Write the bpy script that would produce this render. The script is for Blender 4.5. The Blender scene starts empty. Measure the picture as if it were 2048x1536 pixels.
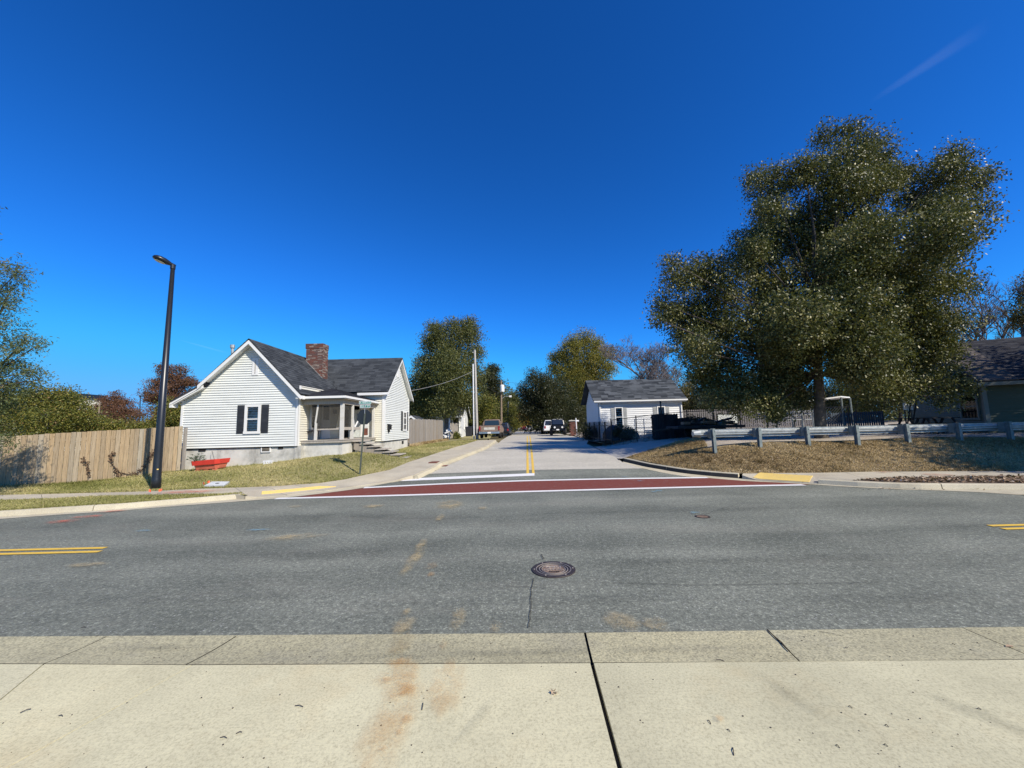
import bpy, bmesh, math, random
import numpy as np
from mathutils import Vector, Matrix, geometry
R = math.radians
C = bpy.context.scene.collection
scene = bpy.context.scene

# ------------------------------------------------------------------ camera
EYE = Vector((0.0, 0.0, 1.85))
FPX = 769.0                      # focal length for a 2048 px wide frame
PITCH = math.atan(87.0 / FPX)
ROLL = 0.025
_X = Vector((1, 0, 0)); _F = Vector((0, math.cos(PITCH), math.sin(PITCH))); _U = Vector((0, -math.sin(PITCH), math.cos(PITCH)))
CR = _X * math.cos(ROLL) - _U * math.sin(ROLL)
CU = _X * math.sin(ROLL) + _U * math.cos(ROLL)
cam_data = bpy.data.cameras.new('camera')
cam_data.sensor_width = 36.0
cam_data.lens = FPX / 2048.0 * 36.0
cam_data.clip_start = 0.05
cam_data.clip_end = 20000.0
cam = bpy.data.objects.new('camera', cam_data)
C.objects.link(cam)
M3 = Matrix((CR, CU, -_F)).transposed()
cam.matrix_world = Matrix.Translation(EYE) @ M3.to_4x4()
scene.camera = cam

# ------------------------------------------------------------------ sky, sun, exposure
SUN_AZ, SUN_EL = R(47.0), R(39.0)          # to the right of straight behind the camera
sun_dir = Vector((math.sin(SUN_AZ) * math.cos(SUN_EL), -math.cos(SUN_AZ) * math.cos(SUN_EL), math.sin(SUN_EL)))
world = bpy.data.worlds.new('World'); scene.world = world
world.use_nodes = True
wn = world.node_tree.nodes; wl = world.node_tree.links
for n in list(wn): wn.remove(n)
sky = wn.new('ShaderNodeTexSky'); sky.sky_type = 'NISHITA'; sky.sun_disc = False
sky.sun_elevation = SUN_EL
sky.sun_rotation = math.atan2(sun_dir.x, sun_dir.y)
sky.altitude = 2500; sky.air_density = 1.0; sky.dust_density = 0.0; sky.ozone_density = 6.0
bg = wn.new('ShaderNodeBackground'); bg.inputs['Strength'].default_value = 0.1
wo = wn.new('ShaderNodeOutputWorld')
# the phone's rendering of a clear autumn sky: the same contrast and saturation curve over the whole dome
sep = wn.new('ShaderNodeSeparateColor'); cmb = wn.new('ShaderNodeCombineColor')
wl.new(sky.outputs[0], sep.inputs[0])
for i, (gam, gain, top) in enumerate(((1.45, 0.55, 0.115), (1.25, 1.48, 0.41), (1.2, 2.15, 0.84))):
    a_ = wn.new('ShaderNodeMath'); a_.operation = 'MULTIPLY'; a_.inputs[1].default_value = 0.1
    b_ = wn.new('ShaderNodeMath'); b_.operation = 'POWER'; b_.inputs[1].default_value = gam
    c_ = wn.new('ShaderNodeMath'); c_.operation = 'MULTIPLY'; c_.inputs[1].default_value = gain
    d_ = wn.new('ShaderNodeMath'); d_.operation = 'SMOOTH_MIN'; d_.inputs[1].default_value = top; d_.inputs[2].default_value = top * 0.35
    e_ = wn.new('ShaderNodeMath'); e_.operation = 'MULTIPLY'; e_.inputs[1].default_value = 10
    wl.new(sep.outputs[i], a_.inputs[0]); wl.new(a_.outputs[0], b_.inputs[0]); wl.new(b_.outputs[0], c_.inputs[0]); wl.new(c_.outputs[0], d_.inputs[0]); wl.new(d_.outputs[0], e_.inputs[0]); wl.new(e_.outputs[0], cmb.inputs[i])
wl.new(cmb.outputs[0], bg.inputs[0]); wl.new(bg.outputs[0], wo.inputs[0])
sd = bpy.data.lights.new('sun', 'SUN'); sd.energy = 5.0; sd.angle = R(0.53); sd.color = (1.0, 0.92, 0.79)
so = bpy.data.objects.new('sun', sd); C.objects.link(so)
so.rotation_euler = (-sun_dir).to_track_quat('-Z', 'Y').to_euler()
scene.view_settings.view_transform = 'Standard'
try: scene.view_settings.look = 'None'
except Exception: pass
scene.view_settings.exposure = 0.30
scene.view_settings.gamma = 1.0
scene.view_settings.use_curve_mapping = False
scene.cycles.max_bounces = 6
scene.cycles.transparent_max_bounces = 12

# ------------------------------------------------------------------ measuring helpers
def ray(px, py):
    return CR * ((px - 1024) / FPX) + CU * (-(py - 768) / FPX) + _F
def at(px, py, Y):                # the point at depth Y seen in that direction
    d = ray(px, py); return EYE + d * (Y / d.y)
def gp(px, py, zf, far=140.0):    # where that line of sight meets a ground surface
    d = ray(px, py); t0 = 1.0; t = 1.0; step = 0.12
    f = lambda t: (EYE + d * t).z - zf((EYE + d * t).x, (EYE + d * t).y)
    while t < far:
        if f(t) < 0:
            a, b = t0, t
            for _ in range(24):
                m = (a + b) / 2
                if f(m) < 0: b = m
                else: a = m
            return EYE + d * b
        t0 = t; t += step; step *= 1.012
    return EYE + d * far

def to_px(p):                     # where a point shows in the photograph
    v = Vector(p) - EYE; f = v.dot(_F); return 1024 + FPX * v.dot(CR) / f, 768 - FPX * v.dot(CU) / f
def sm(a, b, x):
    t = min(1, max(0, (x - a) / (b - a))); return t * t * (3 - 2 * t)
_RY = [-50, 12.5, 14, 16, 18, 20, 24, 28, 35, 60, 5000]
_RZ = [0, 0, .035, .15, .29, .41, .58, .68, .76, .78, .78]
def z_road(x, y):
    if y < 4.2:
        return 0.03 * sm(3.7, 3.05, y) + max(0, 3.1 - y) * 0.012
    return float(np.interp(y, _RY, _RZ))
class TPS:                        # smooth surface through measured points
    def __init__(s, pts):
        P = np.array(pts, float); s.P = P[:, :2]; n = len(P)
        K = s.U(np.linalg.norm(s.P[:, None] - s.P[None], axis=2)) + np.eye(n) * 0.15
        Q = np.hstack([np.ones((n, 1)), s.P])
        A = np.block([[K, Q], [Q.T, np.zeros((3, 3))]])
        w = np.linalg.solve(A, np.concatenate([P[:, 2], np.zeros(3)])); s.w = w[:n]; s.a = w[n:]
    def U(s, r):
        return np.where(r > 1e-9, r * r * np.log(np.maximum(r, 1e-9)), 0)
    def __call__(s, x, y):
        r = np.sqrt((s.P[:, 0] - x) ** 2 + (s.P[:, 1] - y) ** 2)
        return float(s.w @ s.U(r) + s.a[0] + s.a[1] * x + s.a[2] * y)

# ------------------------------------------------------------------ objects
WORLD_ORG = {}
def link(o, parent=None, org=None):
    C.objects.link(o)
    org = Vector(org) if org is not None else Vector((0, 0, 0))
    WORLD_ORG[o.name] = org
    if parent is not None:
        o.parent = parent; o.location = org - WORLD_ORG[parent.name]
    else:
        o.location = org
    return o
def T(o, label, cat, group=None):
    o['label'] = label; o['category'] = cat
    if group: o['group'] = group
    return o
def thing(name, loc, label, cat, group=None):
    e = bpy.data.objects.new(name, None); e.empty_display_size = 0.2
    link(e, None, loc); return T(e, label, cat, group)
def S(o, kind='structure'):
    o['kind'] = kind; return o

class M:                          # collects shapes for ONE mesh object, in place
    def __init__(s): s.v = []; s.f = []; s.t = []; s.mi = []
    def add(s, vs, fs, tint=0.5, mi=0):
        b = len(s.v); s.v += [tuple(v) for v in vs]; s.t += [tint] * len(vs)
        s.f += [tuple(b + i for i in f) for f in fs]; s.mi += [mi] * len(fs); return s
    def quad(s, a, b, c, d, **k): return s.add([a, b, c, d], [(0, 1, 2, 3)], **k)
    def box(s, c, d, rz=0, rx=0, ry=0, taper=1.0, **k):
        m = Matrix.Rotation(rz, 3, 'Z') @ Matrix.Rotation(ry, 3, 'Y') @ Matrix.Rotation(rx, 3, 'X')
        c = Vector(c); vs = []
        for z in (-1, 1):
            tp = taper if z > 0 else 1
            for x, y in ((-1, -1), (1, -1), (1, 1), (-1, 1)):
                vs.append(c + m @ Vector((x * d[0] / 2 * tp, y * d[1] / 2 * tp, z * d[2] / 2)))
        return s.add(vs, [(3, 2, 1, 0), (4, 5, 6, 7), (0, 1, 5, 4), (1, 2, 6, 5), (2, 3, 7, 6), (3, 0, 4, 7)], **k)
    def bx(s, x0, x1, y0, y1, z0, z1, **k):
        return s.box(((x0 + x1) / 2, (y0 + y1) / 2, (z0 + z1) / 2), (x1 - x0, y1 - y0, z1 - z0), **k)
    def tube(s, pts, rad, n=8, cap=True, **k):
        pts = [Vector(p) for p in pts]
        rad = rad if isinstance(rad, (list, tuple)) else [rad] * len(pts)
        vs = []; fs = []
        for i, p in enumerate(pts):
            d = (pts[min(i + 1, len(pts) - 1)] - pts[max(i - 1, 0)]).normalized()
            u = d.cross(Vector((0.0, 0.3, 1.0)) if abs(d.z) < 0.95 else Vector((1, 0, 0))).normalized(); w = d.cross(u)
            for j in range(n):
                a = 2 * math.pi * j / n; vs.append(p + (u * math.cos(a) + w * math.sin(a)) * rad[i])
        for i in range(len(pts) - 1):
            for j in range(n):
                a, b = i * n + j, i * n + (j + 1) % n; fs.append((a, a + n, b + n, b))
        if cap: fs += [tuple(range(n)), tuple((len(pts) - 1) * n + j for j in reversed(range(n)))]
        return s.add(vs, fs, **k)
    def bar(s, a, b, w, h=None, **k):          # square bar between two points
        a, b = Vector(a), Vector(b); d = (b - a); h = h or w
        u = d.cross(Vector((0, 0, 1)) if abs(d.normalized().z) < 0.95 else Vector((0, 1, 0))).normalized() * (w / 2); v = d.normalized().cross(u).normalized() * (h / 2)
        vs = [p + x * u + y * v for p in (a, b) for x, y in ((-1, -1), (1, -1), (1, 1), (-1, 1))]
        return s.add(vs, [(0, 1, 2, 3), (7, 6, 5, 4), (0, 4, 5, 1), (1, 5, 6, 2), (2, 6, 7, 3), (3, 7, 4, 0)], **k)
    def lathe(s, c, prof, n=24, **k):
        c = Vector(c); vs = []; fs = []
        for r, z in prof:
            for j in range(n):
                a = 2 * math.pi * j / n; vs.append(c + Vector((r * math.cos(a), r * math.sin(a), z)))
        for i in range(len(prof) - 1):
            for j in range(n):
                a, b = i * n + j, i * n + (j + 1) % n; fs.append((a, b, b + n, a + n))
        fs += [tuple(reversed(range(n))), tuple((len(prof) - 1) * n + j for j in range(n))]
        return s.add(vs, fs, **k)
    def prism(s, poly, z0, z1, **k):           # upright prism over a 2-D outline (z may be callables)
        f0 = z0 if callable(z0) else (lambda x, y: z0); f1 = z1 if callable(z1) else (lambda x, y: z1)
        n = len(poly)
        ar = sum(poly[i][0] * poly[(i + 1) % n][1] - poly[(i + 1) % n][0] * poly[i][1] for i in range(n))
        if ar < 0: poly = poly[::-1]
        vs = [(x, y, f0(x, y)) for x, y in poly] + [(x, y, f1(x, y)) for x, y in poly]
        fs = [tuple(reversed(range(n))), tuple(range(n, 2 * n))] + [(i, (i + 1) % n, n + (i + 1) % n, n + i) for i in range(n)]
        return s.add(vs, fs, **k)
    def slab(s, outline, th, **k):             # plate through a 3-D outline, th = thickness vector
        th = Vector(th); n = len(outline); o = [Vector(p) for p in outline]
        return s.add(o + [p + th for p in o], [tuple(range(n)), tuple(n + i for i in reversed(range(n)))] + [(i, n + i, n + (i + 1) % n, (i + 1) % n) for i in range(n)], **k)
    def build(s, name, mat, parent=None, org=None, smooth=False):
        me = bpy.data.meshes.new(name)
        V = np.array(s.v, float)
        if org is None:
            lo, hi = V.min(0), V.max(0); org = ((lo[0] + hi[0]) / 2, (lo[1] + hi[1]) / 2, lo[2])
        org = Vector(org)
        me.from_pydata([tuple(v) for v in (V - np.array(org))], [], s.f)
        for m in (mat if isinstance(mat, (list, tuple)) else [mat]): me.materials.append(m)
        if any(s.mi): me.polygons.foreach_set('material_index', s.mi)
        a = me.attributes.new('tint', 'FLOAT', 'POINT'); a.data.foreach_set('value', np.array(s.t, np.float32))
        bm = bmesh.new(); bm.from_mesh(me); bmesh.ops.recalc_face_normals(bm, faces=bm.faces); bm.to_mesh(me); bm.free()
        if smooth: me.polygons.foreach_set('use_smooth', [True] * len(me.polygons))
        me.update()
        o = bpy.data.objects.new(name, me)
        return link(o, parent, org)

def copy_tree(o, parent=None):
    c = o.copy(); C.objects.link(c)
    WORLD_ORG[c.name] = WORLD_ORG.get(o.name, Vector())
    if parent is not None: c.parent = parent
    for ch in list(o.children): copy_tree(ch, c)
    return c

def big_mesh(name, V, F, tint, mat, parent=None, org=(0, 0, 0), kind=None):     # fast path for leaves and blades
    me = bpy.data.meshes.new(name); n, k = F.shape
    V = V - np.array(org, float)
    me.vertices.add(len(V)); me.vertices.foreach_set('co', V.astype(np.float32).ravel())
    me.loops.add(n * k); me.loops.foreach_set('vertex_index', F.astype(np.int32).ravel())
    me.polygons.add(n); me.polygons.foreach_set('loop_start', np.arange(0, n * k, k, dtype=np.int32))
    me.update(calc_edges=True)
    a = me.attributes.new('tint', 'FLOAT', 'POINT'); a.data.foreach_set('value', tint.astype(np.float32))
    me.materials.append(mat)
    o = bpy.data.objects.new(name, me)
    link(o, parent, org)
    if kind: o['kind'] = kind
    return o

# ------------------------------------------------------------------ materials
MATS = {}
def srgb(h):
    c = [int(h[i:i + 2], 16) / 255 for i in (0, 2, 4)]
    return tuple((x / 12.92 if x <= 0.04045 else ((x + 0.055) / 1.055) ** 2.4) for x in c) + (1,)
class N:
    def __init__(s, name):
        m = bpy.data.materials.new(name); m.use_nodes = True; s.m = m; s.nt = m.node_tree
        s.b = s.nt.nodes['Principled BSDF']; MATS[name] = m
    def n(s, t, **k):
        x = s.nt.nodes.new('ShaderNode' + t)
        for a, v in k.items():
            if a in x.inputs: x.inputs[a].default_value = v
            else: setattr(x, a, v)
        return x
    def l(s, a, b): s.nt.links.new(a, b)
    def ramp(s, fac, stops):
        r = s.n('ValToRGB'); e = r.color_ramp.elements
        while len(e) < len(stops): e.new(0.5)
        for q, (p, c) in zip(e, stops): q.position = p; q.color = c if len(c) == 4 else tuple(c) + (1,)
        s.l(fac, r.inputs[0]); return r.outputs[0]
    def mix(s, fac, a, b, mode='MIX'):
        x = s.n('Mix', data_type='RGBA', blend_type=mode)
        for i, v in ((0, fac), (6, a), (7, b)):
            if isinstance(v, bpy.types.NodeSocket): s.l(v, x.inputs[i])
            else: x.inputs[i].default_value = v if not isinstance(v, tuple) or len(v) == 4 else v + (1,)
        return x.outputs[2]
    def pos(s, scale=(1, 1, 1)):
        g = s.n('NewGeometry'); m = s.n('Mapping'); m.inputs['Scale'].default_value = scale; s.l(g.outputs['Position'], m.inputs['Vector']); return m.outputs[0]
    def noise(s, vec, scale, detail=4, rough=0.55):
        x = s.n('TexNoise'); x.inputs['Scale'].default_value = scale; x.inputs['Detail'].default_value = detail; x.inputs['Roughness'].default_value = rough
        if vec is not None: s.l(vec, x.inputs['Vector'])
        return x.outputs['Fac']
    def vor(s, vec, scale):
        x = s.n('TexVoronoi'); x.inputs['Scale'].default_value = scale
        if vec is not None: s.l(vec, x.inputs['Vector'])
        return x
    def tint(s): return s.n('Attribute', attribute_name='tint').outputs['Fac']
    def bump(s, h, strength=0.3, dist=0.01):
        b = s.n('Bump'); b.inputs['Strength'].default_value = strength; b.inputs['Distance'].default_value = dist
        s.l(h, b.inputs['Height']); s.l(b.outputs[0], s.b.inputs['Normal'])
    def col(s, c):
        if isinstance(c, bpy.types.NodeSocket): s.l(c, s.b.inputs['Base Color'])
        else: s.b.inputs['Base Color'].default_value = c if len(c) == 4 else tuple(c) + (1,)
    def set(s, **k):
        for a, v in k.items(): s.b.inputs[a].default_value = v
        return s.m
def sc(c, k): return tuple(x * k for x in c[:3]) + (1,)

def plain(name, c, rough=0.6, metal=0.0, var=0.15, scale=6.0, bump=0.0, spec=0.5):
    n = N(name); p = n.pos(); f = n.noise(p, scale, 5)
    n.col(n.ramp(f, [(0.3, sc(c, 1 - var)), (0.7, sc(c, 1 + var))]))
    if bump: n.bump(n.noise(p, scale * 6, 4), bump, 0.01)
    return n.set(Roughness=rough, Metallic=metal, **{'Specular IOR Level': spec})

def leafy(name, cols, trans=0.35, rough=0.5, spec=0.4):        # leaf colour varies leaf by leaf
    n = N(name)
    k = len(cols); c = n.ramp(n.tint(), [(i / (k - 1), q) for i, q in enumerate(cols)])
    n.col(c); n.set(Roughness=rough, **{'Specular IOR Level': spec})
    t = n.n('BsdfTranslucent'); n.l(n.mix(0.5, c, (0.22, 0.24, 0.03)), t.inputs[0])
    mx = n.n('MixShader'); mx.inputs[0].default_value = trans
    n.l(n.b.outputs[0], mx.inputs[1]); n.l(t.outputs[0], mx.inputs[2])
    n.l(mx.outputs[0], n.nt.nodes['Material Output'].inputs[0])
    return n.m
# ---- ground materials
def asphalt(name, c0, c1, speck=(0.42, 0.42, 0.40), wear=1.0, fine=1.0, grit=1.0):
    n = N(name); p = n.pos()
    wn_ = n.n('VectorMath', operation='ADD'); nz = n.n('TexNoise'); nz.inputs['Scale'].default_value = 0.35; n.l(p, nz.inputs['Vector'])
    sc1 = n.n('VectorMath', operation='SCALE'); sc1.inputs[3].default_value = 0.9; n.l(nz.outputs['Color'], sc1.inputs[0]); n.l(p, wn_.inputs[0]); n.l(sc1.outputs[0], wn_.inputs[1])
    mpp = n.n('Mapping'); mpp.inputs['Scale'].default_value = (0.03, 0.62, 0.2); n.l(wn_.outputs[0], mpp.inputs['Vector'])
    band = n.noise(mpp.outputs[0], 1.0, 4, 0.55)
    big = n.noise(p, 0.55, 6, 0.65)
    c = n.ramp(n.mix(0.4, band, big), [(0.36, c0), (0.64, c1)])
    f1 = n.noise(p, 42.0 * fine, 4, 0.8); f2 = n.noise(p, 15.0 * fine, 4, 0.75)
    g = n.ramp(n.mix(0.4, f1, f2), [(0.36, (0.30,) * 3), (0.46, (0.80,) * 3), (0.54, (1.1,) * 3), (0.63, (2.5, 2.48, 2.4))])
    c = n.mix(min(1.0, grit), c, g, 'MULTIPLY')
    v2 = n.vor(p, 42.0 * fine)
    pick = n.ramp(v2.outputs['Color'], [(0.80, (0, 0, 0)), (0.84, (1, 1, 1))])
    near = n.ramp(v2.outputs['Distance'], [(0.20, (0.8, 0.8, 0.8)), (0.34, (0, 0, 0))])
    c = n.mix(n.mix(1.0, pick, near, 'MULTIPLY'), c, speck)
    dust = n.ramp(n.noise(n.pos((0.25, 0.9, 1)), 0.9, 7, 0.7), [(0.52, (0, 0, 0)), (0.8, (0.4 * wear,) * 3)])
    c = n.mix(dust, c, (0.27, 0.25, 0.20))
    n.col(c); n.bump(f1, 0.6, 0.006)
    return n.set(Roughness=0.8, **{'Specular IOR Level': 0.3})
asphalt('asphalt_main', (0.092, 0.100, 0.080), (0.228, 0.236, 0.190), grit=0.95)
asphalt('asphalt_old', (0.37, 0.345, 0.28), (0.52, 0.485, 0.40), (0.62, 0.6, 0.54), 0.4, grit=0.45)

def concrete(name, c, dirt=(0.30, 0.25, 0.18), amount=0.5, pit=0.0):
    n = N(name); p = n.pos()
    f = n.noise(p, 1.3, 6, 0.6)
    cc = n.ramp(f, [(0.3, sc(c, 0.86)), (0.7, sc(c, 1.1))])
    d = n.ramp(n.noise(p, 0.8, 7, 0.68), [(0.52, (0, 0, 0)), (0.78, (amount,) * 3)])
    cc = n.mix(d, cc, dirt)
    g = n.noise(p, 60.0, 4, 0.8)
    cc = n.mix(0.8, cc, n.ramp(g, [(0.32, (0.62, 0.60, 0.56)), (0.5, (1.0, 1.0, 1.0)), (0.68, (1.16, 1.15, 1.1))]), 'MULTIPLY')
    v = n.vor(p, 26.0)
    sp = n.ramp(v.outputs['Distance'], [(0.03, (0.25, 0.22, 0.18)), (0.06, (1, 1, 1))])
    cc = n.mix(0.55, cc, sp, 'MULTIPLY')
    if pit:
        v2 = n.vor(p, 75.0)
        cc = n.mix(pit, cc, n.ramp(v2.outputs['Color'], [(0.1, (0.5, 0.5, 0.5)), (0.5, (1, 1, 1)), (0.9, (1.3, 1.28, 1.2))]), 'MULTIPLY')
    oi = n.n('ObjectInfo'); cc = n.mix(1.0, cc, n.ramp(oi.outputs['Random'], [(0, (0.90, 0.89, 0.86)), (0.5, (1, 1, 1)), (1, (1.05, 1.03, 0.98))]), 'MULTIPLY')
    broom = n.noise(n.pos((3, 160, 1)), 1.0, 3, 0.6); cc = n.mix(0.5, cc, n.ramp(broom, [(0.3, (0.88,) * 3), (0.7, (1.08,) * 3)]), 'MULTIPLY')
    n.col(cc); n.bump(g, 0.35, 0.004)
    return n.set(Roughness=0.85, **{'Specular IOR Level': 0.25})
concrete('concrete', (0.57, 0.535, 0.36), (0.48, 0.38, 0.21), 0.6)
concrete('concrete_gutter', (0.43, 0.40, 0.265), (0.24, 0.235, 0.21), 0.6, 0.7)
concrete('concrete_walk', (0.47, 0.425, 0.33), (0.36, 0.29, 0.2), 0.45)
concrete('concrete_kerb', (0.50, 0.455, 0.34), (0.3, 0.24, 0.15), 0.5)
concrete('kerb_face_shade', (0.055, 0.052, 0.045), (0.03, 0.03, 0.027), 0.6)  # concrete with the shade of the mound kerb's face put into its colour
concrete('joint_filler', (0.035, 0.03, 0.024), (0.06, 0.05, 0.03), 0.3)
concrete('concrete_drive', (0.44, 0.42, 0.385), (0.32, 0.29, 0.24), 0.5)
def earth(name, cols, scale=3.0):
    n = N(name); p = n.pos(); k = len(cols)
    f = n.mix(0.45, n.noise(p, scale * 0.25, 5, 0.6), n.noise(p, scale * 6, 5, 0.7))
    c = n.ramp(f, [(0.34 + 0.32 * i / (k - 1), q) for i, q in enumerate(cols)])
    n.col(c); n.bump(n.noise(p, scale * 12, 4, 0.7), 0.7, 0.03)
    return n.set(Roughness=0.95, **{'Specular IOR Level': 0.1})
earth('lawn_soil', [(0.18, 0.165, 0.075), (0.29, 0.26, 0.125), (0.40, 0.34, 0.18)])
earth('mound_soil', [(0.16, 0.115, 0.06), (0.28, 0.21, 0.11), (0.42, 0.32, 0.18)])
earth('leaf_litter', [(0.10, 0.075, 0.055), (0.22, 0.165, 0.125), (0.42, 0.34, 0.27)], 5)
earth('lot_gravel', [(0.25, 0.21, 0.165), (0.40, 0.35, 0.28), (0.56, 0.50, 0.42)], 5)
earth('ground_dirt', [(0.12, 0.10, 0.055), (0.19, 0.16, 0.085), (0.25, 0.21, 0.12)])
leafy('grass_blade', [(0.14, 0.15, 0.04), (0.26, 0.26, 0.085), (0.42, 0.375, 0.16), (0.58, 0.49, 0.26)], 0.2, 0.7, 0.15)
leafy('dry_blade', [(0.19, 0.125, 0.058), (0.34, 0.245, 0.12), (0.46, 0.345, 0.18), (0.64, 0.52, 0.32)], 0.15, 0.75, 0.15)
leafy('litter_leaf', [(0.07, 0.045, 0.03), (0.18, 0.115, 0.07), (0.33, 0.23, 0.15), (0.56, 0.45, 0.33)], 0.1, 0.7, 0.2)
def paint(name, c, worn=(0.2, 0.19, 0.17), amount=0.5):
    n = N(name); p = n.pos()
    f = n.ramp(n.noise(p, 7.0, 8, 0.75), [(0.53, (0, 0, 0)), (0.66, (amount,) * 3)])
    n.col(n.mix(f, n.mix(0.4, c, n.ramp(n.noise(p, 60, 3), [(0.3, (0.7,) * 3), (0.7, (1.1,) * 3)]), 'MULTIPLY'), worn))
    return n.set(Roughness=0.8, **{'Specular IOR Level': 0.2})
paint('paint_white', (0.74, 0.73, 0.70), (0.42, 0.41, 0.38), 0.4); paint('paint_yellow', (0.72, 0.47, 0.075), (0.3, 0.27, 0.2), 0.6)
paint('paint_red', (0.185, 0.052, 0.036), (0.20, 0.14, 0.12), 0.6)
paint('tactile_yellow', (0.76, 0.55, 0.17), (0.55, 0.47, 0.3), 0.5)
def spray(name, c, soft=0.5, scale=3.0):      # thin blotchy film: sand, clay, sprayed survey marks
    n = N(name); n.col(n.mix(0.5, c, n.ramp(n.noise(n.pos(), 55, 4), [(0.3, (0.6,) * 3), (0.7, (1.15,) * 3)]), 'MULTIPLY')); n.set(Roughness=0.9, **{'Specular IOR Level': 0.1})
    tr = n.n('BsdfTransparent'); mx = n.n('MixShader')
    a = n.mix(1.0, n.ramp(n.mix(0.3, n.noise(n.pos(), scale, 8, 0.75), n.noise(n.pos(), 70, 3, 0.7)), [(0.42, (0, 0, 0)), (0.62, (soft,) * 3)]), n.ramp(n.tint(), [(0, (0,) * 3), (1.0, (1,) * 3)]), 'MULTIPLY')
    n.l(a, mx.inputs[0]); n.l(tr.outputs[0], mx.inputs[1]); n.l(n.b.outputs[0], mx.inputs[2]); n.l(mx.outputs[0], n.nt.nodes['Material Output'].inputs[0])
    return n.m
spray('sand_film', (0.50, 0.41, 0.24), 0.9); spray('clay_film', (0.66, 0.38, 0.14), 0.5)
spray('spray_orange', (0.75, 0.13, 0.06), 0.75, 6); spray('spray_blue', (0.18, 0.42, 0.55), 0.7, 6)
spray('tar_film', (0.06, 0.064, 0.06), 0.22, 2)
spray('brick_red_film', (0.48, 0.22, 0.14), 0.8, 5)

# ---- ground helpers
def resample(pts, step):
    out = []
    for a, b in zip(pts, pts[1:]):
        a, b = Vector(a), Vector(b); k = max(1, int((b - a).length / step))
        out += [a.lerp(b, i / k) for i in range(k)]
    return out + [Vector(pts[-1])]
def sheet(name, poly, zf, step, mat, off=0.0, kind='structure', parent=None):
    """a ground sheet over a plan outline, following the surface zf"""
    poly = [Vector((p[0], p[1])) for p in poly]
    ring = resample(poly + [poly[0]], step)[:-1]
    xs = [p.x for p in ring]; ys = [p.y for p in ring]
    pts = list(ring); ins = lambda x, y: _inside(poly, x, y)
    x = min(xs) + step / 2
    while x < max(xs):
        y = min(ys) + step / 2
        while y < max(ys):
            if ins(x, y): pts.append(Vector((x, y)))
            y += step
        x += step
    k = len(ring)
    v, e, f, *_ = geometry.delaunay_2d_cdt(pts, [(i, (i + 1) % k) for i in range(k)], [], 1, 1e-4)
    m = M(); m.add([(p.x, p.y, zf(p.x, p.y) + off) for p in v], [tuple(q) for q in f])
    o = m.build(name, MATS[mat], parent, org=None, smooth=True)
    if kind: o['kind'] = kind
    return o
def _inside(poly, x, y):
    c = False; n = len(poly); j = n - 1
    for i in range(n):
        a, b = poly[i], poly[j]
        if (a.y > y) != (b.y > y) and x < (b.x - a.x) * (y - a.y) / (b.y - a.y) + a.x: c = not c
        j = i
    return c
def G(pts, zf): return [gp(px, py, zf) for px, py in pts]
def xy(ps): return [(p.x, p.y) for p in ps]
def pl_at(ps, t):                 # point on a polyline by fraction of its length
    L = [0.0]
    for a, b in zip(ps, ps[1:]): L.append(L[-1] + (Vector(b) - Vector(a)).length)
    s = t * L[-1]
    for i in range(len(ps) - 1):
        if s <= L[i + 1] + 1e-9: return Vector(ps[i]).lerp(Vector(ps[i + 1]), (s - L[i]) / max(1e-9, L[i + 1] - L[i]))
    return Vector(ps[-1])
def pl_len(ps): return sum((Vector(b) - Vector(a)).length for a, b in zip(ps, ps[1:]))

ZR13 = lambda x, y: z_road(x, y) + 0.13
# ---- measured lines (pixel positions on the road surface turned into plan positions)
far_asph_L = G([(0, 1038.5), (120, 1029.5), (240, 1022), (330, 1014), (400, 1009), (480, 1003), (560, 997), (640, 988), (720, 977), (800, 962), (823, 955), (853, 948), (882, 938), (896, 931), (919, 921), (941, 912), (970, 901), (985, 893), (997, 886)], z_road)
kerb_face_L = G([(0, 1034), (120, 1026), (240, 1018.5), (330, 1011), (400, 1005), (480, 998)], z_road)
kerb_back_L = G([(0, 1023.5), (120, 1018), (240, 1010.6), (330, 1003.5), (400, 998.5), (480, 992)], ZR13)
walk_front_L = G([(0, 1000), (100, 997), (190, 992), (280, 990), (380, 988), (440, 988), (490, 990)], ZR13)
walk_back_L = G([(0, 990.5), (146, 987.3), (290, 983.5), (400, 978), (470, 976), (560, 972.5), (640, 966), (690, 959), (725, 951.5), (780, 940), (814, 926), (858, 912), (897, 899), (932, 889), (956, 881)], ZR13)
skerb_back_L = G([(828, 951), (863, 935), (875, 927), (907, 916), (937, 905), (969, 893), (989, 880)], ZR13)
far_asph_R = G([(1233, 916), (1246, 925), (1285, 937), (1330, 946.5), (1388, 955), (1427, 958.5), (1500, 963), (1570, 966.5), (1636, 970), (1731, 976), (1800, 979), (1884, 981.5), (1983, 985.5), (2048, 991)], z_road)
mound_kerb_R = G([(1253, 914), (1314, 931), (1394, 941), (1475, 950)], ZR13)
mound_face_R = G([(1246, 923), (1298, 935), (1362, 946), (1427, 953), (1477, 957)], z_road)
walk_back_R = G([(1486, 947.5), (1556, 947), (1640, 946.3), (1751, 944), (1900, 943.4), (2048, 943)], ZR13)
walk_front_R = G([(1709, 961), (1797, 956), (1928, 954), (2048, 952.5)], ZR13)
kerb_back_R = G([(1637, 961.5), (1731, 965), (1862, 968), (1928, 968.3), (2048, 969)], ZR13)
kerb_face_R = G([(1636, 968), (1731, 974), (1819, 978), (1917, 979), (2048, 980)], z_road)
def ext(ps, first=None, last=None):
    ps = list(ps)
    if first is not None: ps = [Vector(first)] + ps
    if last is not None: ps = ps + [Vector(last)]
    return ps
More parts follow.
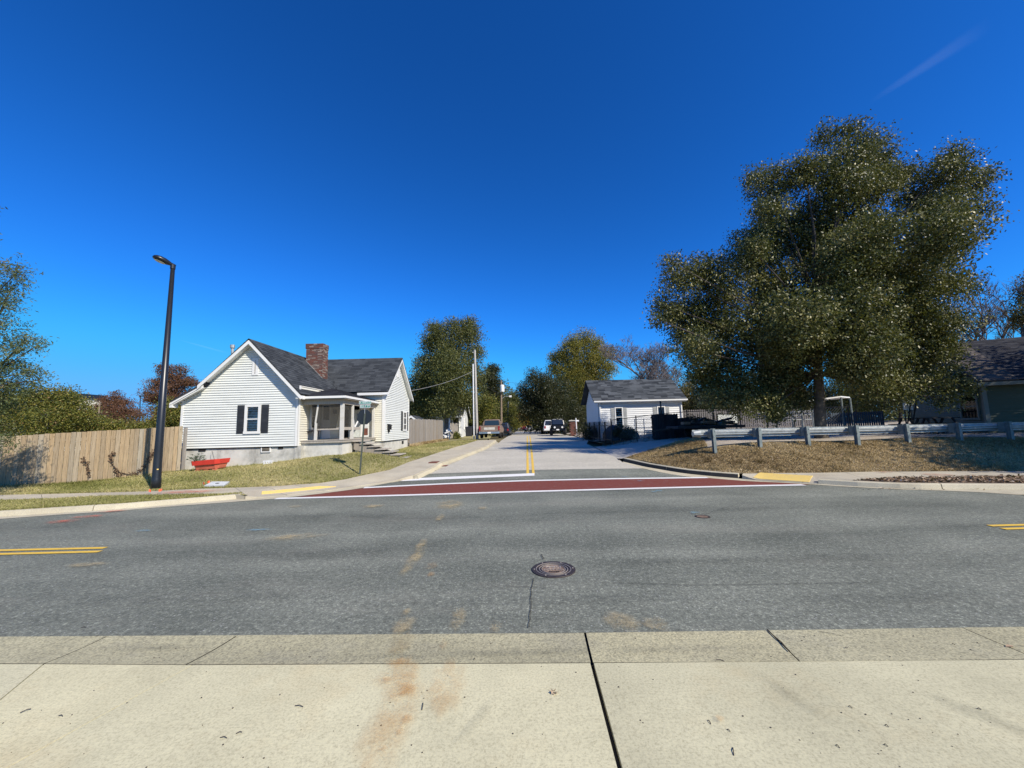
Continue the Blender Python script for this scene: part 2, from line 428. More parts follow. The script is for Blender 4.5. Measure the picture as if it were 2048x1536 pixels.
def outward(ps, n, at_start=True):          # carry a line on past the frame in its own direction
    a, b = (ps[0], ps[1]) if at_start else (ps[-1], ps[-2])
    d = (a - b).normalized(); return a + d * n

# ---- surfaces beside the road
lawn_ctl = [(p.x, p.y, z_road(p.x, p.y) + 0.135) for p in walk_back_L]
lawn_ctl += [(p.x, p.y, z_road(p.x, p.y) + 0.135) for p in walk_front_L[:5]] + [(p.x, p.y, 0.13) for p in kerb_back_L]
fence_line = [(0, 975, 13.8), (90, 971, 14.35), (180, 965, 14.95), (270, 955, 15.55), (345, 944, 16.05)]
for px, py, Y in fence_line:
    q = at(px, py, Y); lawn_ctl.append(tuple(q))
for px, py, Y in [(362, 943, 17.0), (430, 936, 17.0), (520, 928, 17.0), (600, 918, 17.0), (683, 909, 17.3), (722, 903, 19.5), (800, 915, 18.2), (768, 905, 21.4), (817, 893, 26.5), (850, 886, 32), (885, 880.5, 39), (915, 878, 42), (945, 877, 45)]:
    lawn_ctl.append(tuple(at(px, py, Y)))
lawn_ctl += [(-30, 10, .13), (-30, 13, .15), (-26, 22, .3), (-18, 24, .5), (-14, 32, .75), (-12, 45, .8), (-26, 40, .6), (-6, 52, .85), (-4.5, 60, .85), (-20, 60, .8)]
z_lawn = TPS(lawn_ctl)
rc = [(p.x, p.y, z_road(p.x, p.y) + 0.135) for p in walk_back_R + mound_kerb_R + walk_front_R + kerb_back_R]
rail_px = [(1430, 905), (1520, 893.5), (1617, 890.5), (1716, 890), (1817, 884.5), (1920, 880.5), (2022, 880)]
rail_base = [at(px, py, 15.05 - 0.1 * i) for i, (px, py) in enumerate(rail_px)]
rc += [tuple(p) for p in rail_base]
rc += [(10, 18, 1.0), (14, 18, 1.0), (20, 17.5, 1.05), (27, 16, 1.1), (30, 11, .3), (34, 9, .2), (27, 14.0, .95), (10, 24, 1.02), (20, 26, 1.08), (30, 26, 1.2), (8.5, 30, 1.0), (15, 38, 1.05), (8, 42, .95), (30, 40, 1.2), (40, 30, 1.3)]
for q in (at(1298, 900.5, 18.7), at(1350, 885, 18.6), at(1400, 878.5, 18.2)): rc.append(tuple(q))
street_R = G([(1237, 916), (1210, 905), (1178, 894), (1152, 884), (1138, 877)], z_road)
street_R[-1] = Vector((6.3, 40, 0)); street_R[-2] = Vector((6.0, 31, 0))
street_R += [Vector((6.8, 60, 0))]
rc += [(p.x, p.y, z_road(p.x, p.y) + 0.0) for p in street_R] + [(5.6, 24, .6)]
z_right = TPS(rc)
def flat(v): return Vector((v.x, v.y, 0))
rng = np.random.default_rng(7); random.seed(7)
# ------------------------------------------------------------------ base ground to the horizon
m = M()
xs = [-6000, -1500, -400, -150] + list(range(-80, 82, 4)) + [150, 400, 1500, 6000]
ys = [-2000, -300, -60] + list(range(-20, 160, 4)) + [250, 500, 1500, 4000, 9000]
for y in ys:
    for x in xs:
        m.v.append((x, y, z_road(x, max(y, 5)) - 0.30 + (0.22 if abs(x) > 60 or y > 70 else 0))); m.t.append(.5)
for j in range(len(ys) - 1):
    for i in range(len(xs) - 1):
        a = j * len(xs) + i; m.f.append((a, a + 1, a + 1 + len(xs), a + len(xs))); m.mi.append(0)
S(m.build('ground', MATS['ground_dirt'], smooth=True))

# ------------------------------------------------------------------ roads
nearL, nearR = gp(0, 1275, z_road), gp(2048, 1255, z_road)
def near_y(x): return nearL.y + (x - nearL.x) * (nearR.y - nearL.y) / (nearR.x - nearL.x)
fL = [Vector((-45, 7.2, 0)), Vector((-20, 7.9, 0)), Vector((-14.5, 8.75, 0))] + far_asph_L
fR = far_asph_R + [Vector((14, 8.55, 0)), Vector((20, 7.9, 0)), Vector((45, 7.2, 0))]
sheet('road', [(-45, near_y(-45) - .012), (45, near_y(45) - .012)] + xy(fR[::-1][:-1]) + xy(fL[::-1][6:]), z_road, 0.8, 'asphalt_main')
seam = G([(853, 948), (960, 944), (1060, 940), (1180, 938), (1285, 937)], z_road)
left_edge = [p for p in far_asph_L[11:]] + [Vector((-0.9, 40, 0)), Vector((0.0, 70, 0)), Vector((1.5, 130, 0))]
right_edge = [far_asph_R[1], far_asph_R[0]] + [Vector((4.75, 21, 0)), Vector((4.9, 26, 0))] + street_R[3:] + [Vector((10.0, 130, 0))]
sheet('side_street', xy(seam) + xy(right_edge) + xy(left_edge[::-1][:-1]), z_road, 0.9, 'asphalt_old', 0.004)

def ribbon(name, A, B, zf, off, mat, n=40, kind='structure', rows=1, parent=None):
    m = M(); W = rows + 1
    for i in range(n + 1):
        a, b = pl_at(A, i / n), pl_at(B, i / n)
        for k in range(W):
            p = a.lerp(b, k / rows); m.v.append((p.x, p.y, zf(p.x, p.y) + off)); m.t.append(.5)
    for i in range(n):
        for k in range(rows):
            q = i * W + k; m.f.append((q, q + 1, q + 1 + W, q + W)); m.mi.append(0)
    o = m.build(name, MATS[mat], parent, smooth=True)
    if kind: o['kind'] = kind
    return o
def offs(ps, d):                              # line moved sideways (left of travel = +)
    out = []
    for i, p in enumerate(ps):
        t = flat(ps[min(i + 1, len(ps) - 1)]) - flat(ps[max(i - 1, 0)]); t.normalize()
        out.append(Vector((p.x - t.y * d, p.y + t.x * d, 0)))
    return out
def kerb_run(parent, face, h, w, seg, mat='concrete_kerb', zf=z_road, face_mat=None):
    L = pl_len([flat(p) for p in face]); k = max(1, round(L / seg)); fc = [flat(p) for p in face]; bk = offs(fc, w)
    prof = [(0, -0.1), (0.0, h * 0.1), (0.18, h * 0.85), (0.34, h), (1.0, h + 0.004), (1.0, -0.1)]
    for i in range(k):
        m = M(); n = max(3, int(L / k / 0.4)); g = 0.010 / (L / k)
        for j in range(n + 1):
            t = (i + g + (1 - 2 * g) * j / n) / k; a, b = pl_at(fc, t), pl_at(bk, t); dz = random.uniform(-.002, .002)
            for u, z in prof:
                p = a.lerp(b, u); m.v.append((p.x, p.y, zf(a.x, a.y) + z)); m.t.append(.5)
        q = len(prof)
        for j in range(n):
            for u in range(q - 1):
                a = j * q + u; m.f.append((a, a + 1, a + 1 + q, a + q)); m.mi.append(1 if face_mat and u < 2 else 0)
        m.f += [tuple(range(q)), tuple(n * q + u for u in range(q))]; m.mi += [0, 0]
        m.build('kerb_stone', [MATS[mat], MATS[face_mat]] if face_mat else MATS[mat], parent)

# left kerb along the main road, right kerb, kerbs round the corners and up the side street
faceL = [Vector((-45, 7.5, 0)), Vector((-20, 8.15, 0)), Vector((-14.5, 9.02, 0))] + kerb_face_L
g = ribbon('gutter', fL[:3] + far_asph_L[:6], faceL, z_road, 0.006, 'concrete_kerb', 60); kerb_run(g, faceL[1:], 0.13, 0.17, 3.0)
rampL = [kerb_face_L[-1], Vector((-6.95, 11.62, 0)), Vector((-6.0, 12.35, 0)), Vector((-5.3, 13.1, 0)), Vector((-4.45, 13.9, 0)), Vector((-3.60, 14.34, 0))]
ribbon('gutter', far_asph_L[5:11], rampL, z_road, 0.008, 'concrete_kerb', 40)
sfaceL = offs([flat(p) for p in skerb_back_L], -0.17)
g = ribbon('gutter', far_asph_L[10:], [rampL[-1]] + sfaceL, z_road, 0.006, 'concrete_kerb', 40); kerb_run(g, sfaceL, 0.13, 0.17, 3.0)
g = ribbon('gutter', [far_asph_R[1], far_asph_R[2], far_asph_R[3], far_asph_R[4], far_asph_R[5], far_asph_R[6]], mound_face_R, z_road, 0.006, 'concrete_kerb', 40)
kerb_run(g, mound_face_R, 0.155, 0.17, 3.2, face_mat='kerb_face_shade')  # face turned from the sun: its shade is painted near black
rampR = [flat(mound_face_R[-1]), Vector((7.55, 12.55, 0)), Vector((8.15, 11.95, 0)), Vector((8.72, 11.5, 0)), flat(kerb_face_R[0])]
ribbon('gutter', far_asph_R[6:9], rampR, z_road, 0.008, 'concrete_kerb', 20)
faceR = kerb_face_R + [Vector((16, 8.95, 0)), Vector((22, 8.2, 0)), Vector((45, 7.5, 0))]
g = ribbon('gutter', far_asph_R[8:] + [Vector((16, 8.4, 0)), Vector((22, 7.8, 0)), Vector((45, 7.1, 0))], faceR, z_road, 0.006, 'concrete_kerb', 60); kerb_run(g, faceR[:6], 0.13, 0.17, 2.6)

# ------------------------------------------------------------------ pavements cut into slabs
def seg_d(p, a, b):
    ab = b - a; t = min(1, max(0, (p - a).dot(ab) / ab.length_squared)); return (p - a - ab * t).length
def z_walkL(x, y):
    p = Vector((x, y, 0)); d = seg_d(p, Vector((-7.0, 11.5, 0)), Vector((-4.6, 13.9, 0)))
    return z_road(x, y) + 0.018 + 0.122 * sm(0.15, 1.15, d)
def z_walkR(x, y):
    p = Vector((x, y, 0)); d = seg_d(p, Vector((7.75, 12.3, 0)), Vector((8.6, 11.5, 0)))
    return z_road(x, y) + 0.016 + 0.122 * sm(0.12, 0.75, d)
def slabs(base, A, B, n, zf, mat='concrete_walk', gap=0.014, th=0.22, strip=None):
    A = [flat(p) for p in A]; B = [flat(p) for p in B]; L = pl_len(A)
    for i in range(n):
        gg = gap / 2 / (L / n); U, V = 9, 8; m = M()
        for j in range(U):
            t = (i + gg + (1 - 2 * gg) * j / (U - 1)) / n; a, b = pl_at(A, t), pl_at(B, t)
            for k in range(V):
                p = a.lerp(b, k / (V - 1)); m.v.append((p.x, p.y, zf(p.x, p.y) + 0.006)); m.t.append(random.random() if 0 else .5)
        for j in range(U - 1):
            for k in range(V - 1):
                a = j * V + k; m.f.append((a, a + 1, a + 1 + V, a + V)); m.mi.append(0)
        rim = [j * V for j in range(U)] + [(U - 1) * V + k for k in range(1, V)] + [j * V + V - 1 for j in reversed(range(U - 1))] + [k for k in reversed(range(1, V - 1))]
        b0 = len(m.v)
        for r in rim: x, y, z = m.v[r]; m.v.append((x, y, z - th)); m.t.append(.5)
        for q in range(len(rim)):
            q2 = (q + 1) % len(rim); m.f.append((rim[q], rim[q2], b0 + q2, b0 + q)); m.mi.append(0)
        m.build('slab', MATS[mat], base)
wbL = [Vector((-40, 12.2, 0)), Vector((-22, 12.35, 0))] + walk_back_L
wfL = [Vector((-40, 11.1, 0)), Vector((-22, 11.3, 0))] + walk_front_L
base = ribbon('pavement', wbL[:7], wfL, z_walkL, -0.15, 'joint_filler', 50)
slabs(base, wbL[:7], wfL, 21, z_walkL)
cornL = [walk_front_L[-1], Vector((-6.85, 11.72, 0)), Vector((-5.9, 12.45, 0)), Vector((-5.2, 13.2, 0)), Vector((-4.35, 14.0, 0)), Vector((-3.72, 14.40, 0))]
base = ribbon('pavement', wbL[6:11], cornL[:6], z_walkL, -0.15, 'joint_filler', 40)
slabs(base, wbL[6:11], cornL[:6], 5, z_walkL)
base = ribbon('pavement', wbL[10:], [cornL[5]] + skerb_back_L, z_walkL, -0.15, 'joint_filler', 40)
slabs(base, wbL[10:], [cornL[5]] + skerb_back_L, 11, z_walkL)
wbR = walk_back_R + [Vector((22, 10.8, 0)), Vector((34, 10.0, 0))]
wfR = [Vector((7.40, 12.78, 0)), Vector((7.55, 12.55, 0)), Vector((8.15, 11.95, 0)), Vector((8.72, 11.5, 0)), Vector((9.56, 11.1, 0))] + walk_front_R[1:] + [Vector((22, 9.9, 0)), Vector((34, 9.1, 0))]
base = ribbon('pavement', wbR, wfR, z_walkR, -0.15, 'joint_filler', 50)
slabs(base, wbR, wfR, 17, z_walkR)

# tactile paving: raised yellow pads with domes
def tactile(name, quad, zf, label):
    q = [Vector((x, y, 0)) for x, y in quad]          # four corners
    t = thing(name, flat(sum(q, Vector())) / 4 + Vector((0, 0, zf(q[0].x, q[0].y))), label, 'tactile paving')
    m = M(); dm = M(); U, V = 25, 9
    P = lambda u, v: (q[0].lerp(q[1], u)).lerp(q[3].lerp(q[2], u), v)
    for i in range(U):
        for j in range(V):
            p = P(i / (U - 1), j / (V - 1)); m.v.append((p.x, p.y, zf(p.x, p.y) + 0.022)); m.t.append(.5)
    for i in range(U - 1):
        for j in range(V - 1):
            a = i * V + j; m.f.append((a, a + 1, a + 1 + V, a + V)); m.mi.append(0)
    rim = [i * V for i in range(U)] + [(U - 1) * V + j for j in range(1, V)] + [i * V + V - 1 for i in reversed(range(U - 1))] + list(reversed(range(1, V - 1)))
    b0 = len(m.v)
    for r in rim: x, y, z = m.v[r]; m.v.append((x, y, z - .035)); m.t.append(.5)
    for k in range(len(rim)): m.f.append((rim[k], rim[(k + 1) % len(rim)], b0 + (k + 1) % len(rim), b0 + k)); m.mi.append(0)
    m.build('pad', MATS['tactile_yellow'], t)
    for i in range(44):
        for j in range(9):
            p = P((i + .5) / 44, (j + .5) / 9); z = zf(p.x, p.y) + 0.021
            dm.add([(p.x - .013, p.y - .013, z), (p.x + .013, p.y - .013, z), (p.x + .013, p.y + .013, z), (p.x - .013, p.y + .013, z), (p.x, p.y, z + .010)], [(0, 1, 4), (1, 2, 4), (2, 3, 4), (3, 0, 4)])
    S(dm.build('domes', MATS['tactile_yellow'], t), 'stuff')
tactile('tactile_pad', xy([gp(*p, z_walkL) for p in ((523, 989), (672, 974), (640, 973.3), (524, 984))]), z_walkL, 'yellow domed tactile strip at the kerb ramp by the white house')
tactile('tactile_pad', [(7.66, 12.62), (8.68, 11.62), (9.12, 12.02), (8.12, 12.98)], z_walkR, 'yellow tactile strip at the foot of the leafy mound')

# ------------------------------------------------------------------ lawns and the raised lot
sheet('lawn', xy(wbL) + [(-2.2, 32), (-3.2, 60), (-40, 60)], z_lawn, 0.55, 'lawn_soil', 0.0)
kbL = offs(faceL, 0.17)
sheet('verge', xy(wfL[:9]) + [(-7.6, 11.25)] + xy(kbL[::-1][:-1]) + [(-40, 7.9)], lambda x, y: z_road(x, y) + 0.125, 0.6, 'lawn_soil')
mk = offs([flat(p) for p in mound_face_R], 0.17)
rail_back = [Vector((p.x, p.y + 0.75, 0)) for p in rail_base]
drive_edge = [gp(px, py, z_right) for px, py in [(1298, 900.5), (1350, 885), (1400, 878.5)]]
mound_poly = xy(mk) + xy(wbR) + [(34, 15)] + xy(rail_back[::-1]) + xy(drive_edge[::-1])
sheet('mound', mound_poly, z_right, 0.45, 'mound_soil', 0.0)
sheet('verge', xy(wfR[4:]) + xy(offs(faceR, 0.17)[::-1][1:]), lambda x, y: z_road(x, y) + 0.125, 0.5, 'leaf_litter')
lot_poly = [(4.75, 17.6)] + xy(drive_edge) + xy(rail_back) + [(34, 15), (45, 15), (45, 60), (7.2, 60), (6.6, 40), (6.3, 31.5), (6.0, 28.5)] + [(7.5, 25.5), (6.2, 24.2), (4.9, 23.6)]
sheet('lot', [(p[0], p[1]) for p in lot_poly], z_right, 0.7, 'lot_gravel', -0.012)
drive = [(4.82, 17.5)] + xy(drive_edge) + [(8.8, 18.4), (13, 17.2), (17, 17.0), (17, 21.0), (10, 22.0), (7.2, 23.4), (4.85, 23.5), (4.8, 20.4)]
sheet('driveway', drive, z_right, 0.5, 'concrete_drive', 0.0)

# ------------------------------------------------------------------ driveway slabs under the photographer
base = sheet('driveway_apron', [(-16, near_y(-16) + .0), (16, near_y(16)), (16, -5), (-16, -5)], z_road, 1.0, 'joint_filler', -0.022)
fr = [(-900, 1281), (215, 1273.3), (475, 1272), (1170, 1267.3), (1537, 1262.2), (1925, 1256.7), (3000, 1243)]
bk = [(-1300, 1322), (88, 1329), (372, 1331), (1184, 1327), (1600, 1325), (2075, 1320), (3400, 1306)]
F = G(fr, z_road); B = G(bk, z_road)
wj = [.006, .005, .006, .010, .005, .004, .004]
for i in range(len(F) - 1):
    a, b, c, d = F[i].copy(), F[i + 1].copy(), B[i + 1].copy(), B[i].copy()
    a.x += wj[i]; d.x += wj[i]; b.x -= wj[i + 1]; c.x -= wj[i + 1]
    m = M()
    for k in range(5):
        for j in range(9):
            p = a.lerp(b, j / 8).lerp(d.lerp(c, j / 8), k / 4); m.v.append((p.x, p.y, max(z_road(p.x, p.y), 0) + 0.007 - 0.004 * math.sin(k / 4 * math.pi))); m.t.append(.5)
    for k in range(4):
        for j in range(8):
            q = k * 9 + j; m.f.append((q, q + 1, q + 10, q + 9)); m.mi.append(0)
    m.add([(a.x, a.y, .007), (b.x, b.y, .007), (b.x, b.y, -.06), (a.x, a.y, -.06)], [(0, 1, 2, 3)])
    m.build('gutter_slab', MATS['concrete_gutter'], base)
def line_to(p, q, y):                          # carry a joint back to depth y
    a, b = gp(*p, z_road), gp(*q, z_road); t = (y - a.y) / (b.y - a.y); return Vector((a.x + (b.x - a.x) * t, y, 0))
joints = [(Vector((-16, 3.9, 0)), Vector((-16, -5, 0)), .004),
          (gp(88, 1329.3, z_road), line_to((88, 1331), (0, 1402), -5), .006),
          (gp(385, 1331.3, z_road), line_to((385, 1333), (20, 1536), -5), .004),
          (gp(1184, 1327.4, z_road), line_to((1184, 1328.5), (1239, 1536), -5), .014),
          (gp(2085, 1320.2, z_road), line_to((2085, 1321.5), (2500, 1536), -5), .005),
          (Vector((16, 2.9, 0)), Vector((16, -5, 0)), .004)]
for (a0, a1, wa), (b0, b1, wb) in zip(joints, joints[1:]):
    a0 = Vector((a0.x + wa, a0.y - .003, 0)); a1 = Vector((a1.x + wa, a1.y, 0)); b0 = Vector((b0.x - wb, b0.y - .003, 0)); b1 = Vector((b1.x - wb, b1.y, 0))
    poly = [(a0.x, a0.y), (b0.x, b0.y), (b1.x, b1.y), (a1.x, a1.y)]
    m = M(); K = 8
    for k in range(K + 1):
        for p in (a0.lerp(a1, k / K), b0.lerp(b1, k / K)):
            m.v.append((p.x, p.y, z_road(p.x, p.y) + 0.006)); m.t.append(.5)
    for k in range(K): m.f.append((2 * k, 2 * k + 1, 2 * k + 3, 2 * k + 2)); m.mi.append(0)
    for e in (0, 1):
        for k in range(K):
            p, q = m.v[2 * k + e], m.v[2 * k + 2 + e]; m.add([p, q, (q[0], q[1], q[2] - .03), (p[0], p[1], p[2] - .03)], [(0, 1, 2, 3)])
    m.build('slab', MATS['concrete'], base)

# ------------------------------------------------------------------ painted markings
def paint_line(name, pts, w, mat, off=0.010, zf=z_road):
    p = [flat(gp(px, py, zf)) for px, py in pts]
    return ribbon(name, offs(p, w / 2), offs(p, -w / 2), zf, off, mat, max(6, int(pl_len(p) / .5)))
def paint_poly(name, pts, mat, off=0.010, zf=z_road): return sheet(name, xy(G(pts, zf)), zf, 0.5, mat, off)
red = G([(592, 994.5), (735, 975.5), (1040, 963), (1225, 959), (1418, 956.5)], z_road) + [Vector((7.30, 12.26, 0)), Vector((8.0, 11.8, 0)), Vector((8.55, 11.36, 0))]
red += G([(1540, 971.5), (1300, 977), (1040, 984), (800, 991)], z_road)
sheet('crosswalk_marking', xy(red), z_road, 0.5, 'paint_red', 0.008)
paint_line('white_marking', [(728, 976), (880, 968.5), (1040, 962.2), (1225, 958), (1415, 955.6)], 0.24, 'paint_white', 0.012)
paint_line('white_marking', [(552, 997.8), (800, 991.3), (1040, 984.2), (1300, 977), (1500, 972.3), (1608, 970.4)], 0.24, 'paint_white', 0.012)
paint_poly('stop_line_marking', [(801, 962.8), (1069, 951.8), (1069, 946.8), (815, 957.5)], 'paint_white', 0.011)
for a, b in (((1055.6, 949.5), (1054.6, 872)), ((1067, 949.3), (1059.5, 872))):
    A_, B_ = gp(*a, z_road), gp(*b, z_road); p = [flat(A_), flat(B_)]
    ribbon('yellow_marking', offs(p, .05), offs(p, -.05), z_road, 0.010, 'paint_yellow', 60)
paint_line('yellow_marking', [(-1200, 1130), (0, 1101.6), (211, 1096.6)], .10, 'paint_yellow')
paint_line('yellow_marking', [(-1200, 1138), (0, 1109), (200, 1104)], .10, 'paint_yellow')
paint_line('yellow_marking', [(1979, 1052.4), (2048, 1050.5), (3400, 1014)], .10, 'paint_yellow')
paint_line('yellow_marking', [(2006, 1058.6), (2048, 1057.5), (3400, 1020)], .10, 'paint_yellow')

# stains, tracked-in clay and sprayed survey marks lying on the road
_dz = [0.0]
def film(name, px, py, rx, ry, mat, ang=0.0, zf=z_road, n=26):
    c = gp(px, py, zf); _dz[0] += 0.0003
    dx = (gp(px + rx, py, zf) - c).length; dy = abs(gp(px, py - ry, zf).y - gp(px, py + ry, zf).y) / 2
    m = M(); vs = [(c.x, c.y, zf(c.x, c.y) + 0.014 + _dz[0])]; tt = [1.0]
    for ring, tv in ((0.55, 0.8), (1.0, 0.0)):
        for k in range(n):
            a = 2 * math.pi * k / n; r = ring * (1 + random.uniform(-.22, .22) * (1 if ring == 1 else .5))
            u, v = dx * r * math.cos(a), dy * r * math.sin(a)
            x = c.x + u * math.cos(ang) - v * math.sin(ang); y = c.y + u * math.sin(ang) + v * math.cos(ang)
            vs.append((x, y, zf(x, y) + 0.014 + _dz[0])); tt.append(tv)
    fs = [(0, 1 + k, 1 + (k + 1) % n) for k in range(n)] + [(1 + k, 1 + n + k, 1 + n + (k + 1) % n, 1 + (k + 1) % n) for k in range(n)]
    m.v = vs; m.t = tt; m.f = fs; m.mi = [0] * len(fs)
    return S(m.build(name, MATS[mat]), 'stuff')
for a in [(806, 1252, 24, 22, 'sand_film'), (800, 1292, 26, 26, 'sand_film'), (812, 1226, 9, 8, 'sand_film'), (828, 1120, 14, 34, 'sand_film'), (842, 1090, 10, 14, 'sand_film'), (862, 1134, 14, 8, 'clay_film'), (862, 1150, 9, 6, 'clay_film'),
          (916, 1240, 16, 26, 'sand_film'), (990, 1255, 14, 14, 'sand_film'), (1245, 1245, 45, 22, 'sand_film'), (1310, 1250, 30, 16, 'sand_film'), (745, 1013, 24, 3.5, 'sand_film'), (590, 1075, 60, 7, 'sand_film', .2), (175, 1131, 40, 5, 'sand_film', .05),
          (880, 1036, 10, 8, 'sand_film'), (900, 1010, 30, 10, 'sand_film'), (965, 1017, 12, 3, 'sand_film'), (590, 1014, 14, 2, 'sand_film'),
          (888, 1290, 8, 16, 'clay_film'), (790, 1328, 26, 10, 'clay_film'), (768, 1362, 22, 16, 'clay_film'), (814, 1384, 22, 18, 'clay_film'), (813, 1388, 11, 10, 'clay_film'), (814, 1444, 12, 12, 'clay_film'), (790, 1430, 50, 120, 'clay_film'), (890, 1380, 44, 60, 'clay_film'), (768, 1505, 9, 7, 'clay_film'), (800, 1468, 8, 14, 'clay_film'), (800, 1350, 46, 40, 'clay_film'),
          (1440, 1444, 10, 8, 'clay_film'),
          (1975, 1440, 30, 70, 'tar_film', .5), (960, 1440, 14, 60, 'tar_film', -.5), (1590, 1400, 16, 70, 'tar_film', .25), (300, 1300, 160, 7, 'tar_film'), (1100, 1309, 700, 8, 'tar_film'), (1405, 1033, 12, 3, 'tar_film'), (700, 1110, 300, 14, 'tar_film'), (1500, 1120, 420, 10, 'tar_film'), (1100, 1205, 420, 14, 'tar_film'), (400, 1200, 330, 14, 'tar_film'), (1750, 1200, 300, 14, 'tar_film'), (1400, 1020, 300, 6, 'tar_film'), (600, 1036, 300, 6, 'tar_film')]:
    film('tar_smear' if a[4] == 'tar_film' else 'clay_stain' if a[4] == 'clay_film' else 'sand_stain', *a)
for a in [(125, 1045, 26, 4, .12), (175, 1035, 30, 3, .14), (225, 1024, 22, 2.5, .14)]: film('survey_marks', *a[:4], 'spray_orange', a[4])
for a in [(1318, 983, 9, 1.6, -.7), (1308, 985, 9, 1.4, -.7), (1390, 1027, 10, 3, -.9), (1280, 963, 8, 1.2, 0), (1250, 955, 8, 1, 0), (520, 1062, 26, 2, 0), (285, 1064, 20, 2, 0)]: film('survey_marks', *a[:4], 'spray_blue', a[4])
film('survey_marks', 380, 985, 60, 3, 'spray_orange', .05, lambda x, y: z_walkL(x, y))
film('brick_stain', 1878, 951, 36, 4, 'brick_red_film', -.3, lambda x, y: z_walkR(x, y)); film('brick_stain', 1770, 945.5, 30, 1.5, 'brick_red_film', 0, lambda x, y: z_walkR(x, y))
# cracks: thin dark fissures in the surface
def crack(pts, w=.006, zf=z_road):
    p = [flat(gp(px, py, zf)) for px, py in pts]; q = []
    for a, b in zip(p, p[1:]):
        k = max(2, int((b - a).length / .08)); q += [a.lerp(b, i / k) + Vector((random.uniform(-.012, .012), random.uniform(-.012, .012), 0)) for i in range(k)]
    return S(ribbon('crack', offs(q, w / 2), offs(q, -w / 2), zf, .0135, 'joint_filler', len(q)), 'stuff')
crack([(1083, 1110), (1090, 1124)], .010); crack([(1066, 1158), (1062, 1200), (1059, 1266)], .007)
crack([(1240, 1168), (1400, 1172), (1560, 1170), (1770, 1166)], .006); crack([(1010, 1174), (1110, 1178)], .006)
crack([(948, 1318), (952, 1328)], .008); crack([(1410, 1030), (1425, 1024), (1470, 1010)], .006)
crack([(1640, 1265), (1715, 1280)], .005); crack([(1536, 1262), (1560, 1285), (1592, 1318)], .012)
# ------------------------------------------------------------------ more materials
def siding(name, c, dirt=0.25):
    n = N(name); p = n.pos((1, 1, 1)); f = n.noise(p, 0.9, 6, 0.6)
    d = n.ramp(n.noise(n.pos((0.6, 0.6, 2.5)), 2.0, 7, 0.7), [(0.5, (0, 0, 0)), (0.8, (dirt,) * 3)])
    n.col(n.mix(d, n.ramp(f, [(0.3, sc(c, .93)), (0.7, c)]), (0.36, 0.34, 0.27)))
    return n.set(Roughness=0.55)
siding('trim_shaded', (0.17, 0.175, 0.14)); siding('siding_white', (0.70, 0.715, 0.67)); siding('siding_cream', (0.72, 0.69, 0.58), 0.5); siding('siding_green', (0.078, 0.088, 0.046), 0.12); siding('siding_shed', (0.72, 0.73, 0.72), 0.3)  # the green house's pale trim has tree shade put into its darker colour
siding('trim_white', (0.76, 0.76, 0.73), 0.2); siding('trim_old', (0.60, 0.58, 0.53), 0.6)
def shingles(name, c0, c1):
    n = N(name); p = n.pos(); t = n.ramp(n.tint(), [(0, c0), (1, c1)])
    c = n.mix(0.6, t, n.ramp(n.noise(p, 38, 4, 0.7), [(0.3, (0.6,) * 3), (0.7, (1.25,) * 3)]), 'MULTIPLY')
    n.col(n.mix(n.ramp(n.noise(p, 0.7, 5), [(0.5, (0, 0, 0)), (0.75, (0.35,) * 3)]), c, sc(c1, 1.5)))
    n.bump(n.noise(p, 90, 3), 0.6, 0.004); return n.set(Roughness=0.92, **{'Specular IOR Level': 0.2})
shingles('shingle_grey', (0.028, 0.032, 0.037), (0.066, 0.073, 0.080)); shingles('shingle_brown', (0.075, 0.065, 0.058), (0.15, 0.13, 0.115)); shingles('shingle_black_and_shade', (0.02, 0.02, 0.025), (0.05, 0.052, 0.06))  # the black shingles also paint the tree shade on the green house roof
shingles('shingle_mottled', (0.022, 0.026, 0.031), (0.095, 0.105, 0.115))
n_ = N('stucco'); _p = n_.pos()
_c = n_.ramp(n_.noise(_p, 1.6, 6, 0.65), [(0.3, (0.36, 0.35, 0.31)), (0.5, (0.56, 0.545, 0.49)), (0.7, (0.66, 0.64, 0.57))])
_st = n_.ramp(n_.noise(n_.pos((1.4, 1.4, 0.35)), 1.2, 7, 0.7), [(0.56, (0, 0, 0)), (0.74, (0.75,) * 3)])
_c = n_.mix(_st, _c, (0.17, 0.16, 0.135)); n_.col(_c); n_.bump(n_.noise(_p, 40, 5, 0.7), 0.6, 0.01); n_.set(Roughness=0.95)
def wood(name, cols, grain=1.0):
    n = N(name); oi = n.n('ObjectInfo'); tc = n.n('TexCoord'); mp = n.n('Mapping'); mp.inputs['Scale'].default_value = (14, 14, 1.0)
    vm = n.n('VectorMath'); n.l(tc.outputs['Object'], vm.inputs[0])
    ad = n.n('CombineXYZ'); n.l(oi.outputs['Random'], ad.inputs[2]); sc_ = n.n('VectorMath', operation='SCALE'); sc_.inputs[3].default_value = 40; n.l(ad.outputs[0], sc_.inputs[0]); n.l(sc_.outputs[0], vm.inputs[1])
    n.l(vm.outputs[0], mp.inputs[0])
    g = n.noise(mp.outputs[0], 2.2, 6, 0.65)
    k = len(cols); c = n.ramp(n.mix(0.5, oi.outputs['Random'], n.tint()), [(i / (k - 1), q) for i, q in enumerate(cols)])
    c = n.mix(0.75, c, n.ramp(g, [(0.3, (0.55, 0.52, 0.5)), (0.55, (1, 1, 1)), (0.75, (1.2, 1.18, 1.15))]), 'MULTIPLY')
    kn = n.vor(n.pos((5, 5, 2.2)), 1.3)
    c = n.mix(n.ramp(kn.outputs['Distance'], [(0.05, (0.8,) * 3), (0.11, (0, 0, 0))]), c, (0.10, 0.065, 0.035))
    n.col(c); n.bump(g, 0.35, 0.006); return n.set(Roughness=0.85, **{'Specular IOR Level': 0.2})
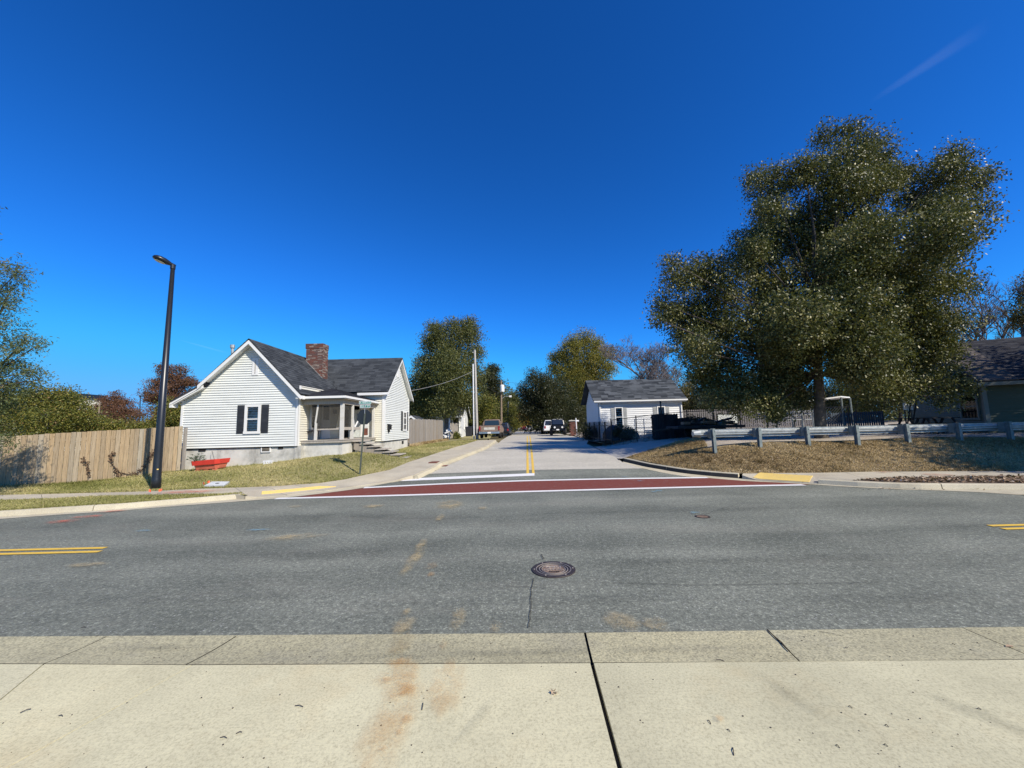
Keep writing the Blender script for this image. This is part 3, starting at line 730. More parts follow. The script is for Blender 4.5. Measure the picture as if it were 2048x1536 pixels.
wood('fence_wood', [(0.30, 0.265, 0.205), (0.31, 0.24, 0.155), (0.375, 0.28, 0.17), (0.345, 0.305, 0.235), (0.40, 0.32, 0.205)])
wood('grey_wood', [(0.24, 0.225, 0.20), (0.33, 0.305, 0.27), (0.28, 0.24, 0.19), (0.40, 0.37, 0.33)])
wood('picket_wood_shade', [(0.15, 0.14, 0.145), (0.20, 0.19, 0.19), (0.17, 0.16, 0.15)]); wood('blue_wood', [(0.10, 0.13, 0.17), (0.13, 0.16, 0.20)])  # picket wood is darker: the big tree's shade is put into its colour
wood('old_wood', [(0.34, 0.31, 0.26), (0.44, 0.40, 0.34), (0.30, 0.28, 0.25)])
n_ = N('brick'); _oi = n_.n('ObjectInfo'); _c = n_.ramp(n_.mix(0.6, _oi.outputs['Random'], n_.tint()), [(0.1, (0.09, 0.03, 0.022)), (0.4, (0.17, 0.06, 0.04)), (0.65, (0.10, 0.06, 0.05)), (0.9, (0.28, 0.22, 0.18))])
n_.col(n_.mix(0.5, _c, n_.ramp(n_.noise(n_.pos(), 30, 5), [(0.3, (0.6,) * 3), (0.7, (1.2,) * 3)]), 'MULTIPLY')); n_.set(Roughness=0.9)
plain('mortar', (0.45, 0.41, 0.36), 0.95)
plain('galvanised', (0.40, 0.42, 0.41), 0.5, 0.55, 0.2, 9.0); plain('galv_post', (0.20, 0.235, 0.225), 0.65, 0.25, 0.25, 7.0)
plain('black_metal', (0.012, 0.0125, 0.014), 0.42, 0.2, 0.1); plain('pole_black', (0.016, 0.018, 0.022), 0.35, 0.1, 0.1, 3.0, spec=0.6)
plain('dark_sign', (0.028, 0.034, 0.038), 0.45, 0.3, 0.1); plain('post_green', (0.10, 0.115, 0.09), 0.6, 0.3, 0.2)
plain('sign_green', (0.01, 0.20, 0.145), 0.4); plain('sign_white', (0.78, 0.80, 0.79), 0.45); plain('sign_red', (0.35, 0.02, 0.02), 0.45)
plain('shutter_dark', (0.028, 0.031, 0.035), 0.6, 0, 0.15); plain('shutter_grey', (0.36, 0.37, 0.36), 0.6)
plain('dark_void', (0.012, 0.011, 0.010), 0.9); plain('blind', (0.33, 0.29, 0.23), 0.8, 0, 0.3, 3); plain('curtain', (0.62, 0.63, 0.62), 0.85, 0, 0.2, 5)
plain('planter_red', (0.60, 0.045, 0.03), 0.5, 0, 0.12, 4); plain('planter_faded', (0.58, 0.15, 0.09), 0.6, 0, 0.25, 4)
plain('flag_orange', (0.90, 0.13, 0.04), 0.6); plain('lid_grey', (0.56, 0.58, 0.57), 0.6); plain('rust', (0.16, 0.055, 0.035), 0.8, 0, 0.3)
plain('cast_iron', (0.040, 0.030, 0.026), 0.6, 0.15, 0.3, 20); plain('cast_worn', (0.20, 0.135, 0.09), 0.65, 0.1, 0.5, 14); plain('iron_polished', (0.42, 0.36, 0.30), 0.45, 0.4, 0.15)
plain('pole_wood', (0.22, 0.165, 0.115), 0.9, 0, 0.2, 8); plain('pole_pale', (0.40, 0.38, 0.34), 0.8, 0, 0.15, 5); plain('white_plastic', (0.75, 0.75, 0.73), 0.5)
plain('tyre', (0.015, 0.015, 0.016), 0.85); plain('rim', (0.35, 0.35, 0.36), 0.35, 0.8); plain('car_white', (0.75, 0.75, 0.74), 0.25); plain('car_black', (0.012, 0.012, 0.016), 0.25)
plain('car_navy', (0.02, 0.025, 0.04), 0.25); plain('car_tan', (0.24, 0.17, 0.125), 0.45, 0.1, 0.3, 6); plain('car_red', (0.35, 0.03, 0.03), 0.3); plain('car_silver', (0.5, 0.5, 0.51), 0.3, 0.4)
plain('tail_red', (0.28, 0.015, 0.012), 0.3); plain('lamp_clear', (0.75, 0.75, 0.72), 0.15); plain('chrome', (0.6, 0.6, 0.6), 0.2, 0.9)
plain('bark', (0.115, 0.095, 0.072), 0.95, 0, 0.35, 7, 0.5); plain('bark_grey', (0.19, 0.175, 0.155), 0.95, 0, 0.3, 7, 0.5); plain('bark_dark', (0.06, 0.05, 0.042), 0.95, 0, 0.3, 6); plain('twig', (0.15, 0.125, 0.115), 0.9, 0, 0.25, 2)
plain('lens', (0.55, 0.57, 0.52), 0.3); plain('wire_dark', (0.03, 0.03, 0.03), 0.6); plain('wire_pale', (0.3, 0.3, 0.29), 0.6)
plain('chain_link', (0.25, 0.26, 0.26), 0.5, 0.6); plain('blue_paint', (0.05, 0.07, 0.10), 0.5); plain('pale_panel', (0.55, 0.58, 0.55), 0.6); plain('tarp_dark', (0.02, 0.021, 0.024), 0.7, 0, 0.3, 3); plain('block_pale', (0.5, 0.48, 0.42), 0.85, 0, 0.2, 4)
n_ = N('glass'); n_.col((0.02, 0.024, 0.028)); n_.set(Roughness=0.06, **{'Specular IOR Level': 0.8})
n_ = N('window_glass'); n_.set(Roughness=0.03); n_.col((0.8, 0.82, 0.82)); _t = n_.n('BsdfTransparent'); _g = n_.n('BsdfGlossy'); _g.inputs['Roughness'].default_value = 0.03; _f = n_.n('Fresnel'); _f.inputs[0].default_value = 1.6; _m = n_.n('MixShader'); n_.l(_f.outputs[0], _m.inputs[0]); n_.l(_t.outputs[0], _m.inputs[1]); n_.l(_g.outputs[0], _m.inputs[2]); n_.l(_m.outputs[0], n_.nt.nodes['Material Output'].inputs[0])
X = MATS

# ------------------------------------------------------------------ building helpers
def lap_wall(name, parent, P, u0, u1, z0, z1, mat, umin=None, umax=None, row=0.105, out=(0, -1, 0)):
    """lapped boards on a wall; P(u, z) gives the wall point, out the outward normal"""
    o = Vector(out); m = M(); z = z0
    umin = umin or (lambda z: u0); umax = umax or (lambda z: u1)
    while z < z1 - 1e-4:
        zt = min(z + row, z1); a0, a1, b0, b1 = umin(z), umax(z), umin(zt), umax(zt)
        if a1 - a0 > 0.03:
            if b1 < b0: b0 = b1 = (b0 + b1) / 2
            p = [P(a0, z) + o * 0.036, P(a1, z) + o * 0.036, P(b1, zt) + o * 0.004, P(b0, zt) + o * 0.004, P(a0, z), P(a1, z)]
            t = random.random(); m.add(p, [(0, 1, 2, 3), (4, 5, 1, 0)], tint=t)
        z = zt
    return S(m.build(name, X[mat], parent), 'stuff')
def roof_plane(name, parent, e0, e1, r1, r0, mat, th=0.07, row=0.16, tab=0.33):
    """e0-e1 the eave, r0-r1 the ridge (r0 above e0); overlapping shingle courses with butted tabs"""
    e0, e1, r1, r0 = map(Vector, (e0, e1, r1, r0)); nrm = (e1 - e0).cross(r0 - e0).normalized()
    if nrm.z < 0: nrm = -nrm
    m = M(); m.slab([e0, e1, r1, r0], -nrm * th, tint=0.3)
    k = max(1, int(((e0 - r0).length + (e1 - r1).length) / 2 / row))
    for i in range(k):
        a0, a1 = e0.lerp(r0, i / k), e1.lerp(r1, i / k); b0, b1 = e0.lerp(r0, (i + 1) / k), e1.lerp(r1, (i + 1) / k)
        L = (a1 - a0).length; q = max(1, int(L / tab)); s = random.random() / q
        cuts = [0] + [min(1, max(0, (j + s * q * .9) / q)) for j in range(1, q)] + [1]
        for c0, c1 in zip(cuts, cuts[1:]):
            if c1 - c0 < 1e-4: continue
            m.add([a0.lerp(a1, c0) + nrm * .014, a0.lerp(a1, c1) + nrm * .014, b0.lerp(b1, c1) + nrm * .003, b0.lerp(b1, c0) + nrm * .003, a0.lerp(a1, c0), a0.lerp(a1, c1)], [(0, 1, 2, 3), (4, 5, 1, 0)], tint=random.random())
    return m.build(name, X[mat], parent)
def window(parent, c, w, h, nrm, frame_mat='trim_white', sashes=2, panes=1, fw=0.09, inner='blind', shut=None, sw=0.34, dep=0.05):
    """window on a wall: c centre on the wall face, nrm outward"""
    c = Vector(c); nv = Vector(nrm).normalized(); uv = Vector((0, 0, 1)).cross(nv); uv.normalize(); zv = Vector((0, 0, 1))
    def bx(m, u0, u1, z0, z1, d0, d1):
        vs = [c + uv * u + zv * z + nv * d for d in (d0, d1) for u, z in ((u0, z0), (u1, z0), (u1, z1), (u0, z1))]
        m.add(vs, [(3, 2, 1, 0), (4, 5, 6, 7), (0, 1, 5, 4), (1, 2, 6, 5), (2, 3, 7, 6), (3, 0, 4, 7)])
    m = M(); bx(m, -w / 2 + fw, w / 2 - fw, -h / 2 + fw, h / 2 - fw, 0.024, 0.026); win = m.build('window', X[inner], parent)
    m = M()
    for u0, u1, z0, z1 in ((-w / 2, w / 2, h / 2 - fw, h / 2), (-w / 2, -w / 2 + fw, -h / 2 + fw, h / 2 - fw), (w / 2 - fw, w / 2, -h / 2 + fw, h / 2 - fw), (-w / 2 - .02, w / 2 + .02, -h / 2, -h / 2 + fw)): bx(m, u0, u1, z0, z1, 0.0, dep + .025)
    m.build('frame', X[frame_mat], win)
    m = M()
    for s in range(1, sashes): bx(m, -w / 2 + fw, w / 2 - fw, -h / 2 + h * s / sashes - .022, -h / 2 + h * s / sashes + .022, 0.03, dep)
    for s in range(1, panes): bx(m, -w / 2 + w * s / panes - .012, -w / 2 + w * s / panes + .012, -h / 2 + fw, h / 2 - fw, 0.03, dep - .006)
    m.build('sash', X[frame_mat], win)
    m = M(); bx(m, -w / 2 + fw, w / 2 - fw, -h / 2 + fw, h / 2 - fw, 0.036, 0.040); m.build('pane', X['window_glass'], win)
    if shut:
        for s in (-1, 1):
            m = M(); u = s * (w / 2 + sw / 2 + .01)
            bx(m, u - sw / 2, u + sw / 2, -h / 2 + .02, h / 2 - .02, 0.024, 0.045)
            for z0, z1 in ((-h / 2 + .08, -.03), (.03, h / 2 - .08)):
                k = int((z1 - z0) / .06)
                for i in range(k): bx(m, u - sw / 2 + .04, u + sw / 2 - .04, z0 + i * .06, z0 + i * .06 + .035, 0.045, 0.056)
            m.build('shutter', X[shut], win)
    return win

# ================================================================== the white corner house
A_Y = 17.0
pL, pR = at(358, 900, A_Y), at(594, 895, A_Y); XL, XR = pL.x, pR.x
FZ = (at(362, 897, A_Y).z + at(594, 892, A_Y).z) / 2
pk = at(508, 676, A_Y); eR = at(592, 770, A_Y); bk_ = at(412, 768, A_Y); eL = at(352, 803, A_Y)
RX, RZ = pk.x, pk.z - 0.10
sR = (RZ - eR.z) / (eR.x - RX); sL = (RZ - bk_.z) / (RX - bk_.x); sL2 = (bk_.z - eL.z) / (bk_.x - eL.x)
def roofA(x):
    if x > RX: return RZ - (x - RX) * sR
    if x > bk_.x: return RZ - (RX - x) * sL
    return bk_.z - (bk_.x - x) * sL2
house = thing('corner_house', ((XL + XR) / 2, 19, 0.3), 'white sided cottage with grey roof, brick chimney and screened corner porch', 'house')
BX, BY0, BY1 = at(768, 850, 21.4).x, 21.4, 26.4; BM = (BY0 + BY1) / 2; BRZ = at(800, 714, BM).z - .05
bE = at(766, 781, BY0 - .2).z; sB = (BRZ - bE) / (BM - BY0 + .2)
zg = lambda x, y: z_lawn(x, y) - 0.25
m = M()      # plain wall cores behind the boards
for x0, x1, y0, y1 in ((XL, XR, A_Y, 24.0),): m.bx(x0 + .01, x1 - .01, y0 + .01, y1, FZ, min(eR.z, eL.z) - .05)
gl = [(XL + .01, min(eR.z, eL.z) - .05), (XR - .01, min(eR.z, eL.z) - .05), (XR - .01, roofA(XR) - .08), (RX, RZ - .1), (bk_.x, bk_.z - .09), (XL + .01, roofA(XL) - .08)]
for y0, y1 in ((A_Y + .01, A_Y + .12),):
    k = len(gl); m.add([(x, y0, z) for x, z in gl] + [(x, y1, z) for x, z in gl], [tuple(range(k)), tuple(range(2 * k - 1, k - 1, -1))] + [(i, i + k, (i + 1) % k + k, (i + 1) % k) for i in range(k)])
m.bx(XR - .5, BX - .01, BY0 + .01, BY1, FZ, bE - .05)
m.add([(BX - .12, BY0 + .01, bE - .05), (BX - .12, BY1, bE - .05), (BX - .12, BM, BRZ - .1), (BX - .01, BY0 + .01, bE - .05), (BX - .01, BY1, bE - .05), (BX - .01, BM, BRZ - .1)], [(0, 1, 2), (5, 4, 3), (0, 3, 4, 1), (1, 4, 5, 2), (2, 5, 3, 0)])
m.build('wall', X['siding_white'], house)
lap_wall('siding', house, lambda u, z: Vector((u, A_Y, z)), XL, XR, FZ, RZ - .2, 'siding_white',
         lambda z: XL if z < roofA(XL) - .2 else (bk_.x - (bk_.z - .2 - z) / sL2 if z < bk_.z - .2 else RX - (RZ - .2 - z) / sL), lambda z: XR if z < roofA(XR) - .2 else RX + (RZ - .2 - z) / sR)
lap_wall('siding', house, lambda u, z: Vector((XR, u, z)), A_Y, BY0, FZ, eR.z - .02, 'siding_cream', out=(1, 0, 0))
lap_wall('siding', house, lambda u, z: Vector((u, BY0, z)), XR, BX, FZ, bE - .02, 'siding_cream')
lap_wall('siding', house, lambda u, z: Vector((BX, u, z)), BY0, BY1, FZ, BRZ - .1, 'siding_white',
         lambda z: BY0 if z < bE - .1 else BM - (BRZ - .1 - z) / sB, lambda z: BY1 if z < bE - .1 else BM + (BRZ - .1 - z) / sB, out=(1, 0, 0))
def cb(*b): M().bx(*b).build('corner_board', X['trim_white'], house)
for x, y in ((XL + .045, A_Y - .024), (XR - .045, A_Y - .024)): cb(x - .05, x + .05, y - .016, y + .022, FZ - .01, roofA(x) - .12)
cb(XR + .026, XR + .042, A_Y - .038, A_Y + .09, FZ - .01, eR.z - .05); cb(BX - .10, BX + .045, BY0 - .05, BY0 - .02, FZ, bE - .05); cb(BX + .022, BX + .046, BY0 - .019, BY0 + .1, FZ, bE - .05); cb(BX + .022, BX + .044, BY1 - .1, BY1 + .02, FZ, bE - .05)
# foundation with vents
m = M()
for x0, x1, y0, y1 in ((XL + .04, XR - .04, A_Y + .05, 23.8), (XR - .04, BX - .05, BY0 + .05, BY1 - .05)):
    m.prism([(x0, y0), (x1, y0), (x1, y1), (x0, y1)], zg, FZ - .005)
m.bx(XR - .12, XR + .16, A_Y + .02, A_Y + .5, z_lawn(XR, A_Y) - .25, FZ - .012)
m.build('foundation', X['stucco'], house)
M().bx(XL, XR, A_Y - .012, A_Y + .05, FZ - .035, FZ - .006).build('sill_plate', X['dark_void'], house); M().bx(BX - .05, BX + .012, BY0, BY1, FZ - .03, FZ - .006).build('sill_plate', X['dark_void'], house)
for px0, px1, py0, py1, full in ((397, 411, 897, 903, 0), (524, 540, 892.5, 903, 1), (556, 566, 893, 898, 0)):
    a, b = at(px0, py1, A_Y + .03), at(px1, py0, A_Y + .03); m = M(); m.bx(a.x, b.x, A_Y + .02, A_Y + .05, a.z, b.z); v = m.build('vent', X['dark_void'], house)
    if full:
        m = M()
        for u0, u1, w0, w1 in ((a.x - .04, b.x + .04, a.z - .04, a.z), (a.x - .04, a.x, a.z, b.z), (b.x, b.x + .04, a.z, b.z)): m.bx(u0, u1, A_Y + .005, A_Y + .045, w0, w1)
        m.build('frame', X['trim_white'], v)
        m = M(); [m.bx(a.x, b.x, A_Y + .012, A_Y + .02, a.z + (b.z - a.z) * i / 4 + .01, a.z + (b.z - a.z) * i / 4 + .028) for i in range(4)]; m.build('slat', X['blind'], v)
a = at(839, 902, 0.1) if 0 else None
m = M(); m.bx(BX - .06, BX - .035, 25.0, 25.4, FZ - .32, FZ - .12); m.build('vent', X['dark_void'], house)
# roofs
OH, ex = .34, .26
YB = 24.6
roof = roof_plane('roof', house, (XR + ex, YB, roofA(XR + ex)), (XR + ex, A_Y - OH, roofA(XR + ex)), (RX, A_Y - OH, RZ), (RX, YB, RZ), 'shingle_grey')
roof_plane('roof_slope', roof, (bk_.x, A_Y - OH, bk_.z), (bk_.x, YB, bk_.z), (RX, YB, RZ), (RX, A_Y - OH, RZ), 'shingle_grey')
XE = XL - .3
roof_plane('roof_slope', roof, (XE, A_Y - OH + .05, roofA(XE)), (XE, YB, roofA(XE)), (bk_.x + .15, YB, bk_.z + .03), (bk_.x + .15, A_Y - OH + .05, bk_.z + .03), 'shingle_grey')
roof_plane('roof_slope', roof, (RX, BY0 - .25, BRZ - (BM - BY0 + .25) * sB), (BX + .28, BY0 - .25, BRZ - (BM - BY0 + .25) * sB), (BX + .28, BM, BRZ), (RX, BM, BRZ), 'shingle_grey')
roof_plane('roof_slope', roof, (BX + .28, BY1 + .25, BRZ - (BM - BY0 + .25) * sB), (RX, BY1 + .25, BRZ - (BM - BY0 + .25) * sB), (RX, BM, BRZ), (BX + .28, BM, BRZ), 'shingle_grey')
# rake boards, soffits and fascias
def rake(a, b, y0, drop=.17, out=.03, mat='trim_white', axis='y'):
    a, b = Vector(a), Vector(b); m = M(); d = Vector((0, out, 0)) if axis == 'y' else Vector((out, 0, 0))
    m.slab([a - Vector((0, 0, .075)), b - Vector((0, 0, .075)), b - Vector((0, 0, .075 + drop)), a - Vector((0, 0, .075 + drop))], d)
    return m.build('rake_board', X[mat], house)
yF = A_Y - OH - .01
rake((bk_.x - .1, yF, roofA(bk_.x) - .02), (RX, yF, RZ), yF); rake((RX + .002, yF, RZ), (XR + ex, yF, roofA(XR + ex)), yF); rake((XE, yF + .06, roofA(XE)), (bk_.x + .1, yF + .06, bk_.z + .02), yF, .16)
for a, b in (((bk_.x - .1, bk_.z), (RX, RZ)), ((RX + .002, RZ), (XR + ex, roofA(XR + ex))), ((XE, roofA(XE)), (bk_.x + .05, bk_.z))):
    m = M(); z_ = Vector((0, 0, -.16)); p0, p1 = Vector((a[0], yF + .03, a[1])) + z_, Vector((b[0], yF + .03, b[1])) + z_
    m.slab([p0, p1, p1 + Vector((0, OH + .0, 0)), p0 + Vector((0, OH + .0, 0))], (0, 0, -.02)); m.build('soffit', X['trim_white'], house)
zE = roofA(XR + ex)
m = M(); m.bx(XR + ex - .03, XR + ex - .005, A_Y - OH + .02, BY0 - .1, zE - .22, zE - .07); m.build('fascia', X['trim_white'], house)
m = M(); m.bx(XR + .03, XR + ex - .031, A_Y - OH + .02, BY0, zE - .20, zE - .17); m.build('soffit', X['trim_white'], house)
zB = BRZ - (BM - BY0 + .25) * sB
m = M(); m.bx(XR + .9, BX + .25, BY0 - .24, BY0 - .21, zB - .2, zB - .06); m.build('fascia', X['trim_white'], house)
m = M(); m.bx(XR + .5, BX + .0, BY0 - .209, BY0 - .025, zB - .18, zB - .15); m.build('soffit', X['trim_white'], house)
xF = BX + .28
for s, yy in ((-1, BY0 - .25), (1, BY1 + .25)):
    rake((xF - .03, yy, zB), (xF - .03, BM + .001 * s, BRZ), 0, .18, .03, axis='x')
    m = M(); p0, p1 = Vector((xF - .03, yy, zB - .16)), Vector((xF - .03, BM, BRZ - .16)); m.slab([p0, p1, p1 - Vector((.25, 0, 0)), p0 - Vector((.25, 0, 0))], (0, 0, -.02)); m.build('soffit', X['trim_white'], house)
m = M(); m.bx(XE - .01, XE + .12, yF + .05, A_Y, roofA(XE) - .28, roofA(XE) - .09); m.build('eave_return', X['trim_white'], house)
# gable vents
a, b = at(505, 751, A_Y), at(519, 716, A_Y); m = M(); m.bx(a.x, b.x, A_Y - .05, A_Y, a.z, b.z); v = m.build('gable_vent', X['trim_white'], house)
m = M(); [m.bx(a.x + .11, b.x - .11, A_Y - .056, A_Y - .051, a.z + .08 + i * .055, a.z + .11 + i * .055) for i in range(int((b.z - a.z - .15) / .055))]; m.build('louver', X['blind'], v)
m = M(); m.bx(BX, BX + .05, BM - .22, BM + .22, BRZ - 1.25, BRZ - .5); v = m.build('gable_vent', X['trim_white'], house)
# windows
a, b = at(489, 868, A_Y), at(524, 808.5, A_Y); window(house, ((a.x + b.x) / 2, A_Y, (a.z + b.z) / 2), b.x - a.x, b.z - a.z, (0, -1, 0), sashes=2, fw=.11, inner='blind', shut='shutter_dark', sw=.33)
y0 = BX / ((801.5 - 1024) / FPX); y1 = BX / ((813 - 1024) / FPX); zc = (at(806, 821, 24.2).z + at(806, 862, 24.2).z) / 2
window(house, (BX, (y0 + y1) / 2, zc), 0.86, at(806, 821, 24.2).z - at(806, 862, 24.2).z, (1, 0, 0), sashes=3, panes=2, fw=.1, inner='curtain', shut='shutter_dark', sw=.36)
# chimney of separate bricks
cx0, cx1, cy0, cy1 = at(612.5, 700, 20.9).x, at(646, 700, 20.9).x, 20.9, 21.5; cz0, cz1 = 4.55, at(630, 687, 20.9).z
ch = M().bx(cx0 + .01, cx1 - .01, cy0 + .01, cy1 - .01, cz0, cz1 - .02).build('chimney', X['mortar'], roof)
bh, bl = .071, .215; bricks = M(); zi = 0
z = cz0
while z + bh <= cz1 + .01:
    off = (zi % 2) * bl / 2; corb = .03 if z > cz1 - .3 else 0
    for side in range(4):
        L0, L1 = ((cx0, cx1), (cy0, cy1), (cx0, cx1), (cy0, cy1))[side]; u = L0 - off
        while u < L1 - .01:
            a, b = max(u, L0), min(u + bl - .012, L1)
            if b - a > .03:
                d = corb + random.uniform(0, .008); t = random.random()
                if side == 0: bricks.bx(a - corb, b + corb * 0, cy0 - d, cy0 + .01, z, z + bh - .012, tint=t)
                elif side == 1: bricks.bx(cx1 - .01, cx1 + d, a, b, z, z + bh - .012, tint=t)
                elif side == 2: bricks.bx(a, b, cy1 - .01, cy1 + d, z, z + bh - .012, tint=t)
                else: bricks.bx(cx0 - d, cx0 + .01, a, b, z, z + bh - .012, tint=t)
            u += bl
    z += bh; zi += 1
S(bricks.build('bricks', X['brick'], roof), 'stuff')
m = M(); m.tube([at(465, 735, 19.5), at(465, 694, 19.5)], .07, 10); m.tube([at(465, 696, 19.5), at(465, 690, 19.5)], .11, 10); m.build('flue_pipe', X['galvanised'], roof)
m = M(); m.slab([(cx1, cy0 - .06, roofA(cx1) + .02), (cx0 - .0, cy0 - .06, roofA(cx0) + .02), (cx0, cy0 - .0, roofA(cx0) + .02), (cx1, cy0, roofA(cx1) + .02)], (0, 0, .015)); m.build('flashing', X['galvanised'], roof)

# porch
PX = at(683, 880, 17.3).x + .08; PY0, PY1 = 17.25, BY0; DZ = at(640, 880, PY0).z
porch_g = lambda x, y: z_lawn(x, y) - .25
m = M(); m.prism([(XR + .03, PY0 + .08), (PX - .06, PY0 + .08), (PX - .06, PY1 - .02), (XR + .03, PY1 - .02)], porch_g, DZ - .13); m.build('porch_base', X['stucco'], house)
deck = M().bx(XR + .022, PX + .02, PY0 - .02, PY1 - .03, DZ - .128, DZ - .04).build('porch_deck', X['old_wood'], house)
for i in range(18):
    y = PY0 - .04 + i * (PY1 - PY0 - .05) / 18; M().bx(XR + .03, PX + .04, y, y + (PY1 - PY0) / 18 - .012, DZ - .038, DZ).build('plank', X['old_wood'], deck)
RZP = at(640, 790, PY0 - .2).z - .04; PRX = PX + .16; PRY = PY0 - .22
m = M(); ap = Vector((XR + .2, BY0 - 1.7, RZP + .62)); fl, fr_, br = Vector((XR + .02, PRY, RZP)), Vector((PRX, PRY, RZP)), Vector((PRX, BY0 + .0, RZP)); bl_ = Vector((XR + .2, BY0, RZP + .62))
pr = roof_plane('porch_roof', house, fl, fr_, ap + Vector((.05, 0, 0)), ap, 'shingle_black_and_shade', th=.05)
roof_plane('roof_slope', pr, fr_, br, bl_, ap, 'shingle_black_and_shade', th=.05)
m = M(); m.bx(XR + .03, PRX + .02, PRY - .02, PRY + .01, RZP - .11, RZP - .012); m.bx(PRX - .01, PRX + .02, PRY + .01, BY0 - .03, RZP - .11, RZP - .012); m.build('porch_fascia', X['trim_white'], house)
m = M(); m.bx(XR + .03, PRX - .01, PRY + .02, BY0 - .03, RZP - .155, RZP - .13); m.build('porch_ceiling', X['blind'], house)
m = M(); m.bx(XR + .04, PX - .02, PY0 + .02, PY0 + .14, RZP - .36, RZP - .161); m.bx(PX - .14, PX - .02, PY0 + .14, BY0 - .04, RZP - .36, RZP - .161); m.build('porch_beam', X['old_wood'], house)
def post(px, y, w=.11):
    x = at(px, 850, y).x; return M().bx(x - w / 2, x + w / 2, y - w / 2, y + w / 2, DZ, RZP - .36).build('porch_post', X['trim_old'], house)
post(684, PY0 + .1, .14); x = at(634, 850, PY0 + .1).x
m = M(); m.bar((x - .05, PY0 + .1, DZ), (x - .03, PY0 + .1, DZ + .75), .10); m.bar((x - .06, PY0 + .1, DZ + .75), (x + .04, PY0 + .1, RZP - .36), .07); m.build('porch_post', X['trim_old'], house)
for px in (703.5, 746):
    y = (PX - .08) / ((px - 1024) / FPX); y = min(y, BY0 - .12); M().bx(PX - .14, PX - .02, y - .06, y + .06, DZ, RZP - .36).build('porch_post', X['trim_old'], house)
m = M(); m.bx(PX - .11, PX - .05, PY0 + .18, 19.3, DZ + .42, DZ + .55); m.build('porch_rail', X['old_wood'], house)
m = M(); m.bx(x + .03, PX - .16, PY0 + .08, PY0 + .12, DZ + .44, DZ + .53); m.build('porch_rail', X['old_wood'], house)
m = M(); m.bar((PX - .08, 18.35, RZP - .5), (PX - .08, 18.7, DZ + .5), .035); m.bar((PX - .08, 18.6, DZ + .45), (PX - .08, 19.6, DZ + 1.25), .05); m.build('porch_brace', X['trim_white'], house)
n_ = N('screen_mesh'); n_.col((0.05, 0.048, 0.042)); n_.set(Roughness=0.9, **{'Specular IOR Level': 0.1}); _t = n_.n('BsdfTransparent'); _m = n_.n('MixShader'); _m.inputs[0].default_value = 0.78; n_.l(_t.outputs[0], _m.inputs[1]); n_.l(n_.b.outputs[0], _m.inputs[2]); n_.l(_m.outputs[0], n_.nt.nodes['Material Output'].inputs[0])
xs0 = at(622, 850, PY0 + .1).x
M().quad((xs0, PY0 + .08, RZP - .37), (PX - .15, PY0 + .08, RZP - .37), (PX - .35, PY0 + .08, DZ + .5), (xs0 + .15, PY0 + .08, DZ + .5)).build('insect_screen', X['screen_mesh'], house)
M().quad((PX - .08, PY0 + .2, RZP - .37), (PX - .08, 18.3, RZP - .37), (PX - .08, 18.3, DZ + .55), (PX - .08, PY0 + .2, DZ + .55)).build('insect_screen', X['screen_mesh'], house)
# openings on the two porch walls
m = M(); m.bx(XR + .03, XR + .06, 19.0, 19.9, DZ + .02, DZ + 1.8); dr = m.build('door', X['trim_white'], house); m = M(); m.bx(XR + .06, XR + .066, 19.15, 19.75, DZ + .95, DZ + 1.65); m.build('pane', X['glass'], dr)
window(house, (XR + .02, 18.3, DZ + 1.1), .75, 1.25, (1, 0, 0), inner='dark_void', sashes=2)
def opening(name, px0, px1, z0, z1, mat, dep=.03):
    a, b = at(px0, 850, BY0).x, at(px1, 850, BY0).x; return M().bx(a, b, BY0 - .03 - dep, BY0 - .024, z0, z1).build(name, X[mat], house)
opening('doorway', 687, 697.5, DZ + .0, RZP - .4, 'dark_void'); d1 = opening('screen_panel', 698, 721, DZ + .02, DZ + 1.75, 'pale_panel'); opening('transom', 698.5, 719, DZ + 1.79, RZP - .42, 'dark_void')
d2 = opening('door', 722, 738.5, DZ + .03, DZ + 1.85, 'trim_white', .05)
a, b = at(729.5, 850, BY0).x, at(737, 850, BY0).x; M().bx(a, b, BY0 - .09, BY0 - .082, DZ + .12, DZ + .5).build('kick_panel', X['rust'], d2); M().bx(a, b, BY0 - .09, BY0 - .082, DZ + .55, DZ + 1.1).build('door_panel', X['curtain'], d2)
M().box((XR + .12, 20.3, RZP - .55), (.12, .16, .22)).build('wall_lamp', X['black_metal'], house)
# front steps: seven boards going down towards the side street
st = thing('front_steps', (PX + 1, 18.6, z_lawn(PX + 1.6, 18.6)), 'weathered grey steps going down from the porch to the side street', 'steps')
x0 = PX + .05; x1 = at(806, 912, 18.6).x + .25; zb = z_lawn(x1, 18.6) + .03; NS = 7
for i in range(NS):
    xa = x0 + (x1 - x0) * i / NS; z = DZ - .10 - (DZ - .10 - zb) * i / (NS - 1)
    M().bx(xa - .03, xa + (x1 - x0) / NS + .05, 18.25, 19.35, z - .045, z).build('step', X['old_wood'], st)
m = M()
for y in (18.32, 19.28): m.slab([(x0, y, DZ - .16), (x1 - .1, y, zb - .06), (x1 - .1, y, zb - .3), (x0, y, DZ - .5)], (0, .05, 0))
m.build('stringer', X['grey_wood'], st)
m = M(); m.prism([(x0 + .02, 18.45), (x0 + 1.1, 18.45), (x0 + 1.1, 19.2), (x0 + .02, 19.2)], lambda x, y: z_lawn(x, y) - .2, lambda x, y: DZ - .30 - (x - x0) * .52); m.build('step_base', X['stucco'], st)
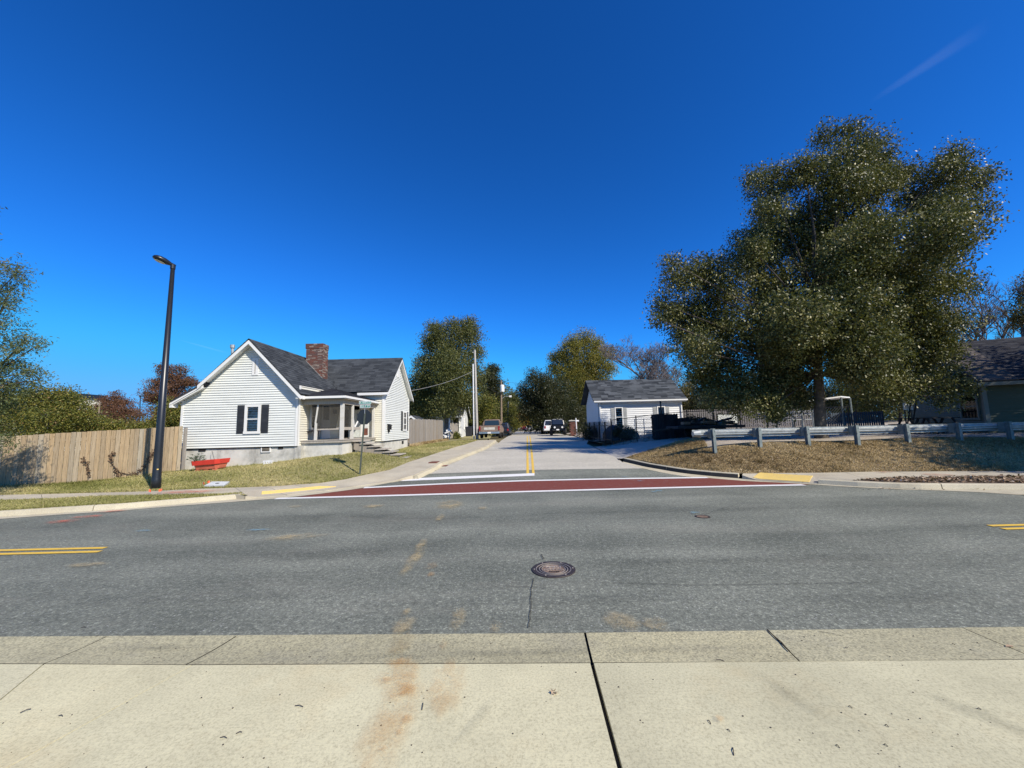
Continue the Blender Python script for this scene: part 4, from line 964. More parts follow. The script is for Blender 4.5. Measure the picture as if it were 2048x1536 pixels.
# mailbox on the side wall, chair on the porch
y = BX / ((775 - 1024) / FPX); t = thing('mailbox', (BX + .08, y, FZ + .55), 'small black mailbox on the corner of the white house', 'mailbox')
m = M(); m.bx(BX + .036, BX + .16, y - .19, y + .19, FZ + .62, FZ + .86); m.build('box', X['black_metal'], t); M().slab([(BX + .034, y - .21, FZ + .93), (BX + .2, y - .21, FZ + .84), (BX + .2, y + .21, FZ + .84), (BX + .034, y + .21, FZ + .93)], (0, 0, .015)).build('lid', X['black_metal'], t); M().bx(BX + .04, BX + .1, y - .08, y + .08, FZ + .47, FZ + .62).build('paper_holder', X['black_metal'], t)
cx_, cy_ = at(622, 875, 17.9).x, 17.95; t = thing('porch_chair', (cx_, cy_, DZ), 'dark metal chair at the left end of the white porch', 'chair')
for sx, sy in ((-1, -1), (1, -1), (-1, 1), (1, 1)): M().tube([(cx_ + sx * .24, cy_ + sy * .22, DZ), (cx_ + sx * .2, cy_ + sy * .2, DZ + .38)], .016, 6).build('leg', X['black_metal'], t)
M().bx(cx_ - .24, cx_ + .24, cy_ - .23, cy_ + .23, DZ + .37, DZ + .40).build('seat', X['black_metal'], t)
m = M(); m.tube([(cx_ - .22, cy_ + .2, DZ + .38), (cx_ - .2, cy_ + .3, DZ + .62), (cx_ + .2, cy_ + .3, DZ + .62), (cx_ + .22, cy_ + .2, DZ + .38)], .016, 6)
for i in range(5): m.tube([(cx_ - .16 + i * .08, cy_ + .21, DZ + .4), (cx_ - .16 + i * .08, cy_ + .3, DZ + .62)], .008, 5)
m.build('backrest', X['rust'], t)
# broken pipe ends in the grass
p = gp(536, 928, z_lawn); t = thing('drain_guard', p, 'white slotted drain guard lying in grass by the stucco foundation', 'drain guard')
m = M(); m.bx(p.x - .2, p.x + .2, p.y - .03, p.y + .03, p.z + .09, p.z + .15)
m.build('cap', X['white_plastic'], t); m = M(); [m.bx(p.x - .18 + i * .1, p.x - .12 + i * .1, p.y - .03, p.y + .02, p.z - .03, p.z + .09) for i in range(4)]; m.build('slots', X['white_plastic'], t)
# ================================================================== fences
def fence_planks(name, pts, h0, plank, label, mat, gap=.006, zf=z_lawn, rails='grey_wood', toward=(0, -1), bumps=.02, top=None, bottom=.03, single=True, cat='fence', group=None, dog=False):
    """board fence along plan points; every board a part"""
    pts = [flat(Vector(p)) for p in pts]; L = pl_len(pts); n = int(L / plank)
    c = pl_at(pts, .5); t = thing(name, (c.x, c.y, zf(c.x, c.y)), label, cat, group)
    tw = Vector((toward[0], toward[1], 0)); joined = M(); protos = {}
    for i in range(n):
        a, b = pl_at(pts, (i + .02) / n), pl_at(pts, (i + 1 - .02) / n); d = (b - a).normalized(); nv = Vector((-d.y, d.x, 0))
        if nv.dot(tw) < 0: nv = -nv
        zb = zf(*((a + b) / 2)[:2]) + bottom; zt = (top((i + .5) / n) if top else zb + h0) + random.uniform(-bumps, bumps)
        o = nv * random.uniform(.001, .012); m = M() if single else joined; w = (b - a).length; tnt = random.random()
        A, B = a + o + d * gap / 2, b + o - d * gap / 2
        if dog: prof = [(A, zb), (B, zb), (B, zt - .04), (B.lerp(A, .28), zt), (A.lerp(B, .28), zt), (A, zt - .04)]
        else: prof = [(A, zb), (B, zb), (B, zt), (A, zt)]
        m.slab([(p.x, p.y, z) for p, z in prof], -nv * .018, tint=tnt)
        if single: m.build('board', X[mat], t)
    if not single: S(joined.build('boards', X[mat], t), 'stuff')
    for f in (.16, .52, .86):
        m = M(); k = max(2, int(L / 1.2)); P = []
        for i in range(k + 1):
            p = pl_at(pts, i / k); d = (pl_at(pts, min(1, (i + 1) / k)) - pl_at(pts, max(0, (i - 1) / k))).normalized(); nv = Vector((-d.y, d.x, 0)); nv = nv if nv.dot(tw) > 0 else -nv
            zb = zf(p.x, p.y) + bottom; zt = top(i / k) if top else zb + h0; P.append(Vector((p.x, p.y, zb + (zt - zb) * f)) - nv * .055)
        for a, b in zip(P, P[1:]): m.bar(a, b, .07, .085)
        m.build('rail', X[rails], t)
    k = max(1, round(L / 2.4))
    for i in range(k + 1):
        p = pl_at(pts, i / k); zb = zf(p.x, p.y); zt = top(i / k) if top else zb + h0; p = p + (-tw).normalized() * .14
        M().bx(p.x - .045, p.x + .045, p.y - .045, p.y + .045, zb - .1, zt - .05).build('post', X[rails], t)
    return t
fl_pts = [at(px, py, Y) for px, py, Y in fence_line]
f0 = outward(fl_pts, 3.2); fpts = [Vector((f0.x, f0.y, 0))] + fl_pts + [at(360, 942, 16.25)]
ftop_px = [(-260, 879), (0, 873.5), (100, 867.5), (180, 863), (270, 858), (330, 854.5), (360, 853)]
def ftop(t):
    p = pl_at([flat(v) for v in fpts], t)
    return float(np.interp(p.x, [at(px, 900, np.interp(px, [-260, 0, 90, 180, 270, 345, 360], [12.4, 13.8, 14.35, 14.95, 15.55, 16.05, 16.25])).x for px, _ in ftop_px], [at(px, py, np.interp(px, [-260, 0, 90, 180, 270, 345, 360], [12.4, 13.8, 14.35, 14.95, 15.55, 16.05, 16.25])).z for px, py in ftop_px]))
wf = fence_planks('wooden_fence', fpts, 1.8, .135, 'brown vertical board privacy fence between the tree and the white house', 'fence_wood', top=ftop, bumps=.012, bottom=.05)
m = M(); fp = [flat(v) for v in fpts[1:]]
for i in range(8):
    a, b = pl_at(fp, i / 10), pl_at(fp, (i + 1) / 10); m.bar((a.x, a.y - .0, z_lawn(a.x, a.y) + .02), (b.x, b.y, z_lawn(b.x, b.y) + .02), .03, .09)
m.build('kick_board', X['pole_wood'], wf)
gx = BX - .02
g_pts = [(gx, 26.75), (at(850, 880, 32).x, 32), (at(886, 880, 39.2).x, 39.2)]
def gtop(t):
    y = pl_at([Vector((x, y, 0)) for x, y in g_pts], t).y
    return float(np.interp(y, [26.7, 32, 39.3], [at(818, 838.5, 26.75).z, at(850, 838.5, 32).z, at(884, 841, 39.2).z]))
fence_planks('street_fence', [Vector((x, y, 0)) for x, y in g_pts], 1.8, .17, 'weathered grey board fence running back along the side street', 'grey_wood', top=gtop, toward=(1, 0), bumps=.05, dog=True)
# dried vine on the wooden fence
def onfence(px, py):
    lo, hi = 12.0, 17.0
    for _ in range(30):
        Y = (lo + hi) / 2; q = at(px, py, Y)
        Yf = np.interp(q.x, [p.x for p in fpts], [p.y for p in fpts]) - .05
        lo, hi = (Y, hi) if Y < Yf else (lo, Y)
    return at(px, py, Y)
t = thing('dead_vine', onfence(265, 955), 'dried brown vine hanging in loops on the wooden fence', 'vine')
m = M(); lv = M()
for path in ([(222, 922), (228, 935), (240, 945), (258, 949), (275, 946), (288, 936), (300, 918)], [(224, 920), (222, 912), (230, 905)], [(232, 938), (236, 952), (238, 962)], [(268, 948), (272, 956)], [(168, 918), (176, 930), (180, 950)], [(300, 918), (306, 905), (312, 900)]):
    P = [onfence(*p) for p in path]; m.tube(P, .012, 5)
    for k in range(70):
        p = pl_at(P, random.random()) + Vector((random.gauss(0, .05), -.02 + random.uniform(-.03, .01), random.gauss(0, .05))); s = random.uniform(.02, .05); a = random.uniform(0, 6.3)
        u = Vector((math.cos(a), random.uniform(-.5, .5), math.sin(a))) * s; w = Vector((-math.sin(a), random.uniform(-.5, .5), math.cos(a))) * s * .6
        lv.add([p - u, p - w, p + u, p + w], [(0, 1, 2, 3)], tint=random.random() * .5)
m.build('stem', X['bark_dark'], t); S(lv.build('leaves', X['litter_leaf'], t), 'stuff')

# ================================================================== street lamp, signs, lid, flags, planter
p = at(311.5, 976, 12.75); p.z = z_lawn(p.x, p.y)
pt = at(349.5, 531, 12.75); H = pt.z
lampT = thing('street_lamp', p, 'tall black street lamp pole with a flat oval head near the wooden fence', 'street lamp')
m = M(); m.lathe((p.x, p.y, p.z), [(.132, -.05), (.132, .28), (.124, .34), (.12, .36), (.114, 1.2), (.060, H - p.z)], 20); m.build('pole', X['pole_black'], lampT, smooth=True)
a = p + Vector((0, 0, .55)); m = M(); aa = math.atan2(-p.y, -p.x)
m.add([(p.x + 1.152 * .105 * math.cos(aa + k * .18 + .1), p.y + 1.152 * .105 * math.sin(aa + k * .18 + .1), p.z + .62 + dz) for dz in (0, .035) for k in (-1, 0, 1)], [(0, 1, 4, 3), (1, 2, 5, 4)]); m.build('band_label', X['tactile_yellow'], lampT)
hd = M(); q = Vector((p.x, p.y, H)); dr_ = Vector((-.70, -.60, .30)).normalized(); sd_ = dr_.cross(Vector((0, 0, 1))).normalized(); up = sd_.cross(dr_)
ring = []; S_ = [(-.10, .07, .07), (.08, .085, .08), (.20, .15, .11), (.34, .215, .14), (.52, .25, .145), (.68, .23, .12), (.78, .15, .08), (.82, .06, .04)]
vs = []; K = 14
S_ = [(s * .68, w * .86, h * .9) for s, w, h in S_]
for s, w, h in S_:
    for k in range(K):
        an = 2 * math.pi * k / K; c_, s_ = math.cos(an), math.sin(an)
        vs.append(q + dr_ * s + sd_ * (w * c_) + up * (h * (s_ if s_ > 0 else s_ * .45)))
fs = [(i * K + k, i * K + (k + 1) % K, (i + 1) * K + (k + 1) % K, (i + 1) * K + k) for i in range(len(S_) - 1) for k in range(K)] + [tuple(range(K)), tuple((len(S_) - 1) * K + k for k in reversed(range(K)))]
hd.add(vs, fs); hdo = hd.build('lamp_head', X['pole_black'], lampT, smooth=True)
m = M(); vs = [q + dr_ * (.34 + .15 * math.cos(2 * math.pi * k / 16)) + sd_ * (.135 * math.sin(2 * math.pi * k / 16)) - up * .062 for k in range(16)]; m.add(vs, [tuple(range(16))]); m.build('lens', X['lens'], hdo)
m = M(); m.tube([q - Vector((0, 0, .12)), q + Vector((0, 0, .02))], .075, 14); m.build('collar', X['pole_black'], lampT)

def text_mesh(s, size, name, mat, parent, origin, ux, uz, depth=0.004, fit=None):
    """lettering laid on a plane; ux reading direction, uz up"""
    cu = bpy.data.curves.new('lettering', 'FONT'); cu.body = s; cu.size = size; cu.align_x = 'CENTER'; cu.align_y = 'CENTER'; cu.extrude = depth / 2; cu.resolution_u = 3
    o = bpy.data.objects.new('lettering', cu); C.objects.link(o); dg = bpy.context.evaluated_depsgraph_get(); dg.update()
    me = bpy.data.meshes.new_from_object(o.evaluated_get(dg)); bpy.data.objects.remove(o)
    V = np.array([v.co for v in me.vertices]); 
    if fit: V[:, 0] *= fit / max(1e-6, V[:, 0].max() - V[:, 0].min())
    ux, uz = Vector(ux).normalized(), Vector(uz).normalized(); nn = ux.cross(uz)
    for v, c in zip(me.vertices, V): v.co = ux * c[0] + uz * c[1] + nn * c[2]
    me.name = name; me.materials.clear(); me.materials.append(mat); ob = bpy.data.objects.new(name, me)
    return link(ob, parent, origin)
sp = gp(719, 949, z_lawn); SY = sp.y
top_ = at(732, 800, SY); t = thing('stop_sign', sp, 'stop sign seen from behind on a green post with two street name blades', 'street sign')
m = M(); tilt = (top_.x - sp.x) * .25
PB, PT = Vector((sp.x, SY, sp.z - .1)), Vector((at(729.5, 826, SY).x, SY, at(729, 826, SY).z))
for dx, dy in ((-.022, 0), (.022, 0)): m.bar(PB + Vector((dx, .012, 0)), PT + Vector((dx, .012, 0)), .012, .034)
m.bar(PB, PT, .05, .008); m.build('post', X['post_green'], t)
sc_ = at(729, 834, SY); R8 = .5 * 29.8 * SY / FPX / math.cos(math.pi / 8) * math.cos(PITCH) * .985; ctr = at(728.5, 834.2, SY + .02)
vs = [Vector((ctr.x + R8 * math.cos(math.pi / 8 + k * math.pi / 4), SY + .030, ctr.z + R8 * math.sin(math.pi / 8 + k * math.pi / 4))) for k in range(8)]
m = M(); m.slab(vs, (0, .004, 0)); pl = m.build('sign_plate', X['dark_sign'], t)
m = M(); m.slab([v + Vector((0, .0045, 0)) for v in vs], (0, .002, 0)); m.build('sign_face', X['sign_red'], pl)
text_mesh('STOP', .24, 'lettering', X['sign_white'], pl, (ctr.x, SY + .0385, ctr.z), (-1, 0, 0), (0, 0, 1))
def blade(px0, px1, py0, py1, txt, dy, sz):
    a, b = at(px0, py1, SY), at(px1, py0, SY); m = M(); m.bx(a.x, b.x, SY + dy - .003, SY + dy + .003, a.z, b.z); o = m.build('street_name_blade', X['sign_green'], t)
    m = M(); e = .012; y = SY + dy - .0045
    for u0, u1, w0, w1 in ((a.x, b.x, b.z - e, b.z), (a.x, b.x, a.z, a.z + e), (a.x, a.x + e, a.z + e, b.z - e), (b.x - e, b.x, a.z + e, b.z - e)): m.bx(u0, u1, y - .001, y + .001, w0, w1)
    m.build('border', X['sign_white'], o)
    text_mesh(txt, sz, 'lettering', X['sign_white'], o, ((a.x + b.x) / 2, SY + dy - .006, (a.z + b.z) / 2), (1, 0, 0), (0, 0, 1), fit=(b.x - a.x) * .86)
    text_mesh(txt, sz, 'lettering', X['sign_white'], o, ((a.x + b.x) / 2, SY + dy + .006, (a.z + b.z) / 2), (-1, 0, 0), (0, 0, 1), fit=(b.x - a.x) * .86)
blade(718.5, 742.5, 802.0, 808.7, 'N. WHITE ST', -.01, .105); blade(720, 740.5, 809.3, 816, 'ELLY ST', .004, .105)
m = M(); m.bar(PT - Vector((0, 0, .02)), (PT.x, SY, at(730, 802, SY).z), .02, .02); m.build('bracket', X['galvanised'], t)

# utility vault lid in the lawn, and four little survey flags
q = [gp(px, py, z_lawn) for px, py in ((408, 975.5), (447, 975.5), (459, 967), (424, 967))]
t = thing('vault_lid', sum(q, Vector()) / 4, 'pale grey utility box lid set flat in the lawn', 'utility lid')
m = M(); m.prism([(v.x, v.y) for v in q], lambda x, y: z_lawn(x, y) - .05, lambda x, y: z_lawn(x, y) + .07); m.build('lid', X['lid_grey'], t)
c = sum(q, Vector()) / 4; m = M(); m.bx(c.x - .05, c.x + .05, c.y - .03, c.y + .03, c.z + .072, c.z + .085); m.build('grip', X['black_metal'], t)
for i, (px, py, lb) in enumerate(((299, 985, 'orange survey flag left of the street lamp base'), (323, 983.5, 'orange survey flag right of the street lamp base'), (406, 969, 'orange survey flag at the near left corner of the grey lid'), (421, 966, 'orange survey flag behind the grey utility lid'))):
    b = gp(px, py + 4, z_lawn if i > 1 else (lambda x, y: z_walkL(x, y))); t = thing('survey_flag', b, lb, 'survey flag', 'orange survey flags')
    ln = random.uniform(-.05, .05); m = M(); m.tube([b, b + Vector((ln, 0, .15))], .004, 5); m.build('wire', X['galvanised'], t)
    m = M(); o = b + Vector((ln, 0, .15)); s = -1 if i in (1, 3) else 1
    vs = [(o.x + s * u, o.y + .02 * math.sin(u * 40 + i), o.z - w * .07 - u * .25) for w in (0, 1) for u in (0, .025, .05, .075)]
    m.add(vs, [(0, 1, 5, 4), (1, 2, 6, 5), (2, 3, 7, 6)]); m.build('flag', X['flag_orange'], t)
# red planter shaped like a small boat-sided tub
a, b = gp(391, 940, z_lawn), gp(446, 934.5, z_lawn); py_ = 16.15; a = at(391, 940, py_); b = at(446, 935, py_); zb_ = z_lawn((a.x + b.x) / 2, py_) - .02
t = thing('planter', ((a.x + b.x) / 2, py_, zb_), 'faded red plastic planter tub by the left end of the white house', 'planter')
W = (b.x - a.x); L0, L1 = a.x + .06, b.x - .02; dp = .40; slope = .06; m = M()
def oct_(x0, x1, y0, y1, c): return [(x0 + c, y0), (x1 - c, y0), (x1, y0 + c), (x1, y1 - c), (x1 - c, y1), (x0 + c, y1), (x0, y1 - c), (x0, y0 + c)]
lo, hi = oct_(L0 + .06, L1 - .05, py_ - .22, py_ + .34, .1), oct_(L0, L1, py_ - .28, py_ + .4, .12)
zt_ = at(415, 921, py_).z; zr = zb_ + (zt_ - zb_) * .55; sl = lambda x: (x - L0) * slope
vs = [(x, y, zb_ + .04 + sl(x)) for x, y in lo] + [(x, y, zr + sl(x)) for x, y in hi]
m.add(vs, [tuple(range(8)), tuple(range(15, 7, -1))] + [(i, (i + 1) % 8, 8 + (i + 1) % 8, 8 + i) for i in range(8)]); m.build('tub', X['planter_faded'], t)
r0, r1 = oct_(L0 - .06, L1 + .03, py_ - .33, py_ + .45, .13), oct_(L0 + .02, L1 - .05, py_ - .25, py_ + .37, .11)
m = M(); vs = [(x, y, zr - .0 + sl(x)) for x, y in r0] + [(x * 1, y, zt_ + sl(x)) for x, y in oct_(L0 - .09, L1 + .06, py_ - .36, py_ + .48, .14)] + [(x, y, zt_ - .01 + sl(x)) for x, y in r1] + [(x, y, zt_ - .14 + sl(x)) for x, y in r1]
m.add(vs, [(8 * r + i, 8 * r + (i + 1) % 8, 8 * r + 8 + (i + 1) % 8, 8 * r + 8 + i) for r in range(3) for i in range(8)] + [tuple(range(7, -1, -1))]); m.build('rim', X['planter_red'], t)
m = M(); m.add([(x, y, zt_ - .1 + sl(x)) for x, y in r1], [tuple(range(8))]); m.build('soil', X['lawn_soil'], t)
for fx in (.18, .5, .82): x = L0 + (L1 - L0) * fx; M().bx(x - .09, x + .09, py_ - .2, py_ + .3, zb_ - .02, zb_ + .05 + sl(x)).build('foot', X['planter_faded'], t)
m = M(); m.bar((L0 + W * .55, py_ + .1, zt_), at(424, 902, 16.9), .012); m.build('stake', X['black_metal'], t)
pc = Vector((L0 + .10, py_ - .12, zt_ + .12)); t = thing('potted_plant', (pc.x, pc.y, zt_ - .08), 'small leafy green plant growing at the left end of the red planter', 'plant')
st_, lf = M(), M()
for k in range(46):
    d = Vector((random.gauss(0, .6), random.gauss(0, .6), random.uniform(.2, 1))).normalized() * random.uniform(.16, .40); e = Vector((pc.x, pc.y, zt_ - .05)) + d
    st_.tube([(pc.x, pc.y, zt_ - .08), e], .004, 4)
    for j in range(5):
        a_ = random.uniform(0, 6.3); u = Vector((math.cos(a_), math.sin(a_), random.uniform(-.5, .4))) * random.uniform(.05, .09); w = u.cross(Vector((0, 0, 1))).normalized() * .036; lf.add([e, e + u * .5 + w, e + u, e + u * .5 - w], [(0, 1, 2, 3)], tint=random.random())
leafy('plant_leaf', [(0.02, 0.07, 0.02), (0.05, 0.13, 0.05), (0.13, 0.22, 0.12)], .25)
st_.build('stem', X['plant_leaf'], t); lf.build('leaves', X['plant_leaf'], t)['kind'] = 'stuff'
# storm drain inlet in the side street kerb
c = gp(872, 932, z_road); t = thing('storm_drain', c, 'rusty storm drain inlet in the side street kerb', 'storm drain')
M().box((c.x - .10, c.y + .1, c.z + .085), (.36, .5, .19), rz=-.12).build('inlet_box', X['rust'], t); M().box((c.x + .092, c.y + .1, c.z + .07), (.02, .36, .09), rz=-.12).build('opening', X['dark_void'], t); M().box((c.x + .32, c.y + .02, c.z + .012), (.40, .45, .012), rz=-.12).build('apron', X['rust'], t)

# ================================================================== manhole cover
c = gp(1107, 1139.5, z_road); RM = (gp(1151, 1139.5, z_road) - gp(1063, 1139.5, z_road)).length / 2
t = thing('manhole_cover', c, 'round iron manhole cover with raised rings and lettering in the near lane', 'manhole cover')
m = M(); m.lathe((c.x, c.y, 0), [(RM, -.02), (RM, .008), (RM * .985, .013), (RM * .80, .013), (RM * .79, .006)], 48); m.build('frame_ring', X['cast_iron'], t)
m = M(); m.lathe((c.x, c.y, 0), [(RM * .785, -.01), (RM * .785, .0062), (RM * .53, .0062), (RM * .53, .0050)], 48); m.build('cover', X['cast_iron'], t)
def ring_(r0, r1, z, name, mat):
    m = M(); n = 48; vs = []
    for r in (r0, r1): vs += [(c.x + r * math.cos(2 * math.pi * k / n), c.y + r * math.sin(2 * math.pi * k / n), z) for k in range(n)]
    m.add(vs + [(x, y, z - .006) for x, y, _ in vs], [(k, (k + 1) % n, n + (k + 1) % n, n + k) for k in range(n)] + [(k, (k + 1) % n, 2 * n + (k + 1) % n, 2 * n + k) for k in range(n)] + [(n + k, n + (k + 1) % n, 3 * n + (k + 1) % n, 3 * n + k) for k in range(n)]); m.build(name, X[mat], t)
ring_(RM * .775, RM * .80, .0142, 'raised_ring', 'iron_polished'); ring_(RM * .635, RM * .66, .0128, 'raised_ring', 'iron_polished'); ring_(RM * .525, RM * .545, .0128, 'raised_ring', 'iron_polished')
m = M(); m.lathe((c.x, c.y, 0), [(RM * .52, .002), (RM * .52, .0072)], 40); m.build('centre_plate', X['cast_worn'], t)
for k in range(6):
    an = math.pi / 3 * k + .02; m = M(); m.lathe((c.x + RM * .88 * math.cos(an), c.y + RM * .88 * math.sin(an), 0), [(RM * .035, .01), (RM * .035, .019), (RM * .02, .021)], 10); m.build('bolt', X['iron_polished'], t)
text_mesh('ROCK HILL', .062, 'lettering', X['iron_polished'], t, (c.x, c.y - .025, .0092), (1, 0, 0), (0, 1, 0), .006, fit=RM * .9)
text_mesh('SEWER', .045, 'lettering', X['cast_iron'], t, (c.x, c.y - .095, .0092), (1, 0, 0), (0, 1, 0), .006)
m = M()      # city emblem: a knot of arcs above the name
for k, (ox, r) in enumerate(((-.05, .045), (.0, .05), (.05, .045))):
    m.tube([(c.x + ox + r * math.cos(a_), c.y + .065 + r * .8 * math.sin(a_), .0085) for a_ in np.linspace(.2, 5.4, 14)], .005, 5)
m.bx(c.x + .092, c.x + .104, c.y + .02, c.y + .10, .006, .012); m.build('emblem', X['iron_polished'], t)
c = gp(1405, 1033.5, z_road); t = thing('valve_cover', c, 'small round iron valve cover in the far lane', 'valve cover'); m = M(); m.lathe((c.x, c.y, 0), [(.14, -.02), (.14, .008), (.115, .010), (.11, .003)], 28); m.build('ring', X['cast_iron'], t); m = M(); m.lathe((c.x, c.y, 0), [(.105, -.02), (.105, .006)], 24); m.build('cap', X['cast_worn'], t)

# ================================================================== guardrail on the mound
rb = [Vector((7.10, 15.05, 0))] + [flat(p) for p in rail_base] + [Vector((20.2, 14.36, 0)), Vector((22.0, 14.25, 0)), Vector((23.8, 14.15, 0)), Vector((25.6, 14.05, 0))]
gt = thing('guardrail', rail_base[2], 'galvanised steel guardrail on posts along the top of the mound', 'guardrail')
tops = {0: (1424, 862), 1: (1513, 857), 2: (1609, 853.5), 3: (1709, 851), 4: (1809, 848.5), 5: (1911, 845.5), 6: (2013, 842)}
tz = [at(px, py, 15.05 - .1 * i).z for i, (px, py) in tops.items()]; tz = [sum(tz) / len(tz) + .0 * i for i in range(11)]
rz_ = lambda i: tz[min(len(tz) - 1, max(0, i))]
for i, p in enumerate(rb[1:]):
    zb_, zt_ = z_right(p.x, p.y) - .15, rz_(i) + .02; lx = random.uniform(-.015, .02); pm = M(); w, d_ = .105, .15
    for u0, u1, v0, v1 in ((-w / 2, w / 2, -d_ / 2, -d_ / 2 + .008), (-w / 2, w / 2, d_ / 2 - .008, d_ / 2), (-.004, .004, -d_ / 2 + .008, d_ / 2 - .008)):
        pm.add([(p.x + u + (lx if z == zt_ else 0), p.y + v, z) for z in (zb_, zt_) for u, v in ((u0, v0), (u1, v0), (u1, v1), (u0, v1))], [(0, 1, 2, 3), (7, 6, 5, 4), (0, 4, 5, 1), (1, 5, 6, 2), (2, 6, 7, 3), (3, 7, 4, 0)])
    pm.build('post', X['galv_post'], gt)
    M().bx(p.x - .075, p.x + .075, p.y + .08, p.y + .27, zt_ - .37, zt_ - .02).build('spacer_block', X['pole_wood'] if 0 else X['galv_post'], gt)
    for s in (-.1, .1): m = M(); m.tube([(p.x + s * .3, p.y - .075, zt_ - .2 + s), (p.x + s * .3, p.y - .095, zt_ - .2 + s)], .014, 6); m.build('bolt', X['galvanised'], gt)
prof = [(0, .02), (.02, .0), (.055, .0), (.10, .082), (.135, .082), (.155, .05), (.155, .05), (.175, .082), (.21, .082), (.255, .0), (.29, .0), (.31, .02)]
line = offs(rb, 0.0); m = M(); K = len(prof); nn_ = 60
for i in range(nn_ + 1):
    tt = i / nn_; p = pl_at(line, tt); zi_ = tz[0] + .0
    for dz, dy in prof: m.v.append((p.x, p.y + .27 + .085 - dy, zi_ - .32 + dz)); m.t.append(.5)
for i in range(nn_):
    for k in range(K - 1): a_ = i * K + k; m.f.append((a_, a_ + 1, a_ + 1 + K, a_ + K)); m.mi.append(0)
m.build('rail', X['galvanised'], gt, smooth=False)
p = rb[0]; m = M(); m.tube([(p.x - .02, p.y + .26, tz[0] - .17), (p.x + .25, p.y + .28, tz[0] - .17)], [.10, .15], 10); m.build('end_shoe', X['galvanised'], gt)
# ================================================================== the white house across the side street
W_Y = 30.0; a, b = at(1198, 838, W_Y), at(1365, 838, W_Y); x0, x1 = a.x, b.x; ze = at(1280, 799, W_Y - .3).z; yb = 34.8; ym = (W_Y + yb) / 2; zr = at(1264, 759, ym).z
wh = thing('white_house', ((x0 + x1) / 2, 34, 1.0), 'white one storey house with grey shutters behind the chain link fence', 'house'); zf_ = 1.35
m = M(); m.bx(x0 + .01, x1 - .01, W_Y + .01, yb, .5, ze - .1)
for xx in (x0 + .01, x1 - .11): m.add([(xx, W_Y + .01, ze - .1), (xx, yb, ze - .1), (xx, ym, zr - .15), (xx + .1, W_Y + .01, ze - .1), (xx + .1, yb, ze - .1), (xx + .1, ym, zr - .15)], [(0, 1, 2), (5, 4, 3), (0, 3, 4, 1), (1, 4, 5, 2), (2, 5, 3, 0)])
m.build('wall', X['siding_shed'], wh)
lap_wall('siding', wh, lambda u, z: Vector((u, W_Y, z)), x0, x1, zf_, ze - .1, 'siding_shed', row=.15)
lap_wall('siding', wh, lambda u, z: Vector((x0, u, z)), W_Y, yb, zf_, zr - .2, 'siding_shed', lambda z: W_Y if z < ze - .1 else ym - (ym - W_Y) * (zr - .2 - z) / (zr - ze - .1), lambda z: yb if z < ze - .1 else ym + (ym - W_Y) * (zr - .2 - z) / (zr - ze - .1), row=.15, out=(-1, 0, 0))
sW = (zr - ze) / (ym - W_Y + .3)
rf = roof_plane('roof', wh, (x0 - .45, W_Y - .3, ze), (x1 + .35, W_Y - .3, ze), (x1 + .35, ym, zr), (x0 - .45, ym, zr), 'shingle_mottled', row=.2, tab=.5)
roof_plane('roof_slope', rf, (x1 + .35, yb + .3, ze), (x0 - .45, yb + .3, ze), (x0 - .45, ym, zr), (x1 + .35, ym, zr), 'shingle_mottled', row=.4, tab=1)
M().bx(x0 - .4, x1 + .3, W_Y - .33, W_Y - .305, ze - .2, ze - .055).build('fascia', X['trim_white'], wh); M().bx(x0 - .3, x1 + .3, W_Y - .304, W_Y - .03, ze - .2, ze - .17).build('soffit', X['trim_white'], wh)
M().bx(x0 - .4, x1 + .34, W_Y - .42, W_Y - .335, ze - .14, ze - .03).build('gutter', X['trim_white'], wh)
for px, dx in ((1200, 0), (1363, 0)):
    q = at(px, 820, W_Y - .06).x; m = M(); m.bx(q - .045, q + .045, W_Y - .12, W_Y - .04, .9, ze - .2); m.build('downspout', X['trim_white'], wh)
for pxa, pxb, pt in ((1232, 1243.5, 814), (1317, 1328, 812)):
    a, b = at(pxa - 1.5, 850, W_Y), at(pxb + 1.5, pt, W_Y); zl = b.z - 1.55; window(wh, ((a.x + b.x) / 2, W_Y, (b.z + zl) / 2), b.x - a.x, b.z - zl, (0, -1, 0), fw=.08, inner='dark_void' if pxa < 1300 else 'curtain', shut='shutter_grey', sw=.30)
M().bx(x0 + .02, x1 - .02, W_Y + .03, W_Y + .1, .6, zf_ - .01).build('foundation', X['block_pale'], wh)

# white gabled house behind the grey street fence
y0, y1 = 48.0, 55.5; xr = at(922, 850, y0).x; xl = xr - 9.5; ze = at(920, 829, y0).z; ym = (y0 + y1) / 2; zr = at(934, 799, ym).z
sh = thing('gabled_house', ((xl + xr) / 2, 52, .8), 'small white gabled house behind the oak and the grey fence', 'house')
m = M(); m.bx(xl, xr, y0, y1, .6, ze - .06); m.add([(xr - .1, y0, ze - .06), (xr - .1, y1, ze - .06), (xr - .1, ym, zr - .1), (xr, y0, ze - .06), (xr, y1, ze - .06), (xr, ym, zr - .1)], [(0, 1, 2), (5, 4, 3), (0, 3, 4, 1), (1, 4, 5, 2), (2, 5, 3, 0)]); m.build('wall', X['siding_shed'], sh)
rf = roof_plane('roof', sh, (xl, y0 - .4, ze - .12), (xr + .35, y0 - .4, ze - .12), (xr + .35, ym, zr), (xl, ym, zr), 'shingle_grey', row=.3, tab=.8)
roof_plane('roof_slope', rf, (xr + .35, y1 + .4, ze - .12), (xl, y1 + .4, ze - .12), (xl, ym, zr), (xr + .35, ym, zr), 'shingle_grey', row=.6, tab=2)
